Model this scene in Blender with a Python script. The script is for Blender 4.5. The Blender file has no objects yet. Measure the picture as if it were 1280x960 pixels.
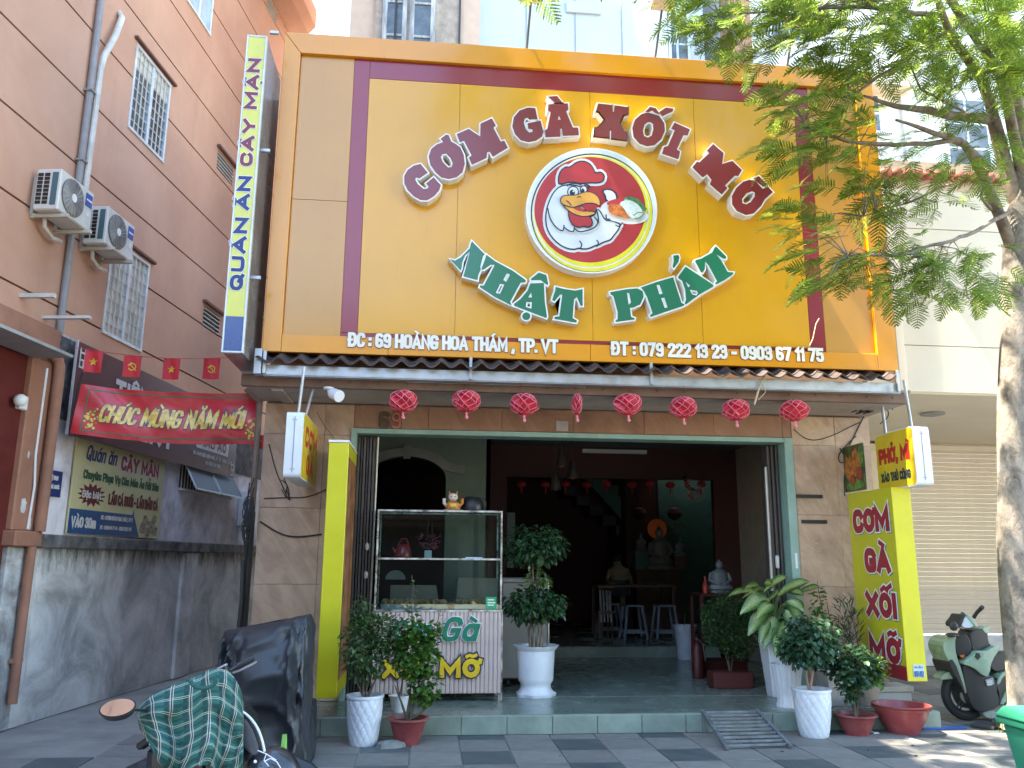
import bpy, bmesh, math, random, unicodedata
from math import radians as R, sin, cos, pi, atan2, sqrt
from mathutils import Vector as V, Matrix, noise
from mathutils.geometry import tessellate_polygon
S = bpy.context.scene
COL = S.collection
random.seed(7)
# ------------------------------------------------------------------ camera
CAM = V((0, 0, 1.6))
F, PITCH, YAW, ROLL = 1040.0, 0.21046, 0.09918, 0.00754
_fw = V((sin(YAW)*cos(PITCH), cos(YAW)*cos(PITCH), sin(PITCH)))
_r0 = V((cos(YAW), -sin(YAW), 0)); _u0 = _r0.cross(_fw)
_rt = cos(ROLL)*_r0 + sin(ROLL)*_u0
_up = -sin(ROLL)*_r0 + cos(ROLL)*_u0
cd = bpy.data.cameras.new('camera'); cam = bpy.data.objects.new('camera', cd); COL.objects.link(cam)
cd.sensor_width = 36; cd.lens = F/1280*36; cd.clip_end = 3000; cd.clip_start = .05
m = Matrix((_rt, _up, -_fw)).transposed().to_4x4(); m.translation = CAM
cam.matrix_world = m; S.camera = cam
# ------------------------------------------------------------------ sky, sun, exposure
SUN_EL, SUN_AZ = R(63), R(-94)          # azimuth measured from +Y (into the building) towards +X
w = bpy.data.worlds.new('World'); S.world = w; w.use_nodes = True
nt = w.node_tree; bg = nt.nodes['Background']
sky = nt.nodes.new('ShaderNodeTexSky'); sky.sky_type = 'NISHITA'; sky.sun_disc = False
sky.sun_elevation = SUN_EL; sky.sun_rotation = SUN_AZ; sky.dust_density = 0; sky.air_density = 1.0; sky.ozone_density = 3.0
nt.links.new(sky.outputs[0], bg.inputs[0]); bg.inputs[1].default_value = 0.15
sd = bpy.data.lights.new('sun', 'SUN'); sd.energy = 3.5; sd.angle = R(.53); sd.color = (1, .95, .87)
sun = bpy.data.objects.new('sun', sd); COL.objects.link(sun)
sdir = V((sin(SUN_AZ)*cos(SUN_EL), cos(SUN_AZ)*cos(SUN_EL), sin(SUN_EL)))
sun.rotation_euler = sdir.to_track_quat('Z', 'Y').to_euler()
S.view_settings.view_transform = 'Standard'; S.view_settings.look = 'None'
S.view_settings.gamma = 1; S.view_settings.use_curve_mapping = False
S.view_settings.exposure = 3.12
S.view_settings.use_white_balance = True; S.view_settings.white_balance_temperature = 7400; S.view_settings.white_balance_tint = 8
S.cycles.max_bounces = 8; S.cycles.diffuse_bounces = 4; S.cycles.transparent_max_bounces = 12
try: S.cycles.use_denoising = True
except Exception: pass
# ------------------------------------------------------------------ surveying the photograph: a sight line cut with a real plane
def ray(px, py): return (_fw + (px-640)/F*_rt - (py-480)/F*_up).normalized()
def onY(px, py, Y): d = ray(px, py); return CAM + d*((Y-CAM.y)/d.y)
def onZ(px, py, Z=0.): d = ray(px, py); return CAM + d*((Z-CAM.z)/d.z)
def onX(px, py, X): d = ray(px, py); return CAM + d*((X-CAM.x)/d.x)
# ------------------------------------------------------------------ materials
def N(nt, t, **k):
    n = nt.nodes.new(t)
    for a, b in k.items():
        if a.startswith('i_'):
            n.inputs[a[2:].replace('_', ' ')].default_value = b
        else: setattr(n, a, b)
    return n
def c4(c): return (c[0], c[1], c[2], 1)
def new_mat(name):
    m = bpy.data.materials.new(name); m.use_nodes = True
    nt = m.node_tree; return m, nt, nt.nodes['Principled BSDF']
def mixc(nt, fac, a, b, bt='MIX'):
    n = nt.nodes.new('ShaderNodeMix'); n.data_type = 'RGBA'; n.blend_type = bt
    for s, v in ((n.inputs[0], fac), (n.inputs[6], a), (n.inputs[7], b)):
        if hasattr(v, 'is_linked') or hasattr(v, 'links'): nt.links.new(v, s)
        elif isinstance(v, (int, float)): s.default_value = v
        else: s.default_value = c4(v)
    return n.outputs[2]
def ramp(nt, src, stops):
    n = nt.nodes.new('ShaderNodeValToRGB'); e = n.color_ramp.elements
    while len(e) < len(stops): e.new(.5)
    for k, (p, c) in enumerate(stops):
        e[k].position = p; e[k].color = c4(c) if not isinstance(c, (int, float)) else (c, c, c, 1)
    nt.links.new(src, n.inputs[0]); return n.outputs[0]
def coords(nt, scale=(1, 1, 1), kind='Object', rot=(0, 0, 0)):
    tc = nt.nodes.new('ShaderNodeTexCoord'); mp = nt.nodes.new('ShaderNodeMapping')
    mp.inputs['Scale'].default_value = scale; mp.inputs['Rotation'].default_value = rot
    nt.links.new(tc.outputs[kind], mp.inputs[0]); return mp.outputs[0]
def noisef(nt, co, scale=5, detail=4, rough=.6, dist=0.):
    n = nt.nodes.new('ShaderNodeTexNoise'); n.inputs['Scale'].default_value = scale
    n.inputs['Detail'].default_value = detail; n.inputs['Roughness'].default_value = rough
    n.inputs['Distortion'].default_value = dist
    nt.links.new(co, n.inputs['Vector']); return n.outputs[0]
def bump(nt, b, src, strength=.3, dist=.01):
    n = nt.nodes.new('ShaderNodeBump'); n.inputs['Strength'].default_value = strength
    n.inputs['Distance'].default_value = dist
    nt.links.new(src, n.inputs['Height']); nt.links.new(n.outputs[0], b.inputs['Normal'])
_mc = {}
def mat(name, col, rough=.6, metal=0., var=.12, scale=6., bmp=0., bscale=40., dirt=0., dcol=(.05, .045, .04), dscale=2.5,
        spec=.5, coat=0., rnd=0., trans=0., stretch=(1, 1, 1), emit=0., alpha=1.):
    if name in _mc: return _mc[name]
    m, nt, b = new_mat(name); _mc[name] = m
    co = coords(nt, stretch)
    n = noisef(nt, co, scale, 5, .6)
    lo = [max(0, c*(1-var*1.6)) for c in col]; hi = [min(1, c*(1+var)) for c in col]
    c = ramp(nt, n, [(.3, lo), (.7, hi)])
    if rnd:
        oi = N(nt, 'ShaderNodeObjectInfo'); ge = N(nt, 'ShaderNodeNewGeometry')
        ad = N(nt, 'ShaderNodeMath', operation='ADD'); fr = N(nt, 'ShaderNodeMath', operation='FRACT')
        nt.links.new(oi.outputs['Random'], ad.inputs[0]); nt.links.new(ge.outputs['Random Per Island'], ad.inputs[1])
        nt.links.new(ad.outputs[0], fr.inputs[0])
        g = ramp(nt, fr.outputs[0], [(0, 1-rnd), (1, 1.0)])
        c = mixc(nt, 1.0, c, g, 'MULTIPLY')
    if dirt:
        d = noisef(nt, co, dscale, 8, .7, .4)
        f = ramp(nt, d, [(.45, 0.), (.75, dirt)])
        c = mixc(nt, f, c, dcol)
    nt.links.new(c, b.inputs['Base Color'])
    b.inputs['Metallic'].default_value = metal
    rr = ramp(nt, n, [(.3, max(.02, rough-.07)), (.7, min(1, rough+.07))]); nt.links.new(rr, b.inputs['Roughness'])
    b.inputs['Specular IOR Level'].default_value = spec
    b.inputs['Coat Weight'].default_value = coat; b.inputs['Coat Roughness'].default_value = .12
    if trans: b.inputs['Transmission Weight'].default_value = trans
    if bmp: bump(nt, b, noisef(nt, coords(nt), bscale, 6, .65), bmp, .01)
    if emit:
        nt.links.new(c, b.inputs['Emission Color']); b.inputs['Emission Strength'].default_value = emit
    return m
def leafmat(name, c1, c2, rough=.45, tr=.35, c3=None):
    c1, c2, c3 = [tuple(x*1.3 for x in c) if c and name != 'frond_green' else c for c in (c1, c2, c3)]
    m, nt, b = new_mat(name)
    ge = N(nt, 'ShaderNodeNewGeometry'); oi = N(nt, 'ShaderNodeObjectInfo')
    ad = N(nt, 'ShaderNodeMath', operation='ADD'); fr = N(nt, 'ShaderNodeMath', operation='FRACT')
    nt.links.new(oi.outputs['Random'], ad.inputs[0]); nt.links.new(ge.outputs['Random Per Island'], ad.inputs[1])
    nt.links.new(ad.outputs[0], fr.inputs[0])
    c = ramp(nt, fr.outputs[0], [(0, c1), (.8, c2), (1, c3 or c2)])
    n = noisef(nt, coords(nt), 3, 3); c = mixc(nt, n, c, [x*.6 for x in c1])
    nt.links.new(c, b.inputs['Base Color']); b.inputs['Roughness'].default_value = rough
    t = N(nt, 'ShaderNodeBsdfTranslucent'); mx = N(nt, 'ShaderNodeMixShader'); mx.inputs[0].default_value = tr
    c2_ = mixc(nt, 1.0, c, (1.0, 1.0, .55), 'MULTIPLY')
    gm = N(nt, 'ShaderNodeGamma'); gm.inputs[1].default_value = .75; nt.links.new(c2_, gm.inputs[0])
    nt.links.new(gm.outputs[0], t.inputs[0])
    out = nt.nodes['Material Output']; nt.links.new(b.outputs[0], mx.inputs[1]); nt.links.new(t.outputs[0], mx.inputs[2])
    nt.links.new(mx.outputs[0], out.inputs[0]); return m
def glassmat(name, tint=(.9, .95, .95), refl=.5):
    m, nt, b = new_mat(name); out = nt.nodes['Material Output']
    tr = N(nt, 'ShaderNodeBsdfTransparent'); tr.inputs[0].default_value = c4(tint)
    gl = N(nt, 'ShaderNodeBsdfGlossy'); gl.inputs['Roughness'].default_value = .02
    fr = N(nt, 'ShaderNodeFresnel'); fr.inputs[0].default_value = 1.5
    mu = N(nt, 'ShaderNodeMath', operation='MULTIPLY'); mu.inputs[1].default_value = refl*2
    nt.links.new(fr.outputs[0], mu.inputs[0])
    mx = N(nt, 'ShaderNodeMixShader'); nt.links.new(mu.outputs[0], mx.inputs[0])
    nt.links.new(tr.outputs[0], mx.inputs[1]); nt.links.new(gl.outputs[0], mx.inputs[2]); nt.links.new(mx.outputs[0], out.inputs[0])
    return m
# ------------------------------------------------------------------ mesh collector
class MB:
    def __init__(s, T=None): s.v = []; s.f = []; s.mi = []; s.uv = {}; s.T = T
    def add(s, vs, fs, mi=0):
        o = len(s.v)
        s.v += [tuple(s.T @ V(p)) if s.T else tuple(p) for p in vs]
        s.f += [tuple(i+o for i in f) for f in fs]; s.mi += [mi]*len(fs); return o
    def box(s, x0, x1, y0, y1, z0, z1, mi=0):
        return s.add([(x, y, z) for x in (x0, x1) for y in (y0, y1) for z in (z0, z1)],
                     [(0, 1, 3, 2), (4, 6, 7, 5), (0, 4, 5, 1), (2, 3, 7, 6), (0, 2, 6, 4), (1, 5, 7, 3)], mi)
    def obox(s, c, sz, rot=None, mi=0):
        c = V(c); M = rot or Matrix.Identity(3); h = V(sz)/2
        vs = [c + M @ V((x*h.x, y*h.y, z*h.z)) for x in (-1, 1) for y in (-1, 1) for z in (-1, 1)]
        return s.add(vs, [(0, 1, 3, 2), (4, 6, 7, 5), (0, 4, 5, 1), (2, 3, 7, 6), (0, 2, 6, 4), (1, 5, 7, 3)], mi)
    def hexa(s, p, mi=0):   # 8 corners: bottom 4 ccw then top 4
        return s.add(p, [(3, 2, 1, 0), (4, 5, 6, 7), (0, 1, 5, 4), (1, 2, 6, 5), (2, 3, 7, 6), (3, 0, 4, 7)], mi)
    def tube(s, pts, r, n=8, mi=0, cap=True):
        pts = [V(p) for p in pts]; rs = r if isinstance(r, (list, tuple)) else [r]*len(pts)
        vs = []; pv = None
        for i, p in enumerate(pts):
            t = (pts[min(i+1, len(pts)-1)] - pts[max(i-1, 0)])
            t = t.normalized() if t.length > 1e-9 else V((0, 0, 1))
            a = pv if pv is not None else (V((0, 0, 1)) if abs(t.z) < .9 else V((1, 0, 0)))
            u = (a - t*a.dot(t)); u = u.normalized() if u.length > 1e-6 else t.orthogonal().normalized()
            pv = u; w_ = t.cross(u)
            vs += [p + (u*cos(2*pi*k/n) + w_*sin(2*pi*k/n))*rs[i] for k in range(n)]
        fs = [(i*n+k, i*n+(k+1) % n, (i+1)*n+(k+1) % n, (i+1)*n+k) for i in range(len(pts)-1) for k in range(n)]
        if cap: fs += [tuple(range(n-1, -1, -1)), tuple((len(pts)-1)*n+k for k in range(n))]
        return s.add(vs, fs, mi)
    def lathe(s, prof, c=(0, 0, 0), n=24, mi=0, fn=None, sx=1, sy=1):
        c = V(c); vs = []
        for j, (r, z) in enumerate(prof):
            for k in range(n):
                a = 2*pi*k/n; rr = fn(r, z, a, j) if fn else r
                vs.append(c + V((rr*cos(a)*sx, rr*sin(a)*sy, z)))
        fs = [(i*n+k, i*n+(k+1) % n, (i+1)*n+(k+1) % n, (i+1)*n+k) for i in range(len(prof)-1) for k in range(n)]
        if prof[0][0] > 1e-4: fs.append(tuple(range(n-1, -1, -1)))
        if prof[-1][0] > 1e-4: fs.append(tuple((len(prof)-1)*n+k for k in range(n)))
        return s.add(vs, fs, mi)
    def ball(s, c, r, n=12, mi=0, m=None):
        m = m or n//2+1; rx, ry, rz = r if isinstance(r, (list, tuple)) else (r, r, r)
        return s.lathe([(sin(pi*j/m)*1.0 if 0 < j < m else 1e-5, -cos(pi*j/m)*rz) for j in range(m+1)], c, n, mi, None, rx, ry)
    def prism(s, loops, fn, d0, d1, mi=0, back=True):
        """loops: outer + holes in 2D, fn(u, v, d) -> xyz; front face at d1"""
        fl = [p for l in loops for p in l]
        tris = tessellate_polygon([[V((p[0], p[1], 0)) for p in l] for l in loops]); n = len(fl)
        ar = sum(fl[t[0]][0]*(fl[t[1]][1]-fl[t[2]][1])+fl[t[1]][0]*(fl[t[2]][1]-fl[t[0]][1])+fl[t[2]][0]*(fl[t[0]][1]-fl[t[1]][1]) for t in tris[:1])
        fs = []
        for t in tris:
            a, b, c = t
            q = (fl[b][0]-fl[a][0])*(fl[c][1]-fl[a][1])-(fl[c][0]-fl[a][0])*(fl[b][1]-fl[a][1])
            if q < 0: a, c = c, a
            fs.append((a+n, b+n, c+n))
            if back: fs.append((c, b, a))
        o = 0
        for li, l in enumerate(loops):
            k = len(l); sa = sum(l[i][0]*l[(i+1) % k][1]-l[(i+1) % k][0]*l[i][1] for i in range(k))
            ccw = (sa > 0) == (li == 0)
            for i in range(k):
                a, b = o+i, o+(i+1) % k
                fs.append((a, b, b+n, a+n) if ccw else (b, a, a+n, b+n))
            o += k
        return s.add([fn(u, v, d0) for u, v in fl]+[fn(u, v, d1) for u, v in fl], fs, mi)
    def build(s, name, mats, parent=None, smooth=False, bevel=0., ang=35, seg=1, uv=None):
        me = bpy.data.meshes.new(name); me.from_pydata(s.v, [], s.f);
        for mm in (mats if isinstance(mats, (list, tuple)) else [mats]): me.materials.append(mm)
        if any(s.mi): me.polygons.foreach_set('material_index', s.mi)
        if uv:
            l = me.uv_layers.new(name='UVMap');
            for lp in me.loops: l.data[lp.index].uv = uv[lp.vertex_index]
        if smooth:
            me.polygons.foreach_set('use_smooth', [True]*len(me.polygons)); me.set_sharp_from_angle(angle=R(ang))
        me.update(); o = bpy.data.objects.new(name, me); COL.objects.link(o)
        if parent is not None: adopt(o, parent)
        if bevel:
            b = o.modifiers.new('bevel', 'BEVEL'); b.width = bevel; b.segments = seg; b.limit_method = 'ANGLE'; b.angle_limit = R(40)
        return o
_wm = {}
def adopt(o, p):
    o.parent = p
    o.matrix_parent_inverse = _wm.get(p.name, Matrix.Identity(4)).inverted() if p.type == 'EMPTY' else Matrix.Identity(4)
def thing(name, label, cat, loc=(0, 0, 0), group=None):
    o = bpy.data.objects.new(name, None); COL.objects.link(o); o.location = loc; o.empty_display_size = .1
    _wm[o.name] = Matrix.Translation(V(loc)); o['label'] = label; o['category'] = cat
    if group: o['group'] = group
    return o
def tag(o, label, cat, group=None, kind=None):
    if kind in ('structure',): o['kind'] = kind; o['label'] = label; return o
    o['label'] = label; o['category'] = cat
    if group: o['group'] = group
    if kind: o['kind'] = kind
    return o
def struct(o): o['kind'] = 'structure'; return o
def stuff(o): o['kind'] = 'stuff'; return o
def copy_thing(root, loc=None, dloc=None, label=None, rotz=None, scale=None):
    r = root.copy(); COL.objects.link(r)
    if dloc is not None: r.location = root.location + V(dloc)
    if loc is not None: r.location = loc
    if rotz is not None: r.rotation_euler = (0, 0, rotz)
    if scale is not None: r.scale = scale if isinstance(scale, (tuple, list)) else (scale,)*3
    if label: r['label'] = label
    def rec(src, dst):
        for ch in list(src.children):
            c = ch.copy(); COL.objects.link(c); c.parent = dst; c.matrix_parent_inverse = ch.matrix_parent_inverse.copy(); rec(ch, c)
    rec(root, r); return r
def linkcopy(o, parent, loc):
    c = o.copy(); COL.objects.link(c); c.parent = parent; c.matrix_parent_inverse = o.matrix_parent_inverse.copy(); c.location = loc; return c
# ------------------------------------------------------------------ 2D outline helpers
def area(l): return sum(l[i][0]*l[(i+1) % len(l)][1]-l[(i+1) % len(l)][0]*l[i][1] for i in range(len(l)))/2
def offset(l, d):
    """grow (d>0) a loop outwards by d with limited mitres"""
    if area(l) < 0: l = l[::-1]
    n = len(l); out = []
    for i in range(n):
        p0, p, p1 = V(l[i-1]), V(l[i]), V(l[(i+1) % n])
        a = (p-p0); b = (p1-p)
        if a.length < 1e-7 or b.length < 1e-7: out.append(tuple(p)); continue
        a.normalize(); b.normalize(); n1 = V((a.y, -a.x)); n2 = V((b.y, -b.x)); mm = n1+n2
        if mm.length < .3: mm = n1 if mm.length < 1e-6 else mm.normalized()*1.6
        else: mm = mm.normalized()/max(.62, mm.normalized().dot(n1))
        out.append((p.x+mm.x*d, p.y+mm.y*d))
    return out
def smoothloop(l, it=2, closed=True):
    for _ in range(it):
        o = []
        n = len(l)
        rng = range(n) if closed else range(n-1)
        if not closed: o.append(tuple(l[0]))
        for i in rng:
            a, b = l[i], l[(i+1) % n]
            o.append((a[0]*.75+b[0]*.25, a[1]*.75+b[1]*.25)); o.append((a[0]*.25+b[0]*.75, a[1]*.25+b[1]*.75))
        if not closed: o.append(tuple(l[-1]))
        l = o
    return l
def ribbon(mb, pts, w, fn, d0, d1, closed=False, mi=0, ext=True):
    P = []
    for p in pts:
        if not P or (V(p)-P[-1]).length > 1e-6: P.append(V(p))
    if closed and (P[0]-P[-1]).length < 1e-6: P.pop()
    n = len(P)
    if n < 2: return
    if not closed and ext:
        a = (P[0]-P[1]); b = (P[-1]-P[-2])
        if a.length > 1e-9: P[0] = P[0]+a.normalized()*w/2*.98
        if b.length > 1e-9: P[-1] = P[-1]+b.normalized()*w/2*.98
    L = []; Rr = []
    for i in range(n):
        pa = P[i-1] if (i > 0 or closed) else None; pb = P[(i+1) % n] if (i < n-1 or closed) else None
        if pa is None: t1 = t2 = (pb-P[i])
        elif pb is None: t1 = t2 = (P[i]-pa)
        else: t1 = P[i]-pa; t2 = pb-P[i]
        t1 = t1.normalized() if t1.length > 1e-9 else V((1, 0)); t2 = t2.normalized() if t2.length > 1e-9 else t1
        n1 = V((-t1.y, t1.x)); n2 = V((-t2.y, t2.x)); mm = n1+n2
        mm = mm.normalized() if mm.length > 1e-6 else n1
        k = 1/max(.45, mm.dot(n1)); L.append(P[i]+mm*k*w/2); Rr.append(P[i]-mm*k*w/2)
    m_ = n if closed else n-1
    vs = [fn(p.x, p.y, d1) for p in L]+[fn(p.x, p.y, d1) for p in Rr]+[fn(p.x, p.y, d0) for p in L]+[fn(p.x, p.y, d0) for p in Rr]
    fs = []
    for i in range(m_):
        j = (i+1) % n
        fs += [(n+i, n+j, j, i), (2*n+i, i, j, 2*n+j), (n+i, 3*n+i, 3*n+j, n+j)]
    if not closed: fs += [(0, 2*n, 3*n, n), (2*n-1, 4*n-1, 3*n-1, n-1)]
    mb.add(vs, fs, mi)
# ------------------------------------------------------------------ a bold stroke alphabet
GL = {
 'A': (.7, "0,0 .35,1 .7,0;.14,.3 .56,.3"), 'B': (.6, "0,0 0,1;~0,1 .55,1 .55,.53 0,.53;~0,.53 .62,.53 .62,0 0,0"),
 'C': (.56, "~.58,.80 .5,1 0,1 0,0 .5,0 .58,.20"), 'D': (.62, "0,0 0,1;~0,1 .62,1 .62,0 0,0"), 'E': (.5, ".5,1 0,1 0,0 .5,0;0,.5 .42,.5"),
 'G': (.6, "~.6,.80 .5,1 0,1 0,0 .5,0 .6,.12 .6,.42;.36,.44 .6,.44"), 'H': (.62, "0,0 0,1;.62,0 .62,1;0,.5 .62,.5"), 'I': (0, "0,0 0,1"),
 'K': (.6, "0,0 0,1;.6,1 .02,.45;.2,.6 .6,0"), 'L': (.48, "0,1 0,0 .48,0"), 'M': (.8, "0,0 0,1 .4,.25 .8,1 .8,0"), 'N': (.64, "0,0 0,1 .64,0 .64,1"),
 'O': (.62, "@0,1 0,0 .62,0 .62,1"), 'P': (.58, "0,0 0,1;~0,1 .6,1 .6,.42 0,.42"), 'Q': (.62, "@0,1 0,0 .62,0 .62,1;.38,.25 .66,-.08"),
 'R': (.6, "0,0 0,1;~0,1 .58,1 .58,.48 0,.48;.3,.48 .6,0"), 'S': (.55, "~.53,.82 .45,1 0,1 0,.52 .55,.5 .55,0 .08,0 .0,.18"), 'T': (.6, "0,1 .6,1;.3,1 .3,0"),
 'U': (.6, "~0,1 0,.5 0,0 .6,0 .6,.5 .6,1"), 'V': (.7, "0,1 .35,0 .7,1"), 'X': (.66, "0,0 .66,1;0,1 .66,0"), 'Y': (.66, "0,1 .33,.45 .66,1;.33,.45 .33,0"),
 'Z': (.55, "0,1 .55,1 0,0 .55,0"),
 '0': (.54, "@0,1 0,0 .54,0 .54,1"), '1': (.2, "0,.78 .2,1 .2,0"), '2': (.52, "~0,.80 .06,1 .52,1 .52,.6 .1,.25 .04,.02;.0,0 .52,0"), '3': (.52, "~0,.84 .08,1 .52,1 .5,.53 .22,.53;~.22,.53 .55,.53 .55,0 .08,0 0,.16"),
 '4': (.58, ".42,0 .42,1 0,.3 .58,.3"), '5': (.52, ".5,1 .05,1 .02,.55;~.02,.55 .52,.68 .56,0 .08,0 0,.15"), '6': (.54, "@0,.55 0,0 .54,0 .54,.55;~.5,.92 .4,1 0,1 0,.5 0,.28"),
 '7': (.52, "0,1 .52,1 .18,0"), '8': (.54, "@.02,1 .02,.53 .52,.53 .52,1;@0,.53 0,0 .54,0 .54,.53"), '9': (.54, "@0,1 0,.45 .54,.45 .54,1;~.04,.08 .14,0 .54,0 .54,.5 .54,.72"),
 ':': (0, "0,.12 0,.14;0,.6 0,.62"), '.': (0, "0,0 0,.02"), ',': (.06, ".06,.02 0,-.18"), '-': (.3, "0,.42 .3,.42"), '/': (.3, "0,0 .3,1"),
 'a': (.5, "@0,.68 0,0 .5,0 .5,.68;.5,0 .5,.66"), 'b': (.5, "0,0 0,1;@0,.66 0,0 .5,0 .5,.66"), 'c': (.46, "~.46,.5 .44,.68 0,.68 0,0 .46,0 .46,.18"),
 'e': (.48, "~0,.34 .48,.34 .48,.7 0,.68 0,0 .48,0 .46,.15"), 'g': (.5, "@0,.66 0,0 .5,0 .5,.66;~.5,.66 .5,-.35 0,-.35 0,-.2"), 'h': (.48, "0,0 0,1;~0,.4 0,.7 .48,.7 .48,.3 .48,0"),
 'i': (0, "0,0 0,.62;0,.92 0,.94"), 'l': (0, "0,0 0,1"), 'm': (.76, "0,0 0,.66;~0,.4 0,.7 .38,.7 .38,.3 .38,0;~.38,.4 .38,.7 .76,.7 .76,.3 .76,0"), 'n': (.46, "0,0 0,.66;~0,.4 0,.7 .46,.7 .46,.3 .46,0"),
 'o': (.5, "@0,.68 0,0 .5,0 .5,.68"), 'p': (.5, "0,.66 0,-.35;@0,.66 0,0 .5,0 .5,.66"), 'r': (.3, "0,0 0,.66;~0,.4 .02,.68 .3,.66"), 's': (.42, "~.42,.5 .42,.68 0,.68 0,.35 .42,.34 .42,0 0,0 0,.16"),
 't': (.34, "~.12,.95 .12,.4 .12,0 .34,0;0,.66 .32,.66"), 'u': (.46, "~0,.66 0,.3 0,0 .46,0 .46,.3;.46,0 .46,.66"), 'v': (.5, "0,.66 .25,0 .5,.66"), 'y': (.5, "0,.66 .27,.02;.5,.66 .18,-.35 0,-.35"),
}
MK = {'\u0300': "-.16,.22 .1,.05", '\u0301': "-.1,.05 .16,.22", '\u0302': "-.2,.04 0,.2 .2,.04", '\u0303': "-.22,.08 -.08,.18 .08,.08 .22,.18", '\u0306': "~-.18,.2 -.16,.04 .16,.04 .18,.2",
      '\u0309': "~-.06,.22 .1,.24 .1,.12 0,.04"}
def text(s, o, u, v, h, wt, mt, name='lettering', parent=None, width=None, cond=1., slant=0., gap=.32, depth=.004, d0=0., outline=None, ow=.2, mb=None, mi=0, seg=0):
    """stroke text; o = bottom left of the line, u/v = unit vectors; h cap height, wt stroke weight in metres"""
    o, u, v = V(o), V(u).normalized(), V(v).normalized(); nn = u.cross(v)
    x = 0.; items = []
    for ch in s:
        if ch == ' ': x += .42; continue
        dd = unicodedata.normalize('NFD', ch); b, marks = dd[0], dd[1:]; bar = False
        if b in 'Đđ': b = 'D'; bar = True
        if b not in GL: continue
        gw, st = GL[b]; items.append((x, gw, st, marks, bar, b)); x += gw+gap
    tot = x-gap
    k = (h-wt)                     # centreline scale
    sx = k*cond
    if width: sx = (width-wt)/max(tot, .01)
    wt = min(wt, max(sx*.45, .3*wt)) if sx < k else wt
    own = mb is None; mb = mb or MB(); jit = 0
    def fn(a, b_, d): return o + u*(a+wt/2+slant*b_) + v*(b_+wt/2) + nn*d
    def draw(st, ox, oy, sc=1., wm=1.):
        nonlocal jit
        for part in st.split(';'):
            cl = part[0] == '@'; sm = part[0] in '~@'; pts = [tuple(float(t) for t in p.split(',')) for p in part.lstrip('~@').split()]
            pts = [(ox+p[0]*sx*sc, oy+p[1]*k*sc) for p in pts]
            if sm:
                if cl:   # rounded rectangle
                    (x0, y1), (_, y0), (x1, _) = pts[0], pts[1], pts[2]; r = min(abs(x1-x0), abs(y1-y0))*.5; q = []
                    for cx, cy, a0 in ((x1-r, y1-r, 0), (x0+r, y1-r, 90), (x0+r, y0+r, 180), (x1-r, y0+r, 270)):
                        for t in range(4): a = R(a0+30*t); q.append((cx+r*cos(a), cy+r*sin(a)))
                    pts = q
                else: pts = smoothloop(pts, 2, False)
            jit = (jit+1) % 7
            if seg:
                q = []
                for i_ in range(len(pts)-(0 if cl else 1)):
                    a_, b__ = V(pts[i_]), V(pts[(i_+1) % len(pts)]); m_ = max(1, int((b__-a_).length/seg)); q += [tuple(a_.lerp(b__, t_/m_)) for t_ in range(m_)]
                if not cl: q.append(pts[-1])
                pts = q
            if outline: ribbon(mb, pts, wt*wm+ow*wt, fn, d0, d0+depth*.7+jit*.00011, cl, mi+1)
            ribbon(mb, pts, wt*wm, fn, d0+.0001, d0+depth+jit*.00013, cl, mi)
    for (x, gw, st, marks, bar, b) in items:
        draw(st, x*sx, 0)
        up_ = b.isupper() or b in 'bhltd'; top = k*1.0 if up_ else k*.68; cx = (x+gw/2)*sx
        stack = 0
        for mk in marks:
            if mk == '\u031b': draw(".0,0 .16,.02 .18,.16", (x+gw)*sx*1. - .04*sx, top-.1*k, 1., .75)
            elif mk == '\u0323': draw("0,0 0,.02", cx, -wt*1.35, 1., .85)
            elif mk in MK:
                ox = cx + (0 if not stack else .3*sx); draw(MK[mk], ox, top+wt*.62+(.02 if not stack else .1)*k, 1., .62); stack += 1
        if bar: draw("-.13,.5 .26,.5", x*sx, 0, 1., .7)
    if own: return mb.build(name, [mt, outline] if outline else mt, parent)
# ================================================================== materials shared
m_conc = mat('concrete_floor', (.27, .25, .225), .8, var=.18, scale=2.2, bmp=.25, bscale=50, dirt=.6, dcol=(.12, .115, .11), dscale=1.3)
m_tile = mat('paving_grey', (.24, .225, .20), .75, var=.22, scale=3, bmp=.2, bscale=70, dirt=.75, dcol=(.085, .075, .065), dscale=1.7, rnd=.22)
m_tiled = mat('paving_dark', (.092, .108, .108), .6, var=.2, scale=5, bmp=.15, bscale=70, dirt=.5, dcol=(.12, .11, .1), dscale=2.3, rnd=.2)
m_asph = mat('asphalt', (.09, .088, .085), .85, var=.2, scale=30, bmp=.5, bscale=150)
m_steel = mat('galvanised_steel', (.5, .52, .54), .42, .75, var=.12, scale=4, dirt=.5, dcol=(.16, .13, .1), dscale=3)
m_green = mat('green_step_paint', (.23, .29, .235), .45, var=.12, scale=3, bmp=.1, bscale=15, dirt=.55, dcol=(.08, .09, .08), dscale=2.2)
m_gfloor = mat('green_floor_tiles', (.20, .25, .21), .24, var=.12, scale=2, dirt=.35, dcol=(.07, .08, .07), dscale=1.5)
m_jamb = mat('green_door_paint', (.27, .42, .35), .5, var=.08, dirt=.35, dcol=(.12, .15, .12), dscale=4)
m_cream = mat('cream_paint', (.66, .58, .46), .7, var=.04, scale=1.2, dirt=.15, dcol=(.35, .3, .24), dscale=1)
m_white = mat('white_plastic', (.72, .73, .74), .4, var=.03)
m_dark = mat('black_plastic', (.015, .016, .018), .4, var=.1)
m_grey = mat('grey_paint', (.3, .3, .3), .6)
m_gold = mat('golden_paint', (.75, .5, .08), .4)
m_red = mat('red_paint', (.5, .03, .03), .5)
m_soil = mat('potting_soil', (.05, .035, .025), .95, var=.4, scale=40, bmp=.8, bscale=80)
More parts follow.
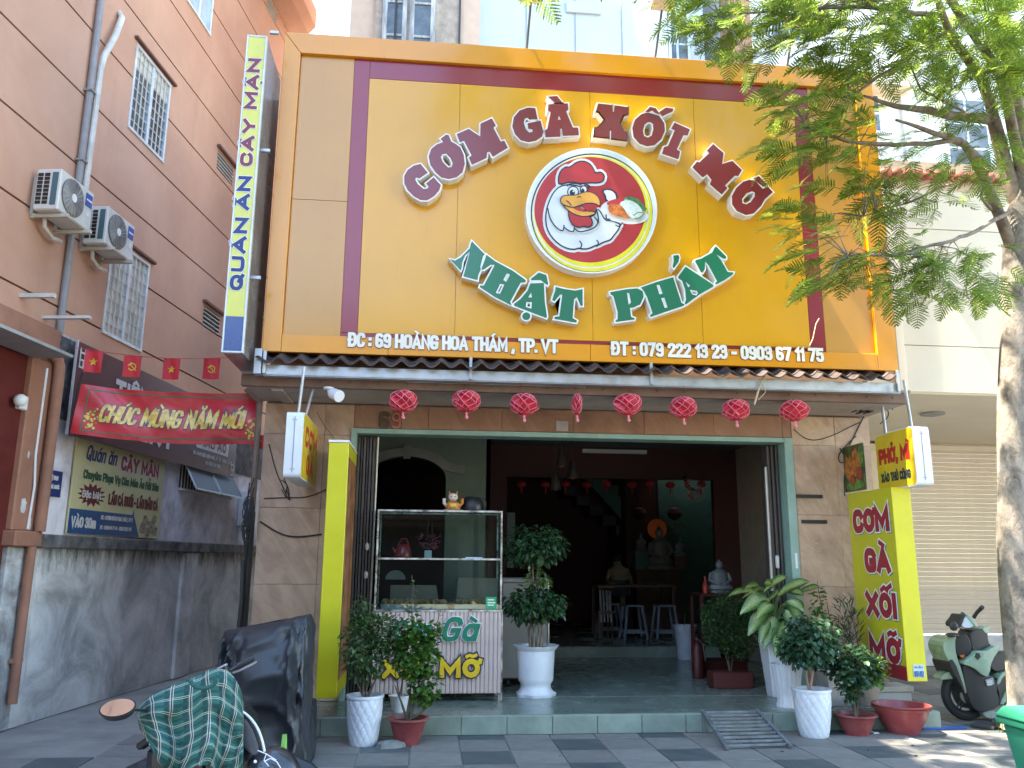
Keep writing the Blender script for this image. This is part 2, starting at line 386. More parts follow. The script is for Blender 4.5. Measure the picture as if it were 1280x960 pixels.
m_wire = mat('cable_rubber', (.03, .03, .032), .6)
m_wood = mat('weathered_wood', (.3, .25, .2), .75, var=.3, scale=6, stretch=(8, 8, .6), bmp=.2)

def marble_mat(name='brown_marble', tint=(1, 1, 1)):
    m, nt, b = new_mat(name)
    oi = N(nt, 'ShaderNodeObjectInfo')
    tc = N(nt, 'ShaderNodeTexCoord'); ad = N(nt, 'ShaderNodeVectorMath', operation='ADD')
    mu = N(nt, 'ShaderNodeVectorMath', operation='SCALE'); mu.inputs['Scale'].default_value = 13
    cb = N(nt, 'ShaderNodeCombineXYZ'); nt.links.new(oi.outputs['Random'], cb.inputs[0]); nt.links.new(oi.outputs['Random'], cb.inputs[2])
    nt.links.new(cb.outputs[0], mu.inputs[0]); nt.links.new(tc.outputs['Object'], ad.inputs[0]); nt.links.new(mu.outputs[0], ad.inputs[1])
    mr_ = N(nt, 'ShaderNodeMapping'); mr_.inputs['Rotation'].default_value = (0, R(32), 0); nt.links.new(ad.outputs[0], mr_.inputs[0])
    mp = N(nt, 'ShaderNodeMapping'); mp.inputs['Scale'].default_value = (1.7, 1, .8); nt.links.new(mr_.outputs[0], mp.inputs[0]); co = mp.outputs[0]
    n1 = noisef(nt, co, 1.6, 7, .62, 1.4)
    c = ramp(nt, n1, [(.25, (.31, .20, .135)), (.45, (.43, .31, .22)), (.62, (.52, .39, .28)), (.8, (.37, .24, .165))])
    v1 = noisef(nt, co, 1.1, 5, .55, 2.2); f = ramp(nt, v1, [(.485, 0.), (.5, .8), (.515, 0.)])
    fm = ramp(nt, noisef(nt, co, 2.3, 3), [(.45, 0.), (.6, 1.)]); mm = N(nt, 'ShaderNodeMath', operation='MULTIPLY'); nt.links.new(f, mm.inputs[0]); nt.links.new(fm, mm.inputs[1])
    c = mixc(nt, mm.outputs[0], c, (.56, .47, .37))
    mp2 = N(nt, 'ShaderNodeMapping'); mp2.inputs['Scale'].default_value = (3.4, 1, .55); nt.links.new(mr_.outputs[0], mp2.inputs[0])
    c = mixc(nt, ramp(nt, noisef(nt, mp2.outputs[0], 1.8, 6, .7, .8), [(.48, 0.), (.7, .75)]), c, (.58, .46, .34))
    d = noisef(nt, coords(nt), 1.4, 8, .7); c = mixc(nt, ramp(nt, d, [(.5, 0.), (.8, .5)]), c, (.13, .095, .07))
    c = mixc(nt, 1.0, c, tuple(a*b for a, b in zip(tint, (1.06, .96, .9))), 'MULTIPLY')
    nt.links.new(c, b.inputs['Base Color']); b.inputs['Roughness'].default_value = .38
    bump(nt, b, noisef(nt, coords(nt), 6, 3), .08, .02)
    return m
m_marble = marble_mat(); m_marble2 = marble_mat('reddish_marble', (.62, .46, .40))

# ================================================================== ground
mb = MB(); mb.box(-60, 60, 3.2, 60, -.3, -.008); g = struct(mb.build('ground', m_conc)); g['label'] = 'grey concrete ground under the whole street front'
mb = MB(); mb.box(-60, 60, -14, 3.05, -.3, -.14); struct(mb.build('road', m_asph))
mb = MB(); mb.box(-60, 60, 3.05, 3.2, -.3, 0); kb = struct(mb.build('kerb', m_tile, bevel=.015))
mb = MB()
for x in range(-20, 20, 3): mb.box(x, x+1.6, -5.6, -5.48, -.139, -.1345)
mb.build('road_marking', mat('road_paint', (.7, .7, .66), .8, dirt=.5, dcol=(.1, .1, .1)), bpy.data.objects['road'])

# paving tiles: one object each, sharing two meshes
pave = bpy.data.objects.new('pavement', None); COL.objects.link(pave); pave['kind'] = 'structure'; _wm['pavement'] = Matrix.Identity(4)
TX, TY = .43, .47
def tilemesh(mt, nm):
    mb = MB(); g_ = .004
    mb.add([(g_, g_, -.02), (TX-g_, g_, -.02), (TX-g_, TY-g_, -.02), (g_, TY-g_, -.02),
            (g_+.003, g_+.003, 0), (TX-g_-.003, g_+.003, 0), (TX-g_-.003, TY-g_-.003, 0), (g_+.003, TY-g_-.003, 0)],
           [(4, 5, 6, 7), (0, 1, 5, 4), (1, 2, 6, 5), (2, 3, 7, 6), (3, 0, 4, 7)])
    return mb.build(nm, mt)
t_l, t_d = tilemesh(m_tile, 'paving_tile'), tilemesh(m_tiled, 'paving_tile')
first = {0: t_l, 1: t_d}; used = set(); cnt = 0
cells = []
for j in range(-4, 12):
    for i in range(-14, 21):
        x, y = 1.2+i*TX, 7.66+j*TY
        if y > 8.3 and x < 5.2: continue
        if x < -3.9+.15*(y-9.6)+.25: continue
        if y < 8.2 and y > 7.4 and x < -2.9: continue
        if y > 8.3 and (x > 9.2 or y > 12.8): continue
        if x > 6.3 and y < 7.4: continue
        cells.append((abs(x-1)+abs(y-8)*1.2, i, j, x, y))
cells.sort(); near = cells[:298]; far = cells[298:]
for q, (dist, i, j, x, y) in enumerate(near):
    dk = 1 if (i % 2 == 0 and (i//2+j) % 2 == 0) else 0
    src = first[dk]
    o = src if dk not in used else src.copy()
    if dk in used: COL.objects.link(o)
    used.add(dk); o.parent = pave
    o.location = (x, y, random.uniform(0, .0025)); o.rotation_euler = (random.uniform(-.002, .002), random.uniform(-.002, .002), random.uniform(-.004, .004))
if far:
    mb = MB()
    for dist, i, j, x, y in far:
        dk = 1 if (i % 2 == 0 and (i//2+j) % 2 == 0) else 0
        mb.add([(x+.006, y+.006, 0), (x+TX-.006, y+.006, 0), (x+TX-.006, y+TY-.006, 0), (x+.006, y+TY-.006, 0)], [(0, 1, 2, 3)], dk)
    stuff(mb.build('paving_tiles_beyond', [m_tile, m_tiled], pave))

# ================================================================== the shop
FY = 9.25
shop = thing('shop_house', 'open fronted restaurant clad in brown marble under a tiled canopy', 'shop', (1.7, FY, 0))
m_wall = mat('rough_plaster', (.33, .27, .22), .8, bmp=.2)
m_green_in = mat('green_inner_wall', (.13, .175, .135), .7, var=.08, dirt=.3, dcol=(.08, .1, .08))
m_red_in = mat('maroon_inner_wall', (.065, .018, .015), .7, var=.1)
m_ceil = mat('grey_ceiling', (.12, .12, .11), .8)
mb = MB()
mb.box(-1.8, -.83, FY, FY+.25, 0, 3.3); mb.box(4.19, 5.15, FY, FY+.25, 0, 3.3); mb.box(-.83, 4.19, FY, FY+.25, 3.03, 3.3)
mb.box(-1.8, -1.65, FY+.25, 18.5, 0, 3.9); mb.box(5.0, 5.15, FY+.25, 13.25, 0, 3.9)
mb.box(6.6, 6.75, 13.25, 18.5, 0, 3.9); mb.box(5.15, 6.75, 13.2, 13.35, 0, 3.9)
mb.box(-1.65, 6.6, 18.3, 18.5, 0, 3.9)
mb.build('wall', [m_wall], shop)
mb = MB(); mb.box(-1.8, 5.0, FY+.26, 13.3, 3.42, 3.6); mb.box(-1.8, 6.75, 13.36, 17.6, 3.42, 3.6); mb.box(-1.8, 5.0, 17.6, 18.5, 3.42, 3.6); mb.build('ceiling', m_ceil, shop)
mb = MB(); mb.box(-1.8, 5.15, 8.34, FY, 0, .172); mb.box(-1.8, 5.0, FY, 13.15, 0, .174); mb.build('front_step', [m_green], shop, bevel=.008)
mb = MB()
for i in range(13):
    for j in range(9):
        x0, y0 = -1.64+.5*i, 8.36+.5*j+(.04 if j > 1 else 0)
        if x0+.5 > 4.99: continue
        mb.box(x0+.003, x0+.497, y0+.003, y0+.497, .17, .177)
mb.build('floor_tile', m_gfloor, shop)['kind'] = 'stuff'
mb = MB(); mb.box(-1.65, 6.6, 13.15, 18.3, 0, .33); mb.build('inner_step', m_gfloor, shop, bevel=.01)
# step face tiles
for k in range(16):
    x0 = -1.8+k*.4342; mb = MB(); mb.box(x0+.003, x0+.431, 8.322+random.uniform(0, .004), 8.338, .004, .168); mb.build('step_tile', m_green, shop, bevel=.004)
# marble cladding, slab by slab
def slab(x0, x1, z0, z1, mt=None):
    mb = MB(); y = FY-.022+random.uniform(-.003, .003); mb.box(x0+.001, x1-.001, y, FY-.002, z0+.001, z1-.001); mb.build('marble_slab', mt or m_marble, shop, bevel=.003)
for z0, z1 in ((.18, .55), (.55, 1.35), (1.35, 2.15), (2.15, 2.95), (2.95, 3.29)):
    slab(-1.8, -1.15, z0, z1); slab(-1.15, -.835, z0, z1); slab(4.195, 4.72, z0, z1); slab(4.72, 5.15, z0, z1)
x = -.835
while x < 4.19: slab(x, min(4.19, x+.82), 3.035, 3.29, m_marble2); x += .82
# jambs and head of the opening
mb = MB(); mb.box(-.86, -.80, FY-.05, FY+.2, .178, 3.03); mb.box(4.09, 4.19, FY-.05, FY+.2, .178, 3.03); mb.box(-.80, 4.09, FY-.045, FY+.2, 2.975, 3.03)
mb.build('door_frame', m_jamb, shop, bevel=.004)
# folding shutters
m_shut = mat('brown_shutter_metal', (.1, .085, .08), .5, .3, var=.15, scale=5)
def shutter(x0, x1, y, yb):
    n = 6
    for k in range(n):
        xa = x0+(x1-x0)*k/n; mb = MB(); mb.box(xa+.004, xa+(x1-x0)/n-.004, y+(.03 if k % 2 else 0), yb, .19, 2.96)
        mb.build('shutter_leaf', m_shut, shop, bevel=.003)
shutter(-.795, -.6, FY+.1, FY+.28); shutter(3.93, 4.085, FY+.1, FY+.3)
mb = MB(); mb.tube([(-.585, FY+.07, .19), (-.57, FY+.07, 2.95)], .012, 8); mb.tube([(3.9, FY+.08, 1.3), (3.9, FY+.08, 2.7)], .02, 8); mb.build('shutter_rail', mat('rail_steel', (.45, .42, .38), .45, .6), shop)
for z in (1.75, 1.45, 1.1):
    mb = MB(); mb.lathe([(.001, 0), (.03, 0), (.03, .012), (.001, .014)], (0, 0, 0), 12)
    mb.v = [(-.64+v[0]*.7, FY+.085-v[2], z+v[1]*1.4) for v in mb.v]; mb.build('shutter_lock', m_steel, shop)
mb = MB(); mb.obox((3.985, FY+.09, 1.62), (.05, .02, .15)); mb.build('shutter_handle', m_steel, shop, bevel=.015)
# steel strips on the right pier, meter box
mb = MB(); mb.box(4.13, 4.16, FY-.06, FY-.052, 1.55, 1.72); mb.build('switch_plate', m_white, shop, bevel=.003)
# soffit / canopy
m_soff = mat('canopy_plaster', (.46, .39, .33), .8, var=.12, scale=2, dirt=.6, dcol=(.14, .11, .09), dscale=2)
m_fasc = mat('brown_fascia', (.19, .115, .085), .7, var=.18, scale=4, bmp=.15, dirt=.5, dcol=(.08, .05, .04))
mb = MB(); mb.box(-1.86, 5.16, 8.47, FY, 3.31, 3.40); mb.box(-1.62, -1.5, 8.5, 9.2, 3.285, 3.31); mb.build('soffit', m_soff, shop, bevel=.006)
mb = MB(); mb.box(-1.9, 5.18, 8.40, 8.468, 3.31, 3.425); mb.build('fascia', m_fasc, shop, bevel=.006)
mb = MB()
for k in range(22): mb.ball((-1.1+k*.29, 8.395, 3.37), (.014, .008, .014), 8)
mb.build('fascia_bolt', m_fasc, shop)
mb = MB(); mb.box(-1.9, 5.2, 8.40, 9.6, 3.43, 3.46); mb.box(-1.8, 5.15, 9.3, 9.5, 3.3, 7.0); mb.box(-1.8, 5.0, 9.5, 18.5, 3.7, 4.0); mb.build('roof_slab', m_wall, shop)
mb = MB(); T = [(8.32, 3.46), (8.32, 3.56), (8.24, 3.56), (8.24, 3.462)]
x0, x1 = -1.66, 4.99
mb.box(x0, x1, 8.235, 8.245, 3.395, 3.495); mb.box(x0, x1, 8.245, 8.335, 3.385, 3.395); mb.box(x0, x1, 8.325, 8.335, 3.395, 3.48)
mb.build('gutter', m_steel, shop, bevel=.002)
for x in (-1.66, .38, 2.25, 4.94):
    mb = MB(); mb.box(x, x+.03, 8.2, 8.228, 3.40, 3.63); mb.build('gutter_bracket', m_steel, shop, bevel=.002)
mb = MB(); mb.box(-1.74, -1.67, 8.18, 8.30, 3.39, 3.645); mb.box(-.25, 1.6, 8.338, 8.35, 3.377, 3.383); mb.build('gutter_end', m_steel, shop, bevel=.002)
# roof tiles: wavy pan tiles in two visible courses
m_rt = mat('weathered_roof_tile', (.085, .056, .052), .8, var=.4, scale=9, bmp=.3, dirt=.6, dcol=(.04, .04, .04), dscale=4, rnd=.45)
def rtile_mesh():
    mb = MB(); W_, L_, n = .2, .16, 12; vs = []
    for s_, dz in ((0, 0), (1, 0)):
        for k in range(n+1):
            u = k/n; z = .03*cos(2*pi*u-.4)*(1.15 if cos(2*pi*u-.4) > 0 else .75)
            for e in (0, -.016): vs.append((u*(W_+.01), s_*L_, z+e+s_*.055))
    fs = []
    st = 2*(n+1)
    for k in range(n):
        a = 2*k; fs += [(a, a+2, st+a+2, st+a), (a+1, st+a+1, st+a+3, a+3), (a+1, a+3, a+2, a)]
    mb.add(vs, fs); return mb.build('roof_tile', m_rt, shop, smooth=True, ang=60)
rt = rtile_mesh(); k = 0
for row in range(3):
    for c in range(33):
        x = -1.72+c*.2; o = rt if k == 0 else linkcopy(rt, shop, (0, 0, 0)); k += 1
        o.location = (x+(row % 2)*.0, 8.13+row*.13, 3.525+row*.058+random.uniform(-.005, .005))
# house number
def number(ch, px, mt):
    p = onY(px, 536, FY-.03); mb = MB(); text(ch, p, (1, 0, 0), (0, 0, 1), .19, .032, None, mb=mb, cond=.9, depth=.012, outline=True, ow=.35)
    mb.build('house_number', [mt, m_dark], shop)
number('6', 474, mat('tarnished_brass', (.12, .08, .04), .5, .5)); number('9', 489, mat('copper_number', (.45, .14, .09), .4, .4))
# strips
mb = MB(); p = onY(986, 620, FY-.03); mb.box(p.x, p.x+.4, FY-.04, FY-.026, p.z-.02, p.z+.02); q = onY(1002, 652, FY-.03); mb.box(q.x, q.x+.3, FY-.04, FY-.026, q.z-.02, q.z+.02)
mb.build('black_strip', mat('black_tape', (.03, .028, .027), .6), shop)
mb = MB(); mb.box(1.42, 1.56, FY-.035, FY-.026, 3.05, 3.17); mb.build('junction_box', mat('pale_box', (.36, .31, .27), .6), shop, bevel=.004)
# ------------- interior partitions
mb = MB(); Y = 11.6
arch = [(-1.65, .17), (.245, .17), (.245, 2.75)]
for k in range(9):
    a = R(0)+k/8*pi; arch.append((-.3+.545*cos(a)*1., 2.72+.3*sin(a)))
outer = [(-1.65, .17), (-1.65, 3.42), (.86, 3.42), (.86, .17), (.245, .17), (.245, 2.72)]
outer += [(-.3+.545*cos(pi*k/12), 2.72+.3*sin(pi*k/12)) for k in range(1, 12)]+[(-.845, 2.72), (-.845, .17)]
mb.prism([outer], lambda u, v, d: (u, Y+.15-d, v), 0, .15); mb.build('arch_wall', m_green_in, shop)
mb = MB(); rib = [(-.845, 2.5)]+[(-.3+.545*cos(pi-pi*k/16), 2.72+.3*sin(pi*k/16)) for k in range(0, 17)]+[(.30, 2.78), (.42, 2.8)]
rib = [(-.3+.60*cos(pi-pi*k/16*.84), 2.72+.36*sin(pi*k/16*.84)) for k in range(0, 17)]+[(.36, 2.86), (.44, 2.85)]
ribbon(mb, rib, .12, lambda u, v, d: (u, Y-d, v), 0, .05); mb.box(-.345, -.255, Y-.07, Y-.001, 2.98, 3.17); mb.build('arch_moulding', mat('grey_moulding', (.2, .2, .19), .7), shop)
mb = MB(); Y = 13.15
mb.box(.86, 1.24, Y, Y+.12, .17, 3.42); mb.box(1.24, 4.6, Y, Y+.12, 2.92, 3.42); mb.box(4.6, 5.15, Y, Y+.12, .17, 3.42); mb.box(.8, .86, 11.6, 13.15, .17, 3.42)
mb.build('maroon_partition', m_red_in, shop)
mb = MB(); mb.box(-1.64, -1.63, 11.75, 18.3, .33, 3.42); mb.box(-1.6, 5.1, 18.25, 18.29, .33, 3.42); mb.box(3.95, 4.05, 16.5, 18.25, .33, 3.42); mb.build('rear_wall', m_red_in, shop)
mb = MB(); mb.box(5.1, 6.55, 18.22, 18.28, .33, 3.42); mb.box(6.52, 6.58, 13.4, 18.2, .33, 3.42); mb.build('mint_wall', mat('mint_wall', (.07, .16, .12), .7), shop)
# staircase climbing to the left behind the opening
mb = MB()
for k in range(8):
    x1 = 4.15-.27*k; mb.box(x1-.27, x1, 17.1, 17.9, 2.15+.2*k, 2.35+.2*k)
mb.build('stair', mat('dark_stair', (.03, .03, .03), .5), shop)
mb = MB(); mb.prism([[(4.1, 2.3), (4.1, 2.95), (3.9, 2.95), (3.9, 3.15), (3.7, 3.15), (3.7, 3.3), (3.5, 3.3), (3.35, 3.41), (3.1, 3.41)]], lambda u, v, d: (u, 17.0-d, v), 0, .08)
mb.build('stair_side', mat('mint_wall', ()), shop)
# pale slab: the glow of a lit gap on the left, put into its colour
mb = MB(); mb.box(1.32, 1.45, 13.9, 13.95, 1.5, 2.4); mb.build('painted_lit_gap', mat('painted_lit_gap', (.3, .4, .38), .8), shop)
# fluorescent tube fixture (off)
tb = thing('tube_light', 'unlit white tube light fixture high on the maroon wall', 'light', (2.9, 13.1, 3.35))
mb = MB(); mb.box(2.45, 3.5, 13.08, 13.148, 3.32, 3.38); mb.build('housing', m_white, tb, bevel=.004)
mb = MB(); mb.tube([(2.5, 13.06, 3.33), (3.45, 13.06, 3.33)], .014, 10); mb.build('tube', m_white, tb)

# unseen houses added across the street for bounce light, heights set for billboard reflections
for k, (x0, x1, h_, c) in enumerate(((-16, -6.2, 9, (.4, .35, .27)), (-6, 1.8, 10.5, (.34, .3, .24)), (2, 12, 19, (.3, .25, .18)), (12.2, 20, 16, (.3, .27, .22)))):
    t = thing('added_opposite_house', ['tan', 'brownish', 'cream', 'greyish'][k]+' house added across the street, unseen behind the camera', 'house', ((x0+x1)/2, -14, 0))
    mb = MB(); mb.box(x0, x1, -20, -14.5, 0, h_); mb.build('wall', mat('opposite_wall_%s' % 'abcd'[k], c, .8), t)
    mb = MB(); mb.box(x0+.6, x1-.6, -14.499, -14.45, .1, 2.9); mb.build('shutter', m_shut, t); mb = MB(); mb.box(x0, x1, -14.49, -13.4, 3.1, 3.3); mb.build('canopy', m_fasc, t)
    for q in range(3): mb = MB(); a = x0+1+q*(x1-x0-2.4)/2.4; mb.box(a, a+1.4, -14.499, -14.44, 4.2, 5.8); mb.build('window', mat('opposite_window', (.05, .06, .07), .1), t)
# ================================================================== the big billboard over the canopy
SY = 8.30
def sp(px, py, Y=SY): p = onY(px, py, Y); return (p.x, p.z)
X0, X1, Z0, Z1 = -1.695, 5.025, 3.648, 7.245
bb = thing('billboard', 'large orange yellow restaurant billboard with raised letters and rooster logo above canopy', 'billboard', ((X0+X1)/2, SY, Z0))
def panelmat(name, c, rough=.28):
    m, nt, b = new_mat(name); co = coords(nt)
    n = noisef(nt, co, .9, 4, .6); k = ramp(nt, n, [(.3, [x*.88 for x in c]), (.7, c)])
    st = noisef(nt, coords(nt, (9, 1, .7)), 2, 6, .7); k = mixc(nt, ramp(nt, st, [(.58, 0.), (.8, .22)]), k, [x*.45 for x in c])
    d = noisef(nt, co, 45, 3, .6); k = mixc(nt, ramp(nt, d, [(.66, 0.), (.8, .25)]), k, (.2, .12, .04))
    nt.links.new(k, b.inputs['Base Color']); b.inputs['Roughness'].default_value = rough
    b.inputs['Coat Weight'].default_value = .5; b.inputs['Coat Roughness'].default_value = .16
    bump(nt, b, noisef(nt, co, .8, 2), .12, .05)
    return m
m_org = panelmat('orange_panel', (.72, .28, .005)); m_yel = panelmat('yellow_panel', (.70, .325, .003)); m_och = panelmat('ochre_panel', (.56, .26, .035))
m_bred = panelmat('red_border_panel', (.27, .010, .02))
ix0, ix1 = sp(376, 66)[0], 4.80; iz1 = sp(378, 66)[1]; iz0 = sp(357, 411)[1]
rx0 = sp(443, 72)[0]; rx1 = rx0+.17; rz1 = iz1-.0; rz2 = sp(463, 95)[1]
qx0, qx1 = sp(1018, 415)[0]-.16, sp(1018, 415)[0]+.0
qx1 = sp(1035, 436)[0]; qx0 = qx1-.17
bz1 = sp(700, 424)[1]+.005; bz0 = bz1-.05
mb = MB(); mb.box(X0+.02, X1-.02, SY+.06, SY+.6, Z0+.02, Z1-.02); mb.build('case', m_org, bb)
# frame bands, mitred
def fr(p4, d0=.06, d1=.0, nm='frame_band', mt=m_org): mb = MB(); mb.prism([p4], lambda u, v, d: (u, SY+.06-d, v), 0, .06+d1); mb.build(nm, mt, bb, bevel=.004)
e = .0015
fr([(X0, Z1), (X0+.001, Z1), (X1, Z1), (ix1, iz1), (ix0, iz1)][1:])
fr([(X0, Z0), (X0, Z1-e*3), (ix0-e, iz1), (ix0-e, iz0), (ix0-e, Z0)][0:5] if 0 else [(X0, Z0), (ix0-e, Z0), (ix0-e, iz1-e), (X0, Z1-e*3)])
fr([(ix1+e, Z0), (X1, Z0), (X1, Z1-e*3), (ix1+e, iz1-e)])
bx = [ix0, sp(485, 440)[0], sp(738, 440)[0], ix1]
for a, b_ in zip(bx[:-1], bx[1:]): fr([(a+e, Z0), (b_-e, Z0), (b_-e, bz0 if a > ix0+.01 else bz0), (a+e, bz0)])
def pn(x0, x1, z0, z1, mt, y=SY+.045, nm='panel'):
    mb = MB(); mb.box(x0+.002, x1-.002, y, y+.012, z0+.002, z1-.002); return mb.build(nm, mt, bb, bevel=.0015)
zc = sp(400, 248)[1]
pn(ix0, rx0, zc, iz1, m_och); pn(ix0, rx0, iz0-.06, zc, m_och); pn(ix0, rx0, bz0, iz0-.06, m_org)
pn(qx1, ix1, zc, iz1, m_och); pn(qx1, ix1, bz0, zc, m_och)
pn(rx0, rx1, bz1, iz1, m_bred, nm='red_band'); pn(qx0, qx1, bz1, iz1, m_bred, nm='red_band'); pn(rx1, qx0, rz2, iz1, m_bred, nm='red_band'); pn(rx0, qx1, bz0, bz1, m_bred, nm='red_band')
xs = [rx1, sp(571, 300)[0], sp(742, 400)[0], (sp(742, 400)[0]+qx0)/2, qx0]
for a, b_ in zip(xs[:-1], xs[1:]): pn(a, b_, bz1, rz2, m_yel, nm='yellow_panel')
# raised letters traced on the board
LY = 8.225
m_lred = panelmat('letter_red', (.21, .016, .018), .3); m_lgreen = panelmat('letter_green', (.0, .15, .075), .3); m_lw = mat('letter_white_side', (.78, .77, .74), .4, var=.05)
def letter(loops, org, sc, mt, nm='letter', grow=.016, Yf=LY, ybk=SY+.044, wmt=None):
    L = [[sp(org[0]+x/sc, org[1]+y/sc, Yf) for x, y in l] for l in loops]
    outs = [offset(L[0], grow)]+[offset(l, -grow)[::1] for l in L[1:]]
    mb = MB(); mb.prism(outs, lambda u, v, d: (u, -d, v), -ybk, -Yf, back=False); b_ = mb.build(nm, wmt or m_lw, bb)
    mb = MB(); mb.prism(L, lambda u, v, d: (u, -d, v), -Yf, -(Yf-.006), back=False); mb.build('letter_face', mt, b_)
    return b_
o1, o2, k1 = (490, 100), (730, 100), 16/3
sm = lambda l: smoothloop(l, 1)
letter([[(190,560),(145,572),(105,600),(82,640),(82,690),(105,735),(145,775),(190,800),(235,802),(280,775),(315,735),(325,700),(278,650),(228,690),(245,712),(235,725),(212,728),(172,695),(155,665),(160,648),(182,656),(238,618)]], o1, k1, m_lred)
letter([[(300,430),(262,460),(245,510),(255,565),(290,615),(330,650),(380,660),(430,648),(470,615),(485,560),(478,500),(455,450),(420,425),(395,412),(378,370),(362,365),(325,392),(342,415)],[(335,495),(325,515),(340,550),(375,585),(398,580),(405,555),(390,520),(360,490)]], o1, k1, m_lred)
letter([[(432,362),(512,327),(588,378),(590,292),(665,257),(692,305),(675,318),(725,412),(748,405),(772,452),(672,512),(652,478),(634,482),(630,520),(533,565),(512,518),(532,505),(480,405),(452,415)]], o1, k1, m_lred)
letter([[(955,188),(970,262),(915,264),(903,252),(885,258),(878,285),(892,330),(915,352),(938,346),(935,330),(908,325),(903,290),(990,272),(1008,345),(1000,378),(960,405),(910,415),(860,403),(820,362),(802,310),(812,250),(850,205),(905,185)]], o1, k1, m_lred)
letter([[(1042,164),(1172,157),(1175,200),(1160,210),(1205,318),(1240,318),(1245,368),(1138,373),(1132,325),(1120,325),(1122,378),(1022,382),(1020,335),(1035,328),(1058,215),(1040,205)],[(1112,235),(1126,265),(1104,268)]], o1, k1, m_lred)
letter([[(1042,112),(1100,108),(1135,150),(1085,152)]], o1, k1, m_lred, 'accent_mark')
letter([[(93,158),(188,168),(193,222),(199,222),(202,170),(292,182),(290,228),(262,232),(238,285),(262,345),(285,350),(283,402),(183,390),(180,330),(172,330),(170,385),(70,375),(75,322),(95,320),(142,268),(100,212),(80,208)]], o2, k1, m_lred)
letter([[(440,222),(500,240),(535,290),(538,340),(515,395),(470,435),(420,442),(370,425),(330,380),(322,320),(340,265),(380,230),(420,219)],[(425,280),(402,300),(392,340),(400,375),(425,385),(450,372),(462,330),(460,295),(445,282)]], o2, k1, m_lred)
letter([[(408,212),(440,180),(478,190),(508,232),(478,222),(455,204),(430,215)]], o2, k1, m_lred, 'accent_mark', Yf=LY-.004)
letter([[(500,215),(545,185),(595,192),(590,210),(520,243)]], o2, k1, m_lred, 'accent_mark', Yf=LY-.002)
letter([[(602,285),(705,330),(690,370),(662,368),(618,465),(640,478),(628,528),(520,492),(532,448),(560,440),(605,335),(582,325)]], o2, k1, m_lred)
letter([[(860,428),(930,488),(920,562),(988,540),(1052,602),(1028,640),(1005,638),(938,705),(955,722),(918,764),(838,695),(850,665),(822,628),(790,650),(722,582),(752,545),(768,550),(835,488),(820,470)]], o2, k1, m_lred)
letter([[(1060,680),(1015,720),(985,775),(988,830),(1020,875),(1080,900),(1130,890),(1180,840),(1205,795),(1258,748),(1225,712),(1190,728),(1140,672),(1100,668)],[(1120,742),(1085,755),(1052,795),(1055,822),(1080,830),(1110,815),(1138,775),(1138,750)]], o2, k1, m_lred)
letter([[(1132,655),(1165,642),(1190,665),(1218,700),(1195,712),(1165,690),(1140,668)]], o2, k1, m_lred, 'accent_mark', Yf=LY-.004)
o3, o4, k3 = (550, 290), (740, 290), 6.4
letter([[(255,75),(358,180),(345,190),(322,275),(325,305),(305,345),(300,385),(188,355),(240,155),(200,190),(178,240),(172,290),(165,308),(82,218),(120,230),(165,205),(240,130),(245,100)]], o3, k3, m_lgreen)
letter([[(372,183),(440,235),(580,310),(685,385),(682,402),(645,405),(560,560),(575,590),(440,520),(318,440),(322,428),(350,430),(430,280),(438,262),(405,262),(350,300),(330,300),(358,225)],[(535,330),(560,340),(530,400),(505,385)],[(480,415),(515,420),(480,495),(445,490)]], o3, k3, m_lgreen, Yf=LY-.003)
letter([[(722,412),(830,408),(838,560),(855,675),(850,688),(735,645),(595,590),(590,578),(640,540),(700,470)],[(730,480),(735,525),(705,525)],[(690,560),(735,560),(732,615),(685,600)]], o3, k3, m_lgreen)
letter([[(790,325),(850,345),(865,415),(858,425),(805,385),(730,385),(728,375)]], o3, k3, m_lgreen, 'accent_mark', Yf=LY-.002)
letter([[(690+32*cos(t*pi/8), 674+30*sin(t*pi/8)) for t in range(16)]], o3, k3, m_lgreen, 'accent_mark', Yf=LY-.005)
letter([[(925,440),(1000,458),(1080,470),(1140,458),(1140,590),(1125,590),(1095,520),(1072,540),(1060,690),(1095,710),(1090,725),(915,695),(920,680),(955,675),(978,500),(960,500),(915,555),(898,545),(910,500),(922,470)]], o3, k3, m_lgreen)
letter([[(145,482),(270,460),(360,452),(405,475),(412,520),(385,580),(330,605),(302,608),(312,680),(340,690),(338,700),(190,720),(188,708),(205,700),(205,640),(170,510),(150,500)],[(278,485),(298,490),(312,565),(292,582)]], o4, k3, m_lgreen)
letter([[(390,445),(520,400),(650,362),(652,375),(660,400),(715,568),(738,578),(735,590),(600,635),(470,680),(462,668),(485,650),(440,520),(410,465)],[(515,425),(540,422),(565,495),(538,500)],[(552,530),(578,525),(605,605),(580,610)]], o4, k3, m_lgreen, Yf=LY-.003)
letter([[(748,278),(860,350),(970,425),(968,438),(860,500),(750,580),(740,575),(752,540),(745,460),(720,390),(690,370),(688,360)],[(745,395),(785,430),(768,445)],[(780,462),(840,470),(848,490),(835,510),(800,500)]], o4, k3, m_lgreen)
letter([[(650,190),(690,185),(698,205),(690,240),(655,290),(645,280),(655,230)]], o4, k3, m_lgreen, 'accent_mark')
letter([[(990,115),(1070,195),(1072,212),(1055,215),(990,175),(1030,225),(1085,320),(1130,325),(1125,340),(1060,385),(990,420),(985,408),(1000,395),(935,270),(905,235),(900,300),(885,325),(870,320),(825,235),(830,225),(870,215),(960,165),(978,130)]], o4, k3, m_lgreen, Yf=LY-.002)
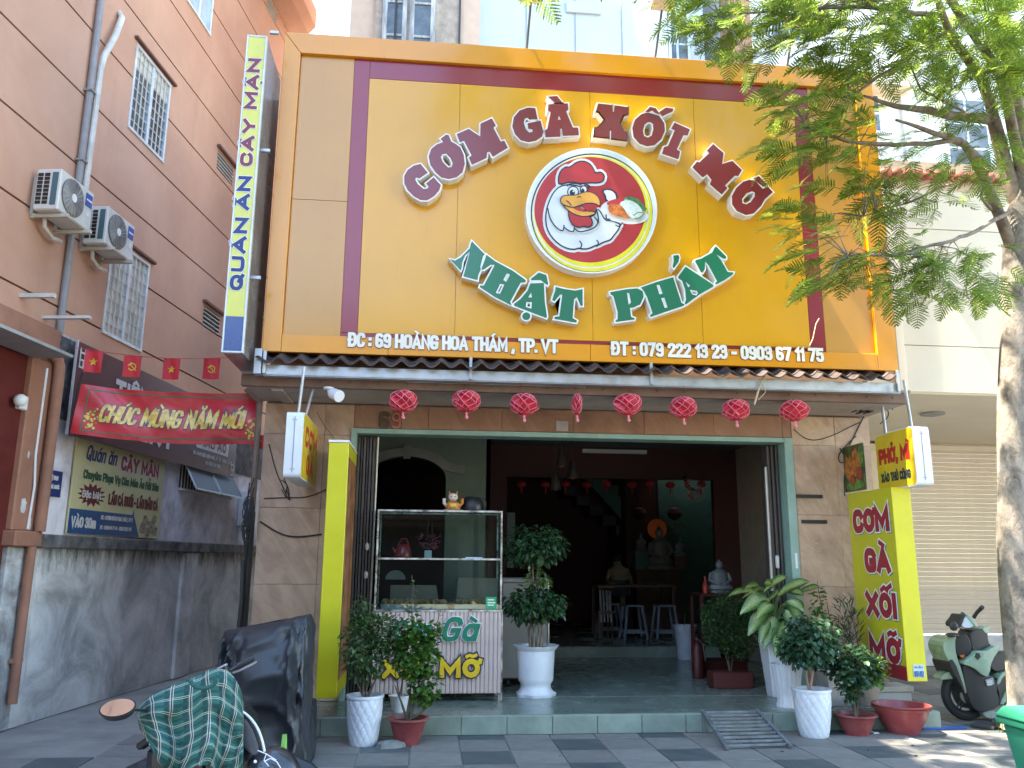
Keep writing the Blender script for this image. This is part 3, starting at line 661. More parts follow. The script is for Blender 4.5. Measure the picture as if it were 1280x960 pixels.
# address lines
m_let = mat('cream_letter', (.72, .70, .62), .5, var=.08)
m_shd = mat('brown_letter_edge', (.16, .06, .02), .6)
def adr(s, px0, px1, py):
    a = sp(px0, py, SY-.012); b_ = sp(px1, py, SY-.012)
    text(s, (a[0], SY-.002, 3.715), (1, 0, 0), (0, 0, 1), .155, .034, m_let, 'lettering', bb, width=b_[0]-a[0], depth=.012, outline=m_shd, ow=.22)
adr('ĐC : 69 HOÀNG HOA THÁM , TP. VT', 434, 698, 440); adr('ĐT : 079 222 13 23 - 0903 67 11 75', 764, 1030, 450)
# round rooster logo, printed face built up in thin layers
LG = 8.20; ok_ = (650, 180); ks = 1016/180
lay = [0]
def lpt(x, y): return sp(ok_[0]+x/ks, ok_[1]+y/ks, LG)
def lg(loop, mt, nm, it=1, pts=None):
    lay[0] += 1; y = LG-.0014*lay[0]
    L = [lpt(x, y_) for x, y_ in (smoothloop(loop, it) if it else loop)]
    mb = MB(); mb.prism([L], lambda u, v, d: (u, -d, v), -(y+.0012), -y, back=False); return mb.build(nm, mt, logo)
def ln(pts, wpx, mt, nm='ink_line', it=2, closed=False):
    lay[0] += 1; y = LG-.0014*lay[0]
    L = [lpt(x, y_) for x, y_ in smoothloop(pts, it, closed)]
    mb = MB(); ribbon(mb, L, wpx/ks/118, lambda u, v, d: (u, -d, v), -(y+.0012), -y, closed); mb.build(nm, mt, logo)
ell = lambda cx, cy, rx, ry, n=48: [(cx+rx*cos(2*pi*k/n), cy+ry*sin(2*pi*k/n)) for k in range(n)]
m_pw = mat('print_white', (.66, .70, .72), .35, var=.05); m_pr = mat('print_red', (.45, .03, .035), .35, var=.07); m_py = mat('print_yellow', (.75, .66, .03), .35, var=.1)
m_ink = mat('print_navy', (.012, .018, .045), .4); m_pb = mat('print_beak', (.72, .34, .06), .4); m_pg = mat('print_green', (.06, .2, .06), .5, var=.3, scale=30); m_po = mat('print_fried', (.62, .16, .03), .45, var=.35, scale=25)
L0 = [lpt(x, y) for x, y in ell(505, 470, 463, 443, 64)]
mb = MB(); mb.prism([L0], lambda u, v, d: (u, -d, v), -(SY+.044), -LG, back=False); logo = mb.build('round_logo', m_lw, bb)
lg(ell(507, 472, 452, 434, 64), m_pw, 'print_disc', 0); lg(ell(505, 485, 430, 418, 64), m_ink, 'ink_ring', 0); lg(ell(508, 489, 424, 412, 64), m_py, 'print_ring', 0)
lg(ell(500, 480, 412, 400, 64), m_pw, 'print_ring', 0); lg(ell(503, 478, 403, 392, 64), m_py, 'print_ring', 0); lg(ell(493, 466, 392, 372, 64), m_pr, 'print_disc', 0)
body = [(275,300),(230,345),(200,405),(178,480),(175,560),(195,630),(240,690),(300,735),(370,755),(420,742),(430,750),(480,748),(530,725),(550,722),(590,700),(640,685),(660,655),(690,620),(715,570),(680,555),(640,540),(600,540),(560,465),(530,465),(525,500),(480,520),(450,400),(460,310),(350,285)]
comb = [(270,300),(262,250),(280,190),(320,160),(350,165),(390,130),(440,118),(490,135),(520,175),(530,205),(570,195),(600,225),(590,270),(550,285),(490,282),(430,290),(350,275)]
def outl(l, g): return [(x, -y) for x, y in offset([(x, -y) for x, y in l], g)]
lg(outl(body, 16), m_pw, 'print_halo'); lg(outl(comb, 16), m_pw, 'print_halo')
lg([(570,330),(620,314),(675,335),(695,390),(660,420),(600,412),(596,370)], m_ink, 'ink_thumb')
lg([(584,336),(620,326),(665,345),(680,392),(650,410),(612,402),(606,365)], m_pw, 'print_thumb')
lg(comb, m_ink, 'ink_comb'); lg(outl(comb, -9), m_pr, 'print_comb')
lg(body, m_ink, 'ink_body'); lg(outl(body, -9), m_pw, 'print_body')
lg([(560,460),(585,425),(640,400),(720,392),(800,400),(870,470),(912,520),(870,560),(780,575),(700,560),(640,545),(590,520)], m_pw, 'print_plate')
for c_, r_, p_ in ((372, 36, 19), (446, 22, 12)):
    yy = 345 if c_ == 372 else 330
    lg(ell(c_, yy, r_+6, r_+8, 20), m_ink, 'ink_eye', 0); lg(ell(c_, yy, r_-2, r_, 20), m_pw, 'print_eye', 0); lg(ell(c_-6, yy+6, p_, p_+3, 16), m_ink, 'ink_pupil', 0); lg(ell(c_+2, yy-4, p_*.35, p_*.35, 10), m_pw, 'print_glint', 0)
ln([(455,300),(470,296),(490,312)], 12, m_ink); ln([(330,305),(350,290),(400,288),(430,300)], 8, m_ink)
wat = [(340,470),(345,530),(370,580),(415,595),(445,582),(480,595),(505,575),(495,530),(450,510),(400,500)]
lg(outl(wat, 8), m_ink, 'ink_wattle'); lg(wat, m_pr, 'print_wattle')
lb = [(300,440),(330,470),(380,505),(450,522),(520,505),(520,490),(460,488),(410,465),(370,440)]
lg(outl(lb, 7), m_ink, 'ink_beak'); lg(lb, m_pb, 'print_beak'); lg([(350,445),(400,450),(430,465),(470,492),(420,488),(380,470)], m_pr, 'print_tongue')
lg([(420,450),(470,428),(530,432),(545,450),(520,480),(470,484)], m_pr, 'print_mouth')
ub = [(282,405),(300,378),(350,378),(400,375),(450,352),(505,356),(550,392),(560,450),(525,428),(470,425),(420,440),(370,458),(320,445),(290,430)]
lg(outl(ub, 7), m_ink, 'ink_beak'); lg(ub, m_pb, 'print_beak'); ln([(400,390),(412,382),(424,388)], 7, m_ink); ln([(325,415),(340,425),(355,445)], 8, m_ink)
ln([(192,470),(205,540),(250,605),(300,632),(305,588)], 9, m_ink); ln([(305,600),(335,625),(372,636),(378,602)], 9, m_ink); ln([(378,610),(410,635),(450,628),(500,615),(535,590),(545,560),(520,530)], 9, m_ink)
ln([(545,570),(545,520),(530,475)], 9, m_ink); ln([(600,515),(600,545),(625,545)], 9, m_ink); ln([(415,700),(432,725),(420,748)], 9, m_ink); ln([(535,695),(548,712),(535,735)], 9, m_ink); ln([(668,590),(690,600),(715,572)], 8, m_ink)
lg([(600,430),(640,410),(700,398),(735,405),(720,425),(680,445),(640,455),(610,450)], m_pr, 'print_tomato')
lg([(612,470),(620,440),(660,440),(710,455),(735,490),(745,520),(778,542),(730,540),(650,515),(620,500)], m_po, 'print_drumstick')
lg([(715,402),(760,385),(820,405),(865,450),(885,475),(858,495),(825,450),(770,415)], m_pg, 'print_leaves', 0)
lg([(685,435),(740,412),(800,425),(845,470),(858,505),(835,535),(790,545),(755,520),(730,480)], mat('print_rice', (.62, .68, .62), .5, var=.12, scale=40), 'print_rice')
ln([(790,520),(820,500),(855,500)], 6, m_pg); ln([(800,545),(840,535),(860,510)], 6, m_pg)
# flood lamps on poles behind the top edge
def flood(px0, py0, px1, py1, lab):
    a = onY(px0, py0, 8.5); a.z = Z1-.3; b_ = onY(px1, py1, 8.1); t = thing('flood_lamp', lab, 'flood lamp', a, 'flood lamps leaning over the billboard')
    mb = MB(); mb.tube([a, b_], .014, 8); mb.build('pole', mat('dark_pole', (.12, .12, .13), .5, .4), t)
    mb = MB(); mb.obox((b_.x, b_.y-.06, b_.z+.02), (.26, .2, .07), Matrix.Rotation(R(-20), 3, 'X')); mb.obox((b_.x-.0, b_.y-.16, b_.z+.045), (.24, .015, .11)); mb.build('lamp_head', m_steel, t, bevel=.008)
    mb = MB(); mb.tube([(b_.x-.16, b_.y-.05, b_.z), (b_.x-.19, b_.y-.08, b_.z+.01)], .008, 6); mb.build('bracket', m_steel, t)
flood(655, 60, 664, -2, 'flood lamp on a pole above the middle of the billboard'); flood(812, 72, 828, 8, 'flood lamp on a pole right of the middle of the billboard'); flood(975, 80, 992, 30, 'flood lamp pole half hidden in tree leaves at right of billboard')

# ================================================================== tall blue and yellow box sign
m_alu = mat('white_aluminium', (.6, .66, .7), .4, .2); m_acry = mat('yellow_acrylic', (.62, .60, .07), .3, var=.06, coat=.4); m_blue = mat('blue_acrylic', (.012, .045, .2), .3, var=.1, coat=.4)
bs = thing('box_sign', 'tall narrow yellow and blue box sign on the billboard left edge', 'sign', (-1.88, 7.9, 3.53))
bx0, bx1, bz0_, bz1_ = -1.985, -1.79, 3.525, 6.9
mb = MB(); mb.box(bx0, bx1, 7.9, 8.72, bz0_, bz1_); mb.build('case', mat('smoked_side', (.2, .215, .22), .22, .1, var=.25, scale=2, coat=.3, dirt=.5, dcol=(.06, .06, .06)), bs, bevel=.004)
mb = MB()
for x in (bx0-.004, bx1-.012): mb.box(x, x+.016, 7.885, 7.93, bz0_-.003, bz1_+.003)
for z in (bz0_-.004, bz1_-.014): mb.box(bx0+.013, bx1-.013, 7.887, 7.93, z, z+.018)
mb.build('frame', m_alu, bs, bevel=.002)
zb = sp(285, 395, 7.89)[1]
mb = MB(); mb.box(bx0+.013, bx1-.013, 7.892, 7.899, zb, bz1_-.015); mb.build('yellow_face', m_acry, bs)
mb = MB(); mb.box(bx0+.013, bx1-.013, 7.892, 7.899, bz0_+.015, zb-.001); mb.build('blue_face', m_blue, bs)
m_lb = mat('letter_blue', (.012, .03, .16), .4); m_lm = mat('letter_maroon', (.2, .02, .05), .4); m_lwh = mat('letter_white', (.75, .75, .72), .4)
def vtext(s, py0, py1, mt):
    z0, z1 = sp(290, py0, 7.89)[1], sp(300, py1, 7.89)[1]
    text(s, (-1.835, 7.891, z0), (0, 0, 1), (-1, 0, 0), .125, .036, mt, 'lettering', bs, width=z1-z0, depth=.004, outline=m_lwh, ow=.35)
vtext('QUÁN', 363, 272, m_lb); vtext('ĂN', 262, 220, m_lb); vtext('CÂY', 207, 148, m_lm); vtext('MẬN', 135, 72, m_lm)
for py in (48, 195, 353):
    z = sp(335, py, 8.1)[1]; mb = MB(); mb.box(-1.79, -1.70, 8.0, 8.03, z, z+.03); mb.build('stay', m_steel, bs)
for k, z in enumerate([bz0_+.2+.42*i for i in range(8)]):
    mb = MB(); mb.ball((bx0-.006, 7.95, z), .008, 6); mb.build('screw', m_steel, bs)
# ================================================================== tall yellow boxes flanking the shop
m_yb = mat('yellow_board', (.58, .54, .012), .38, var=.06, scale=2, coat=.25, dirt=.2, dcol=(.35, .3, .05)); m_rl = mat('print_red_letter', (.36, .02, .03), .45)
yl = thing('yellow_board', 'tall plain yellow sign box on left pillar beside the opening', 'sign', (-.86, 8.3, .345))
mb = MB(); mb.box(-.985, -.79, 8.3, 9.225, .345, 2.74); mb.build('box', m_yb, yl, bevel=.004)
mb = MB(); mb.box(-.99, -.785, 8.29, 9.225, 2.742, 2.765); mb.build('cap', m_white, yl, bevel=.002)
mb = MB(); mb.box(-.788, -.783, 8.33, 9.2, .5, 2.6); mb.build('printed_side', mat('brown_print', (.3, .12, .05), .5, var=.5, scale=5), yl)
yr = thing('lettered_yellow_board', 'tall yellow sign box lettered in red on right pillar beside plants', 'sign', (4.93, 8.3, .46))
mb = MB(); mb.box(4.822, 5.03, 8.3, 9.225, .46, 2.395); mb.build('box', m_yb, yr, bevel=.004)
mb = MB(); mb.box(4.815, 4.8205, 8.3, 9.2, .462, .60); mb.build('red_base_print', m_rl, yr)
m_tsh = mat('print_shadow_white', (.75, .78, .76), .5); m_tgr = mat('print_shadow_green', (.07, .2, .16), .5)
def rt_(s, z, h, y0, y1):
    text(s, (4.8205, y0-.012, z-.012), (0, -1, 0), (0, 0, 1), h, h*.235, m_tgr, 'lettering', yr, width=y0-y1, depth=.002, outline=m_tgr, ow=.3)
    text(s, (4.818, y0, z), (0, -1, 0), (0, 0, 1), h, h*.3, m_rl, 'lettering', yr, width=y0-y1, depth=.003, outline=m_tsh, ow=.35)
for s, py, h, y0, y1 in (('CƠM', 664, .2, 9.14, 8.38), ('GÀ', 715, .2, 8.95, 8.43), ('XỐI', 770, .2, 8.99, 8.38), ('MỠ', 824, .2, 8.99, 8.38)):
    p = onX(1095, py, 4.82); rt_(s, p.z-.01, .265, y0, y1)
p = onY(1138, 848, 8.29); mb = MB(); mb.box(4.885, 5.0, 8.292, 8.299, .50, .62); mb.build('sticker', mat('pale_sticker', (.5, .62, .68), .5), yr)
text('0974 852', (4.89, 8.291, .505), (1, 0, 0), (0, 0, 1), .06, .012, mat('sticker_blue', (.02, .15, .4), .5), 'lettering', yr, width=.105, depth=.002)
text('IN ẤN', (4.9, 8.291, .585), (1, 0, 0), (0, 0, 1), .02, .004, _mc['sticker_blue'], 'lettering', yr, width=.08, depth=.002)
# food picture above it
fp = thing('food_picture', 'printed picture of fried chicken above the lettered yellow box', 'poster', (4.8, 9.0, 2.42))
mb = MB(); mb.box(4.80, 4.822, 8.78, 9.22, 2.41, 2.93); mb.build('board', mat('print_dark_green', (.07, .1, .03), .45, var=.6, scale=9), fp, bevel=.003)
def blob(cy, cz, ry, rz, mt, k, nm, n=14):
    mb = MB(); mb.prism([[(cy+ry*cos(2*pi*i/n)*(1+.12*sin(5*i+cy*9)), cz+rz*sin(2*pi*i/n)*(1+.12*cos(3*i))) for i in range(n)]], lambda u, v, d: (4.80-d, u, v), 0, .002*k); mb.build(nm, mt, fp)
m_veg = mat('print_salad', (.12, .26, .04), .5, var=.5, scale=22)
blob(9.0, 2.48, .19, .06, m_veg, 1, 'print_salad'); blob(8.83, 2.78, .05, .12, m_veg, 1, 'print_salad')
blob(9.1, 2.68, .09, .15, mat('print_chicken', (.48, .16, .03), .4, var=.5, scale=16), 2, 'print_chicken'); blob(8.94, 2.72, .09, .16, _mc['print_chicken'], 3, 'print_chicken'); blob(8.88, 2.6, .06, .08, mat('print_chicken_dark', (.3, .05, .02), .4, var=.5, scale=16), 4, 'print_chicken'); blob(9.03, 2.54, .06, .06, _mc['print_chicken_dark'], 4, 'print_chicken')
blob(9.1, 2.83, .03, .03, mat('print_basil', (.03, .07, .02), .5), 4, 'print_leaf', 8)
# ================================================================== hanging light boxes
def lightbox(x0, x1, y0, y1, z0, z1, side, nm, lab, poles, txt):
    t = thing(nm, lab, 'sign', ((x0+x1)/2, (y0+y1)/2, z1))
    mb = MB(); r = .045; cs = []
    for cy, cz, a0 in ((y1-r, z1-r, 0), (y0+r, z1-r, 90), (y0+r, z0+r, 180), (y1-r, z0+r, 270)):
        for k in range(5): a = R(a0+22.5*k); cs.append((cy+r*cos(a), cz+r*sin(a)))
    mb.prism([cs], lambda u, v, d: (d, u, v), x0, x1); mb.build('case', mat('white_lightbox', (.66, .70, .78), .35, var=.03), t, smooth=True, ang=30)
    mb = MB(); mb.box((x0+x1)/2-.004, (x0+x1)/2+.004, y0-.004, y0-.0005, z0+.05, z1-.05)
    for z in (z0+.08, z1-.08):
        for dx in (-.015, .015): mb.ball(((x0+x1)/2+dx, y0-.002, z), .006, 6)
    mb.build('seam', m_grey, t)
    cs2 = [((y-(y0+y1)/2)*.965+(y0+y1)/2, (z-(z0+z1)/2)*.965+(z0+z1)/2) for y, z in cs]
    xf = x1 if side > 0 else x0; mb = MB(); mb.prism([cs2], lambda u, v, d: (xf+side*d, u, v), -.001, .004); mb.build('yellow_face', mat('lit_yellow', (.85, .66, .01) if side < 0 else (.7, .5, .02), .35, var=.1, scale=3, coat=.3), t)
    for p, q in poles: mb = MB(); mb.tube([p, q], .016, 8); mb.build('hanger', m_steel, t)
    for (s, yy, yw, z, h, mt, mo) in txt:
        text(s, (xf+side*.0045, yy, z), (0, side, 0), (0, 0, 1), h, h*.28, mt, 'lettering', t, width=yw, depth=.003, outline=mo, ow=.25)
    return t
lightbox(-1.36, -1.2, 8.0, 9.1, 2.36, 2.99, 1, 'hanging_lightbox', 'hanging lightbox with white end at left of canopy, red words on yellow', [((-1.24, 8.1, 3.45), (-1.27, 8.1, 2.97)), ((-1.2, 8.5, 3.31), (-1.27, 8.5, 2.97))],
    [('CƠM', 8.13, .86, 2.68, .2, _mc.get('bright_red_letter') or mat('bright_red_letter', (.5, .02, .02), .4), m_yb), ('GÀ', 8.28, .5, 2.42, .2, mat('bright_red_letter', ()), m_yb)])
lightbox(4.935, 5.11, 8.0, 8.74, 2.39, 3.0, -1, 'hanging_lightbox', 'bright yellow hanging lightbox on the right of canopy with blue and red words', [((4.95, 8.1, 3.5), (4.99, 8.1, 2.98)), ((4.97, 8.6, 3.4), (4.99, 8.6, 2.98))],
    [('PHỞ, MÌ', 8.68, .6, 2.665, .17, mat('bright_red_letter', (.6, .03, .02), .4), m_yb), ('XÀO THỦ CÔNG', 8.66, .57, 2.47, .10, m_ink, m_yb)])
# ================================================================== white spotlight under the canopy
sl = thing('spot_camera', 'small white swivelling spotlight under left end of the canopy', 'spotlight', (-1.03, 8.35, 3.31))
mb = MB(); mb.lathe([(.001, 0), (.05, 0), (.05, -.02), (.001, -.022)], (-1.03, 8.38, 3.31), 14); mb.build('base', m_white, sl, smooth=True)
mb = MB(); mb.tube([(-1.03, 8.38, 3.3), (-1.02, 8.36, 3.25)], .014, 8); mb.build('neck', m_white, sl)
mb = MB(); a, b_ = V((-1.0, 8.33, 3.25)), V((-.9, 8.22, 3.19)); mb.tube([a, a.lerp(b_, .2), b_], [.03, .055, .06], 14); mb.build('head', m_white, sl, smooth=True)
# ================================================================== red paper lanterns
m_lan = mat('red_paper', (.62, .03, .055), .45, var=.25, scale=14, spec=.7)
m_lane = mat('pink_paper_edge', (.75, .22, .26), .5)
def lantern(px, py, r, lab, flat=1., rz=0., Y=8.35):
    c = onY(px, py, Y); t = thing('paper_lantern', lab, 'lantern', c, 'red paper lanterns under the canopy')
    mb = MB(); n, m_ = 18, 8; prof = [(sin(pi*(j+.02)/(m_+.04))**.85*r, -cos(pi*j/m_)*r*.86) for j in range(m_+1)]
    vs = []; Mr = Matrix.Rotation(rz, 3, 'Z')
    for j, (pr, z) in enumerate(prof):
        for k in range(n):
            q = pr*(1.15 if (k+j) % 2 else .74)*(1+.22*noise.noise(V((cos(a0:=2*pi*k/n)*1.6+px, sin(a0)*1.6, z*14)))); a = 2*pi*(k+.35*sin(j*2+k))/n; v_ = Mr @ V((q*cos(a)*flat, q*sin(a), 0)); vs.append(c+v_+V((0, 0, z-.1*r*(q < pr))))
    fs = [(j*n+k, j*n+(k+1) % n, (j+1)*n+(k+1) % n, (j+1)*n+k) for j in range(m_) for k in range(n)]
    mb.add(vs, fs); b_ = mb.build('paper_ball', m_lan, t)
    mb = MB()
    for j in range(1, m_-1):
        for k in range(n):
            if (k+j) % 2:
                for k2 in (k-1, k+1):
                    mb.tube([vs[j*n+k], vs[(j+1)*n+k2 % n]], .0034, 3, cap=False)
    mb.build('paper_rib', m_lane, t)
    mb = MB(); mb.tube([c+V((0, 0, r*.8)), (c.x+.01, c.y+.07, 3.30)], .003, 4); mb.build('string', m_red, t)
    mb = MB(); mb.tube([c+V((0, 0, -r*.8)), c+V((.004, 0, -r*1.25))], .012, 6); mb.ball(c+V((.006, 0, -r*1.35)), r*.15, 8); mb.build('tassel', m_lane, t)
lab = ['pinkish red paper lantern by the house number, leftmost under canopy', 'red paper lantern under canopy, second from the left', 'pinkish red paper lantern under canopy, third from the left', 'half folded red paper lantern hanging edge on over the doorway middle', 'red paper lantern just right of the half folded one', 'red paper lantern third from the right under canopy', 'red paper lantern second from the right under canopy', 'smooth red paper lantern at the far right under canopy']
for k, (px, py) in enumerate(((504, 501), (583, 501), (655, 505), (721, 505), (785, 505), (854, 509), (920, 512), (993, 513))):
    lantern(px, py, .128+.006*((k*3) % 3), lab[k], .34 if k == 3 else 1., 0 if k == 3 else k*.37)
# ================================================================== left: neighbour house and alley wall, in the alley's own frame (t along, o out, z up)
AL = .1476
TA = Matrix(((sin(AL), cos(AL), 0, -3.875), (cos(AL), -sin(AL), 0, 9.641), (0, 0, 1, 0), (0, 0, 0, 1)))
def ta(t, o, z): return TA @ V((t, o, z))
def abox(mb, t0, t1, o0, o1, z0, z1, mi=0): mb.box(t0, t1, o0, o1, z0, z1, mi)
def stucco():
    m, nt, b = new_mat('orange_stucco'); co = coords(nt)
    n = noisef(nt, co, .7, 6, .65, .5); c = ramp(nt, n, [(.3, (.46, .245, .165)), (.55, (.53, .295, .20)), (.75, (.58, .335, .235))])
    st = noisef(nt, coords(nt, (2.2, 2.2, .25)), 1.5, 7, .7); c = mixc(nt, ramp(nt, st, [(.56, 0.), (.8, .4)]), c, (.33, .19, .13))
    d = noisef(nt, co, 5, 8, .75); c = mixc(nt, ramp(nt, d, [(.6, 0.), (.78, .35)]), c, (.32, .18, .12))
    nt.links.new(c, b.inputs['Base Color']); b.inputs['Roughness'].default_value = .85
    bump(nt, b, noisef(nt, co, 9, 6, .6), .12, .015); return m
m_st = stucco()
m_groove = mat('groove_brown', (.16, .07, .05), .8)
nh = thing('neighbour_house', 'tall orange stucco house beside the alley with grooved side wall', 'house', ta(0, 0, 0))
mb = MB(TA); abox(mb, -7, 7.0, -3, -.035, 0, 9.98); abox(mb, -7, 5.6, -3, -.035, 9.98, 16); mb.build('wall', m_groove, nh)
# stucco panels between horizontal grooves; openings cut round windows
gz = [3.2, 4.22, 5.06, 5.88, 6.70, 7.52, 8.34, 9.16, 9.98, 10.8, 11.62, 12.44, 13.26, 14.1, 15, 16]
wins = [(.24, 1.19, 6.85, 8.0), (.18, 1.12, 4.19, 5.36), (1.4, 2.23, 9.5, 11.3), (2.88, 3.53, 7.62, 7.92), (2.87, 3.5, 5.04, 5.36), (4.4, 4.95, 11.6, 11.9), (-.9, .1, 9.9, 11.2)]
for a, b_ in zip(gz[:-1], gz[1:]):
    z0, z1 = a+.012, b_-.012; ts = [-7, -1.75, 2.4, 7.0 if a < 9.9 else 5.6]
    for s0, s1 in zip(ts[:-1], ts[1:]):
        mb = MB(TA); rem = [(s0, s1, z0, z1)]
        for (w0, w1, v0, v1) in wins:
            nr = []
            for (p0, p1, q0, q1) in rem:
                if w1 <= p0 or w0 >= p1 or v1 <= q0 or v0 >= q1: nr.append((p0, p1, q0, q1)); continue
                if w0 > p0: nr.append((p0, w0, q0, q1))
                if w1 < p1: nr.append((w1, p1, q0, q1))
                c0, c1 = max(p0, w0), min(p1, w1)
                if v0 > q0: nr.append((c0, c1, q0, v0))
                if v1 < q1: nr.append((c0, c1, v1, q1))
            rem = nr
        for (p0, p1, q0, q1) in rem: abox(mb, p0, p1, -.034, 0, q0, q1)
        mb.build('stucco_panel', m_st, nh)
m_wf = mat('aluminium_frame', (.62, .66, .68), .4, .3); m_pane = mat('window_pane', (.10, .12, .13), .08, var=.5, scale=3, coat=.5); m_curt = mat('window_blind', (.55, .52, .45), .7, var=.2, scale=5)
m_bar = mat('white_bar', (.6, .58, .53), .5)
def window(w, eye=True, bars=(6, 8), blind=None):
    t0, t1, z0, z1 = w; mb = MB(TA)
    abox(mb, t0-.01, t1+.01, -.04, .015, z1-.03, z1+.01); abox(mb, t0-.01, t1+.01, -.04, .02, z0-.01, z0+.03)
    abox(mb, t0-.01, t0+.03, -.04, .012, z0+.03, z1-.03); abox(mb, t1-.03, t1+.01, -.04, .012, z0+.03, z1-.03)
    tm = (t0+t1)/2; abox(mb, tm-.03, tm+.03, -.04, .008, z0+.03, z1-.03)
    fr_ = mb.build('window', m_wf, nh, bevel=.003)
    for a, b_ in ((t0+.03, tm-.03), (tm+.03, t1-.03)):
        mb = MB(TA); abox(mb, a, b_, -.032, -.02, z0+.03, z1-.03); mb.build('pane', m_pane if not blind else blind, fr_)
        if not blind: mb = MB(TA); abox(mb, a, b_, -.0195, -.018, z1-.3, z1-.03); mb.build('blind', m_curt, fr_)
        mb = MB(TA)
        for k in range(1, bars[0]//2+1):
            x = a+(b_-a)*k/(bars[0]//2+1); abox(mb, x-.006, x+.006, -.008, .004, z0+.03, z1-.03)
        for k in range(1, bars[1]):
            z = z0+(z1-z0)*k/bars[1]; abox(mb, a, b_, -.006, .002, z-.004, z+.004)
        if bars[0]: mb.build('grille', m_bar, fr_)
    if eye:
        mb = MB(TA); abox(mb, t0-.08, t1+.1, 0, .05, z1+.04, z1+.075); mb.build('eyebrow', m_groove, nh, bevel=.004)
window(wins[0]); window(wins[1], blind=m_curt); window(wins[2], False, (0, 1), mat('blue_reflecting_pane', (.35, .5, .6), .05)); window(wins[6], True)
for w_ in wins[3:6]:
    t0, t1, z0, z1 = w_; mb = MB(TA); abox(mb, t0, t1, -.034, -.03, z0, z1); vt = mb.build('vent', m_dark, nh)
    for k in range(5):
        z = z0+.03+(z1-z0)*k/5; mb = MB(TA); abox(mb, t0, t1, -.028, .005, z, z+.012); mb.build('louvre', m_bar, vt)
    mb = MB(TA); abox(mb, t0-.06, t1+.08, 0, .06, z1+.04, z1+.08); mb.build('eyebrow', m_groove, nh, bevel=.004)
mb = MB(TA); mb.prism([[(-.6, 12.4), (-.6, 12.0), (.02, 11.93), (.38, 11.96), (.52, 12.12), (.52, 12.5), (-.6, 12.5)]], lambda u, v, d: (d, u, v), 3.9, 5.75); mb.build('balcony', m_st, nh, bevel=.01)
mb = MB(TA); abox(mb, -7.2, 5.4, -3, .25, 16, 16.25); mb.build('roof', m_st, nh)  # unseen top of the house, raised so its shadow covers the right-hand pots
# pipes
gp = thing('grey_pipe', 'long grey downpipe on the orange wall', 'pipe', ta(-.7, .05, 4))
mb = MB(TA); mb.tube([(-.70, .05, 16), (-.70, .05, 3.9)], .038, 10);
for z in (5.9, 6.75, 8.4): abox(mb, -.75, -.65, 0, .1, z, z+.02)
mb.build('pipe', mat('grey_pipe', (.26, .25, .25), .5), gp, smooth=True)
wp = thing('white_pipe', 'white drainpipe bending beside the grey downpipe on the orange wall', 'pipe', ta(-.6, .05, 5.4))
mb = MB(TA); mb.tube([(-.24, .0, 8.1), (-.26, .06, 8.02), (-.38, .08, 7.7), (-.56, .08, 7.3), (-.6, .08, 7.1), (-.61, .08, 5.4)], .036, 10); mb.build('pipe', mat('white_pipe', (.62, .58, .52), .5, dirt=.4), wp, smooth=True)
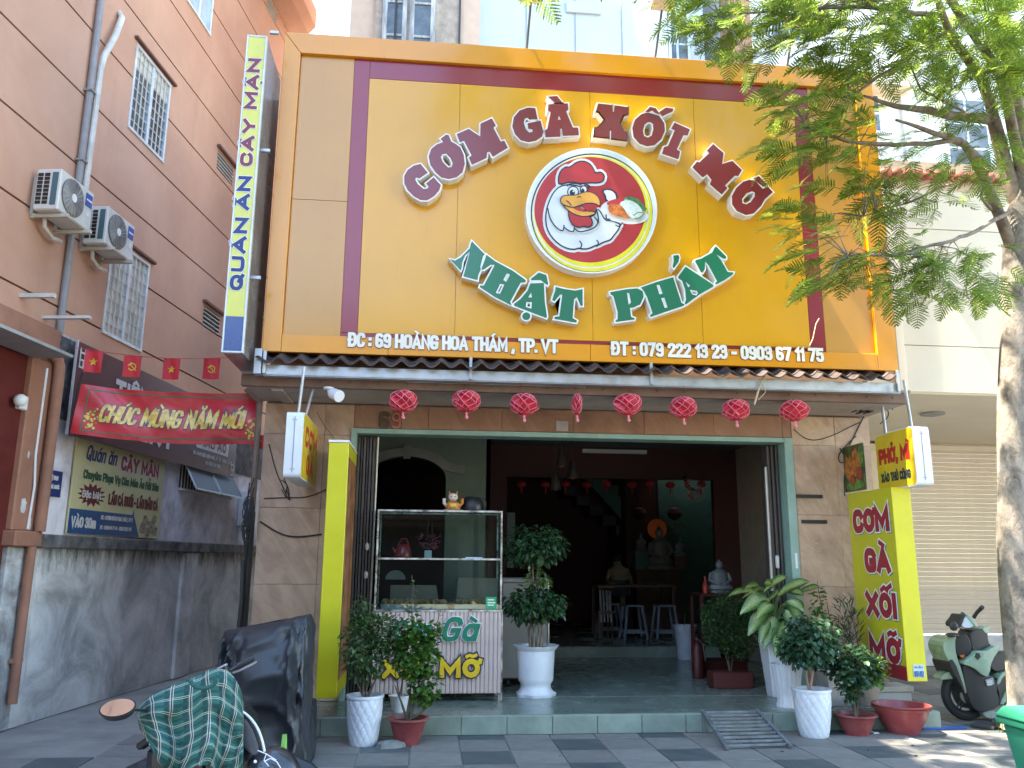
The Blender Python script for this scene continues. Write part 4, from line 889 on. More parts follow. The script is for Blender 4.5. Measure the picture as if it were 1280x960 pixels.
# air conditioners
def aircon(t0, zb, lab, grp='air conditioners on the orange wall'):
    L, Hh, D0, D1 = .60, .44, .08, .34; t1 = t0+L; r = thing('air_conditioner', lab, 'air conditioner', ta(t0, 0, zb), grp)
    mb = MB(TA); abox(mb, t0, t1, D0, D1, zb, zb+Hh); mb.build('case', mat('ac_case', (.62, .6, .56), .45, var=.06, dirt=.3, dcol=(.3, .26, .2), dscale=5), r, bevel=.012)
    mb = MB(TA); abox(mb, t0-.004, t0+.01, D0+.17, D1-.03, zb+.05, zb+Hh-.04); mb.build('side_panel', mat('ac_teal', (.06, .13, .16), .4), r)
    for k in range(8):
        z = zb+.06+k*(Hh-.1)/8
        for q in (0, 1):
            mb = MB(TA); abox(mb, t0-.004, t0+.01, D0+.02+.07*q, D0+.075+.07*q, z, z+.035); mb.build('side_slot', m_dark, r)
    # fan opening, hub and wire guard on the front
    cx, cz, rr = t0+.225, zb+Hh/2, .19
    mb = MB(TA); n = 32; mb.add([(cx+rr*cos(2*pi*k/n)*1.04, D1+.003, cz+rr*sin(2*pi*k/n)*1.04) for k in range(n)], [tuple(range(n))]); mb.build('fan_opening', mat('fan_dark', (.13, .12, .12), .5), r)
    mb = MB(TA)
    for j in range(1, 12):
        q = rr*j/11.; pts = [(cx+q*cos(2*pi*k/24), D1+.014, cz+q*sin(2*pi*k/24)) for k in range(25)]; mb.tube(pts, .0028, 3, cap=False)
    for k in range(20): a = 2*pi*k/20; mb.tube([(cx+.04*cos(a), D1+.017, cz+.04*sin(a)), (cx+rr*cos(a+.3), D1+.014, cz+rr*sin(a+.3))], .003, 3, cap=False)
    mb.build('fan_guard', mat('guard_grey', (.42, .4, .38), .5), r)
    mb = MB(TA); mb.add([(cx+.045*cos(2*pi*k/16), D1+.022, cz+.045*sin(2*pi*k/16)) for k in range(16)], [tuple(range(16))]); mb.build('fan_hub', m_white, r)
    for k in range(3):
        a = 2*pi*k/3+t0; mb = MB(TA); mb.prism([[(cx+.04*cos(a), cz+.04*sin(a)), (cx+.16*cos(a-.25), cz+.16*sin(a-.25)), (cx+.175*cos(a+.3), cz+.175*sin(a+.3)), (cx+.1*cos(a+.7), cz+.1*sin(a+.7))]], lambda u, v, d: (u, D1+.004+d, v), 0, .003); mb.build('fan_blade', mat('fan_blade', (.3, .28, .27), .4), r)
    mb = MB(TA); abox(mb, t1-.15, t1-.03, D1+.001, D1+.006, zb+Hh-.19, zb+Hh-.05); mb.build('blue_label', mat('label_blue', (.02, .07, .35), .4), r)
    mb = MB(TA); abox(mb, t1-.14, t1-.04, D1+.0065, D1+.008, zb+Hh-.13, zb+Hh-.11); abox(mb, t1-.10, t1-.07, D1+.001, D1+.005, zb+.14, zb+.2); mb.build('label_print', m_lwh, r)
    mb = MB(TA)
    for t_ in (t0+.08, t1-.1):
        abox(mb, t_, t_+.04, 0, .40, zb-.045, zb-.005); abox(mb, t_, t_+.04, 0, .035, zb-.05, zb+.4)
    mb.build('bracket', mat('bracket_cream', (.5, .46, .38), .6), r, bevel=.003)
    mb = MB(TA); mb.tube([(t0+.15, .12, zb), (t0+.2, .1, zb-.1), (t0+.35, .1, zb-.16), (t0+.5, .1, zb-.14)], .02, 8); mb.build('hose', m_bar, r, smooth=True)
aircon(-1.45, 5.0, 'air conditioner outdoor unit, left and higher in the photo, on orange wall'); aircon(-.55, 5.0, 'air conditioner outdoor unit above the lower grilled window of orange wall')
# bracket sticking out near the top of the lower wall
mb = MB(TA); abox(mb, -1.35, -1.3, 0, .35, 4.12, 4.16); o = mb.build('wall_bracket', m_bar); tag(o, 'short steel bracket sticking out of orange wall, left of the grey downpipe, upper of two', 'bracket')
mb = MB(TA); abox(mb, -.95, -.9, 0, .5, 4.02, 4.05); o = mb.build('wall_bracket', m_bar); tag(o, 'longer steel bracket sticking out of orange wall beside the grey downpipe, lower of two', 'bracket')
# ---------------- lower alley wall
def oldwall(nm, base, stainc, lvl, top):
    m, nt, b = new_mat(nm); co = coords(nt)
    n = noisef(nt, co, 1.3, 8, .68, .6); c = ramp(nt, n, [(.34, [x*.55 for x in base]), (.5, base), (.66, [min(1, x*1.35) for x in base])])
    st = noisef(nt, coords(nt, (3, 3, .35)), 1.6, 8, .75); c = mixc(nt, ramp(nt, st, [(lvl, 0.), (lvl+.17, .85)]), c, stainc)
    sep = N(nt, 'ShaderNodeSeparateXYZ'); tc = N(nt, 'ShaderNodeTexCoord'); nt.links.new(tc.outputs['Object'], sep.inputs[0])
    n2 = noisef(nt, coords(nt, (3.2, 3.2, .9)), 2.2, 8, .75)
    ad = N(nt, 'ShaderNodeMath', operation='MULTIPLY_ADD'); ad.inputs[1].default_value = 1.5; nt.links.new(n2, ad.inputs[0]); nt.links.new(sep.outputs[2], ad.inputs[2])
    f = ramp(nt, ad.outputs[0], [(0, 0.), (1, 1.)]);
    mr = N(nt, 'ShaderNodeMapRange'); mr.inputs[1].default_value = top[0]; mr.inputs[2].default_value = top[1]; nt.links.new(ad.outputs[0], mr.inputs[0])
    mu = N(nt, 'ShaderNodeMath', operation='MULTIPLY'); mu.inputs[1].default_value = .9; nt.links.new(mr.outputs[0], mu.inputs[0])
    c = mixc(nt, mu.outputs[0], c, (.035, .035, .036))
    nt.links.new(c, b.inputs['Base Color']); b.inputs['Roughness'].default_value = .88
    bump(nt, b, noisef(nt, co, 7, 9, .72), .5, .03); return m
m_oldc = oldwall('stained_concrete_wall', (.60, .585, .56), (.28, .26, .24), .58, (2.25, 2.6))
m_oldp = oldwall('pale_mouldy_paint', (.78, .74, .76), (.5, .47, .48), .6, (4.35, 4.95))
m_ledge = mat('mouldy_ledge', (.16, .155, .15), .9, var=.5, scale=6, bmp=.5, dirt=.8, dcol=(.03, .03, .03), dscale=2)
m_bro = mat('brown_orange_paint', (.36, .165, .105), .75, var=.12, scale=2, bmp=.25, dirt=.7, dcol=(.13, .07, .05), dscale=1.6)
aw = thing('alley_wall', 'old stained concrete wall with mouldy ledge along the alley', 'wall', ta(0, 0, 0))
mb = MB(TA); abox(mb, -.75, 8, .001, .05, 0, 1.70); mb.build('lower_wall', m_oldc, aw)
mb = MB(TA); abox(mb, -.75, 8, .001, .03, 1.84, 3.66); abox(mb, -.73, -.36, .001, .034, 3.664, 3.95); mb.build('upper_wall', m_oldp, aw)
mb = MB(TA); abox(mb, -.72, 8, .001, .12, 1.70, 1.84); mb.build('ledge', m_ledge, aw, bevel=.012)
for t in (2.72, 6.4): mb = MB(TA); abox(mb, t, t+.5, .05, .10, 0, 1.698); mb.build('pilaster', m_oldc, aw, bevel=.01)
mb = MB(TA); abox(mb, -.7, -.36, .031, .045, 3.05, 3.92); abox(mb, 4.5, 8, .031, .04, 3.0, 3.66); mb.build('mould_patch', mat('black_mould', (.07, .07, .072), .9, var=.6, scale=7, bmp=.4, dirt=.7, dcol=(.3, .29, .3), dscale=5), aw)
# top-hung window
mb = MB(TA); abox(mb, 2.5, 4.42, .031, .036, 2.58, 2.95); vt = mb.build('window', m_dark, aw)
mb = MB(TA)
for k in range(18): abox(mb, 2.55+k*.1, 2.565+k*.1, .036, .042, 2.58, 2.95)
abox(mb, 2.5, 4.42, .03, .07, 2.55, 2.58); mb.build('grille', m_bar, vt)
for a in (2.58, 3.5):
    mb = MB(TA); mb.hexa([(a, .25, 2.57), (a+.86, .25, 2.57), (a+.86, .262, 2.575), (a, .262, 2.575), (a, .05, 2.93), (a+.86, .05, 2.93), (a+.86, .062, 2.935), (a, .062, 2.935)]); mb.build('sash', mat('frosted_sash', (.11, .125, .13), .6, spec=.2), vt)
    mb = MB(TA)
    for p, q in (((a, .256, 2.572), (a+.86, .256, 2.572)), ((a, .256, 2.572), (a, .056, 2.932)), ((a+.86, .256, 2.572), (a+.86, .056, 2.932)), ((a, .056, 2.932), (a+.86, .056, 2.932))): mb.tube([p, q], .014, 6)
    mb.build('frame', m_wf, vt)
# near pillar with pipe, door recess
dp = thing('doorway_front', 'peeling brown orange doorway pillar at the left edge with dark red door', 'doorway', ta(-1.1, .05, 0))
mb = MB(TA); abox(mb, -5, -1.13, .0, .03, 0, 3.58); mb.build('door', mat('dark_red_door', (.12, .015, .012), .55, var=.15, dirt=.2, dcol=(.05, .02, .02)), dp)
mb = MB(TA); abox(mb, -1.13, -.75, .0, .09, 1.86, 3.58); abox(mb, -5, -.73, .001, .10, 3.58, 3.94); abox(mb, -1.16, -.73, .0, .16, 1.71, 1.86); mb.build('pillar', m_bro, dp, bevel=.012)
mb = MB(TA); abox(mb, -1.11, -.76, .0, .075, 0, 1.708); mb.build('pillar_base', mat('peeling_paint', (.42, .43, .43), .85, var=.35, scale=5, bmp=.6, dirt=.95, dcol=(.14, .08, .055), dscale=3), dp, bevel=.01)
mb = MB(TA); abox(mb, -5, -1.14, .1, .5, 3.55, 3.58); mb.build('door_canopy', m_grey, dp)
def patch(t, z, rt_, rz_, nm='peeled_patch', o_=.0915):
    n = 16; mb = MB(TA); pts = [(t+rt_*cos(2*pi*k/n)*random.uniform(.6, 1.1), z+rz_*sin(2*pi*k/n)*random.uniform(.6, 1.1)) for k in range(n)]
    mb.prism([pts], lambda u, v, d: (u, o_+d, v), 0, .002); mb.build(nm, mat('peeled_white', (.55, .56, .56), .9, var=.2), dp)
patch(-1.0, 2.1, .055, .09); patch(-.86, 1.93, .02, .07); patch(-1.02, 2.6, .02, .04); patch(-.83, 1.0, .03, .5, o_=.078)
dpp = thing('brown_downpipe', 'fat brown orange painted downpipe on the left pillar', 'pipe', ta(-.8, .12, 1.9))
mb = MB(TA); mb.tube([(-1.12, .13, 3.66), (-1.0, .15, 3.66), (-.84, .15, 3.62), (-.79, .15, 3.55), (-.78, .15, 3.4), (-.78, .15, 1.86)], .055, 12); mb.tube([(-.86, .14, 1.71), (-.86, .14, .25)], .045, 12); abox(mb, -.92, -.80, .09, .16, .62, .66); mb.build('pipe', m_bro, dpp, smooth=True)
mb = MB(TA); mb.tube([(-.91, .10, 3.5), (-.92, .10, 2.6), (-.89, .11, 2.3), (-.9, .1, 1.88)], .012, 6); mb.build('cable', m_white, dpp)
ml = thing('motion_lamp', 'white motion sensor lamp on the dark red wall at the left edge', 'lamp', ta(-1.3, .03, 3.1))
mb = MB(TA); abox(mb, -1.24, -1.12, .03, .09, 3.02, 3.16); mb.build('base', m_white, ml, bevel=.01)
mb = MB(TA); mb.tube([(-1.24, .08, 3.1), (-1.30, .13, 3.09)], .05, 12); mb.ball((-1.31, .13, 3.09), .062, 12); mb.build('head', m_white, ml, smooth=True)
# small blue enamel sign, two posters
def board(nm, lab, t0, t1, z0, z1, o, mt, cat='sign'):
    r = thing(nm, lab, cat, ta(t0, o, z0)); mb = MB(TA); abox(mb, t0, t1, o, o+.02, z0, z1); mb.build('board', mt, r, bevel=.003); return r
def at_(r, s, t0, z0, h, w_, mt, o, wt=.2, slant=0., out=None, k=.003):
    text(s, ta(t0, o, z0), ta(1, 0, 0)-ta(0, 0, 0), (0, 0, 1), h, h*wt, mt, 'lettering', r, width=w_, depth=k, slant=slant, outline=out, ow=.45)
sb = board('blue_notice', 'small dark blue notice sign left of the yellow seafood sign', -.72, -.34, 2.23, 2.50, .036, mat('notice_blue', (.012, .03, .14), .5))
at_(sb, 'ĐỖ VỆ SINH', -.62, 2.40, .045, .2, m_lwh, .0565); at_(sb, 'KHU VỰC NHÀ THUỐC', -.69, 2.31, .04, .31, m_lwh, .0565)
m_pap = mat('faded_yellow_print', (.58, .54, .28), .6, var=.08, scale=3, dirt=.3, dcol=(.3, .27, .16))
ys = board('seafood_sign', 'faded yellow restaurant sign on alley wall with blue strip', -.17, 1.95, 1.86, 2.93, .05, m_pap)
m_b2 = mat('print_dark_blue', (.01, .03, .14), .5); m_g2 = mat('print_dark_green2', (.01, .09, .04), .5); m_r2 = mat('print_dark_red', (.28, .02, .03), .5); m_m2 = mat('print_maroon', (.13, .01, .02), .5); m_w2 = mat('print_pale', (.6, .6, .56), .5)
mb = MB(TA); mb.prism([[(-.165, 1.865), (1.42, 1.865), (1.25, 2.12), (1.23, 2.19), (1.2, 2.13), (-.165, 2.13)]], lambda u, v, d: (u, .07+d, v), 0, .002); mb.build('blue_strip', mat('strip_blue', (.012, .07, .2), .5), ys)
at_(ys, 'Quán ăn', .03, 2.68, .17, .66, m_b2, .072, .16, .2); at_(ys, 'CÂY MẬN', .80, 2.64, .18, .98, m_r2, .072, .26, 0, m_w2)
at_(ys, 'Chuyên: Phục Vụ Các Món Ăn Hải Sản', .02, 2.47, .10, 1.80, m_g2, .072, .22); at_(ys, 'LẨU CÁ ĐUỐI - LẨU ĐẦU CÁ', .60, 2.22, .125, 1.25, m_m2, .072, .22)
star = [(.24+(.3 if k % 2 == 0 else .2)*cos(2*pi*k/28), 2.30+(.135 if k % 2 == 0 else .088)*sin(2*pi*k/28)) for k in range(28)]
mb = MB(TA); mb.prism([star], lambda u, v, d: (u, .0702+d, v), 0, .002); mb.build('starburst', m_m2, ys)
at_(ys, 'Đặc biệt:', .04, 2.26, .085, .42, m_w2, .073, .2); at_(ys, 'VÀO 30m', -.12, 1.93, .12, .5, m_w2, .0735, .22)
at_(ys, 'ĐC : 67/18 HOÀNG HOA THÁM, TPVT', .48, 2.04, .05, .74, m_w2, .0735, .18); at_(ys, 'ĐT : 0908 80 77 44 - 0254 3523 761', .48, 1.93, .045, .72, m_w2, .0735, .18)
mb = MB(TA)
for k, (t, z, r_) in enumerate(((1.5, 1.98, .1), (1.55, 2.08, .08), (1.7, 2.0, .11), (1.82, 1.96, .09), (1.78, 2.1, .07), (1.62, 1.93, .08))):
    mb.prism([[(t+r_*cos(2*pi*i/12)*random.uniform(.7, 1.1), z+r_*.9*sin(2*pi*i/12)*random.uniform(.7, 1.1)) for i in range(12)]], lambda u, v, d: (u, .0704+.0004*k+d, v), 0, .0015)
mb.build('food_print', mat('food_print', (.25, .2, .15), .5, var=.9, scale=22), ys)
# maroon sign
m_mar = mat('maroon_panel', (.09, .012, .02), .4, var=.12, coat=.2)
ms = board('maroon_sign', 'long maroon shop sign high on the alley wall behind the banner', -.5, 4.22, 2.88, 3.90, .13, m_mar)
ms2 = MB(TA); ms2.box(-.515, -.501, .13, .156, 2.88, 3.91); ms2.build('edge', m_wf, ms)
at_(ms, 'TIỆM', .34, 3.40, .27, .9, m_w2, .152, .24); at_(ms, 'BAKERY', -.1, 3.03, .32, 2.06, m_w2, .152, .26)
mb = MB(TA); mb.prism([[(2.68, 3.18), (3.88, 3.18), (3.88, 3.45), (2.68, 3.45)]], lambda u, v, d: (u, .151+d, v), 0, .003); mb.build('white_box', m_w2, ms); at_(ms, 'MẪU ÁO', 2.78, 3.22, .15, 1.0, m_m2, .1545, .2)
at_(ms, 'ĐC: 94/2 ĐIỆN BIÊN PHỦ, P.1, TP. VŨNG TÀU', 2.6, 3.07, .05, 1.4, m_w2, .152, .17); at_(ms, 'ĐT 0939 94 2116', 3.05, 2.97, .05, .55, m_w2, .152, .17)
for z, t in ((3.63, -.44), (2.92, 4.04)):
    mb = MB(TA); mb2 = [((t, z), (t+.14, z)), ((t, z+.08), (t+.14, z+.08)), ((t, z), (t, z+.2)), ((t+.07, z), (t+.07, z+.08)), ((t+.14, z), (t+.14, z+.16)), ((t, z+.16), (t+.09, z+.16)), ((t+.09, z+.1), (t+.09, z+.2))]
    for k, (a, b_) in enumerate(mb2): ribbon(mb, [a, b_], .02, lambda u, v, d: (u, .151+d, v), 0, .002+.0002*k)
    mb.build('logo', m_w2, ms)
# electrical cabinet and cables at the shop corner
ec = thing('meter_cabinet', 'pale meter cabinet on the alley wall beside the shop corner', 'cabinet', ta(4.9, .05, 2.1)); mb = MB(TA); abox(mb, 4.75, 5.1, .04, .25, 2.15, 2.72); mb.build('box', m_white, ec, bevel=.01); mb = MB(TA); abox(mb, 4.85, 5.0, .04, .12, 1.9, 2.15); mb.build('conduit', m_white, ec)
# ---------------- new year banner and flags across the alley
m_ban = mat('red_banner_vinyl', (.52, .02, .035), .33, var=.1, scale=3, coat=.35)
BA, BB = V((-3.63, 8.9, 3.38)), V((-1.86, 9.2, 3.40)); Hb = .52
bdir = (BB-BA); bl = bdir.length; bu = bdir.normalized(); bn = V((bu.y, -bu.x, 0)).normalized()
def bpt(s, v, d=0.):
    sag = -.045*sin(pi*s)
    top = BA.lerp(BB, s)+V((0, 0, sag)); hh = Hb*(1+.1*s)
    rip = .022*sin(9*s+3*v)*(.3+v)+.012*sin(23*s+7*v)+.03*sin(2*pi*v)*s
    sh = -.05*(1-v)*(1-s)
    return top+V((0, 0, -hh*(1-v)))+bn*(rip+d)+bu*sh
bn_ = thing('new_year_banner', 'red new year banner with yellow greeting strung across the alley', 'banner', BA)
mb = MB(); n, m_ = 90, 18
mb.add([bpt(i/n, j/m_) for j in range(m_+1) for i in range(n+1)], [(j*(n+1)+i, j*(n+1)+i+1, (j+1)*(n+1)+i+1, (j+1)*(n+1)+i) for j in range(m_) for i in range(n)])
mb.build('cloth', m_ban, bn_, smooth=True)
def bfn(u, v, d): return bpt(u/bl, v/Hb, d+.002)
mb = MB()
fr2 = [(.1, .04)]+[(.1, .49)];
for a, b_ in (((.09, .05), (.09, .47)), ((.09, .475), (bl-.06, .475)), ((.09, .045), (bl-.02, .045))):
    k = 40; ribbon(mb, [(a[0]+(b_[0]-a[0])*i/k, a[1]+(b_[1]-a[1])*i/k) for i in range(k+1)], .012, bfn, 0, .001)
mb.build('green_border', mat('banner_green', (.02, .16, .09), .5), bn_)
def btext(s, u0, v0, h, w_, mt, out):
    mb = MB(); text(s, (0, 0, 0), (1, 0, 0), (0, 1, 0), h, h*.17, None, mb=mb, width=w_, depth=.003, slant=.18, outline=True, ow=.4, seg=.012)
    # subdivide long ribbons is not needed: letters are small against the ripples
    mb.v = [tuple(bfn(u0+x, v0+y, z+.003)) for x, y, z in mb.v]; mb.build('lettering', [mt, out], bn_)
btext('CHÚC MỪNG NĂM MỚI', .22, .15, .19, 1.42, mat('banner_gold', (.72, .5, .1), .35, var=.3, scale=20, coat=.4), mat('banner_navy', (.02, .07, .14), .4))
def flowers(u0, v0):
    mb = MB();
    for k in range(46):
        a, r_ = random.uniform(0, 6.28), random.uniform(0, 1)**.6; x, y = u0+.07*r_*cos(a), v0+.12*r_*sin(a); q = random.uniform(.008, .016)
        mb.add([bfn(x+q*cos(t*1.0472), y+q*sin(t*1.0472), .002+.0003*k/10) for t in range(6)], [tuple(range(6))], random.choice((0, 0, 0, 1, 2)))
    mb.build('flower_print', [mat('blossom_yellow', (.7, .55, .12), .6), mat('blossom_green', (.08, .2, .05), .6), mat('blossom_red', (.6, .1, .05), .6)], bn_)
flowers(.17, .18); flowers(bl-.06, .16)
mb = MB(); mb.tube([BA+V((-.05, 0, -.55)), BA+V((-.02, 0, .02)), BA+V((0, 0, .12))], .012, 8); mb.build('end_pole', m_dark, bn_)
# flag bunting: string and flags
FA, FB = V((-3.75, 8.9, 3.77)), V((-1.75, 9.25, 3.86))
fl = thing('flag_bunting', 'string of small red party and star flags above the new year banner', 'bunting', FA)
spt = lambda s: FA.lerp(FB, s)+V((0, 0, -.09*sin(pi*s)))
mb = MB(); mb.tube([spt(i/20) for i in range(21)], .003, 4); mb.build('string', m_red, fl)
m_flag = mat('flag_red', (.55, .015, .025), .55, var=.06)
def flag(c, star_, w_=.17, h_=.235, rz=0., tilt=0.):
    mb = MB(); n = 6; fu = V((cos(.15+rz), sin(.15+rz), tilt)).normalized(); fn_ = V((fu.y, -fu.x, 0)).normalized()
    f_ = lambda u, v, d=0.: c+fu*(u*w_)+V((0, 0, v*h_))+fn_*(.012*sin(u*7+v*2)+d)
    mb.add([f_(i/n-.5, j/n-1) for j in range(n+1) for i in range(n+1)], [(j*(n+1)+i, j*(n+1)+i+1, (j+1)*(n+1)+i+1, (j+1)*(n+1)+i) for j in range(n) for i in range(n)])
    fo = mb.build('flag', m_flag, fl, smooth=True); g = lambda u, v, d: f_(u/w_, v/h_-.52, d+.003)
    mb = MB()
    if star_: mb.prism([[((.045 if k % 2 == 0 else .018)*cos(pi/2+pi*k/5), (.045 if k % 2 == 0 else .018)*sin(pi/2+pi*k/5)) for k in range(10)]], g, 0, .001)
    else:
        ribbon(mb, [(.035*cos(R(a)), .035*sin(R(a))) for a in range(-150, 100, 15)], .011, g, 0, .001); ribbon(mb, [(-.02, .025), (.04, -.04)], .009, g, 0, .0013); ribbon(mb, [(-.035, .015), (-.008, .04)], .014, g, 0, .0016)
    mb.build('emblem', mat('flag_yellow', (.75, .5, .04), .5), fo)
for s, st_, px in ((.1, 1, 114), (.287, 0, 163), (.48, 1, 213), (.68, 0, 265)):
    flag(spt(s), st_, rz=random.uniform(-.2, .2), tilt=random.uniform(-.05, .05))
f5 = thing('small_flag', 'small red star flag hanging below the banner right end', 'flag', V((-1.88, 9.2, 2.92)));
_fl = fl; fl = f5; flag(V((-1.86, 9.22, 2.93)), 1, .12, .15); fl = _fl
# corner pipe, cable tangles
cp = thing('corner_pipe', 'brown drainpipe turning black at the left corner of the shop', 'pipe', (-1.84, 9.2, 0))
mb = MB(); mb.tube([(-1.86, 9.18, 3.3), (-1.86, 9.18, 2.1)], .035, 10); mb.tube([(-2.0, 9.1, 3.42), (-1.86, 9.16, 3.3)], .035, 10); mb.build('pipe', mat('brown_pvc', (.2, .15, .12), .5), cp, smooth=True)
mb = MB(); mb.tube([(-1.86, 9.18, 2.1), (-1.86, 9.18, 0)], .04, 10); mb.build('black_sleeve', m_dark, cp, smooth=True)
mb = MB()
for k in range(7):
    z = 1.85+.05*k; cc_ = []
    for q in range(22): a = q*.55+k; cc_.append((-1.875+(.045+.02*sin(k*2.1))*cos(a), 9.09+.01*sin(k), z+(.09+.05*cos(k*1.7))*sin(a)*.8+q*.004))
    mb.tube(cc_, .006, 5)
    mb.tube([(-1.87, 9.1, z-.3), (-1.9+.02*sin(k*5), 9.08, z), (-1.86+.03*cos(k*3), 9.08, z+.3)], .007, 5)
mb.tube([(-1.9, 9.1, 1.6), (-1.88, 9.08, 1.2), (-1.9, 9.1, .6)], .02, 6); mb.build('cable_tangle', m_wire, cp)
cb = thing('wall_cables', 'thin cables drooping over the marble of left shop pillar', 'cable', (-1.5, 9.2, 2.2))
mb = MB()
def wirepx(pts, r=.006, Y=FY-.035, j=.0): mb.tube([onY(x, y, Y)+V((0, -j*random.random(), 0)) for x, y in smoothloop(pts, 2, False)], r, 5)
wirepx([(336, 555), (345, 590), (352, 605), (358, 620), (362, 625)]); wirepx([(330, 623), (360, 622), (385, 622), (408, 612)]); wirepx([(325, 652), (350, 668), (370, 672), (402, 668)], .009)
wirepx([(396, 515), (404, 530), (418, 548)], .003); wirepx([(352, 600), (360, 606), (356, 618), (364, 628), (358, 612)], .006); wirepx([(355, 598), (362, 615), (360, 626), (352, 612)], .005)
mb.build('cable', m_wire, cb)
cb2 = thing('wall_cables', 'dangling tangled cables at the right end of the canopy', 'cable', (4.6, 9.1, 3.1)); mb = MB()
wirepx([(992, 536), (1005, 548), (1020, 551), (1040, 545), (1060, 535), (1075, 528)], .005); wirepx([(1080, 520), (1068, 545), (1060, 560), (1062, 575), (1055, 590), (1056, 620)], .007); wirepx([(1050, 560), (1058, 575), (1050, 580), (1047, 570), (1055, 560), (1070, 545)], .006)
for k in range(7): wirepx([(1062+3*k, 516+k % 3), (1072+2*k, 512+2*(k % 3)), (1082+2*k, 516), (1090+k, 510)], .007, 9.0, .2)
wirepx([(1095, 512), (1108, 508), (1112, 520), (1100, 530)], .006, 8.9); wirepx([(1100, 508), (1110, 500), (1116, 512)], .01, 8.9)
mb.build('cable', m_wire, cb2)
dw = thing('torn_decoration', 'torn tinsel strand hanging from the billboard bottom over tiles', 'decoration', (3.1, 8.18, 3.6)); mb = MB()
mb.tube([onY(x, y, 8.15) for x, y in ((1012, 432), (1016, 424), (1020, 405), (1024, 398))], .006, 5); mb.tube([onY(x, y, 8.2) for x, y in ((956, 470), (950, 482), (946, 495), (943, 506))], .01, 5); mb.tube([onY(x, y, 8.2) for x, y in ((952, 478), (957, 490), (948, 500))], .005, 5); mb.build('strand', mat('dry_straw', (.45, .35, .22), .8), dw)
# ================================================================== right: cream house with carport, background buildings
ch = thing('cream_house', 'cream two storey house on the right with recessed carport and roller shutter', 'house', (8, 9.4, 0))
m_cr = mat('cream_wall', (.70, .62, .49), .75, var=.035, scale=1.1, dirt=.12, dcol=(.45, .4, .3), dscale=1.2)
m_cr2 = mat('cream_wall_recess', (.70, .61, .48), .75, var=.04, scale=1.1)
mb = MB(); mb.box(5.67, 14, 9.4, 13.3, 3.64, 6.35); mb.box(5.67, 14, 9.4, 18, 6.35, 6.5); mb.box(5.3, 5.668, 9.45, 13.3, 3.64, 6.3); mb.build('upper_storey', m_cr, ch, bevel=.01)
mb = MB(); mb.box(5.66, 5.76, 9.34, 9.3995, 3.6, 6.3); mb.build('corner_trim', m_cr, ch, bevel=.005)
for z0, z1 in ((3.66, 4.24), (4.25, 5.78), (5.79, 6.32)):
    for a, b_ in ((5.77, 7.45), (8.5, 12.0)): mb = MB(); mb.box(a, b_, 9.375, 9.399, z0, z1); mb.build('wall_panel', m_cr, ch, bevel=.003)
mb = MB(); mb.box(7.46, 8.45, 9.36, 9.399, 4.3, 5.85); wn = mb.build('window', m_wf, ch, bevel=.004)
mb = MB(); mb.box(7.56, 7.93, 9.352, 9.359, 4.4, 5.6); mb.box(7.98, 8.38, 9.352, 9.359, 4.4, 5.6); mb.build('pane', m_pane, wn)
mb = MB(); mb.box(7.36, 8.55, 9.30, 9.36, 5.62, 5.8); mb.build('lintel', m_cr, wn, bevel=.02)
mb = MB(); mb.box(5.15, 8.0, 13.4, 13.6, .46, 6.3); mb.box(5.15, 14, 13.4, 13.6, 3.63, 6.3); mb.box(13.7, 14, 9.4, 13.4, 0, 3.64); mb.box(5.16, 5.3, 9.6, 13.4, 0, 6.3); mb.build('wall', m_cr2, ch)
mb = MB(); mb.box(5.3, 13.7, 13.33, 13.4, 3.50, 3.62); mb.build('moulding', m_cr, ch, bevel=.02)
m_rs = mat('roller_shutter', (.68, .565, .44), .55, var=.05, scale=1.5, dirt=.1)
for k in range(40):
    z = .5+k*.0762; mb = MB(); mb.add([(5.3, 13.42, z), (13.7, 13.42, z), (13.7, 13.405, z+.012), (5.3, 13.405, z+.012), (13.7, 13.405, z+.063), (5.3, 13.405, z+.063), (13.7, 13.42, z+.0755), (5.3, 13.42, z+.0755)], [(0, 1, 2, 3), (3, 2, 4, 5), (5, 4, 6, 7)])
    if k == 0:
        sh0 = mb.build('shutter_slat', m_rs, ch)
    else: linkcopy(sh0, ch, (0, 0, k*.0762))
mb = MB(); mb.box(5.3, 14, 13.34, 13.5, 0, .47); mb.build('plinth', mat('white_plinth', (.66, .65, .62), .7, dirt=.2), ch, bevel=.01)
mb = MB(); p = onY(1180, 500, 9.9); mb.lathe([(.001, 0), (.15, 0), (.16, -.03), (.001, -.06)], (6.85, 10.6, 3.64), 20); mb.build('ceiling_lamp', m_grey, ch, smooth=True)
# strip of red tile coping
mb = MB()
m_rt2 = mat('red_clay_tile', (.42, .11, .07), .7, var=.2, rnd=.3)
for k in range(26): mb.tube([(5.7+k*.14, 9.25, 6.48), (5.7+k*.14, 9.7, 6.62)], .065, 8)
mb.build('coping_tile', m_rt2, ch, smooth=True)
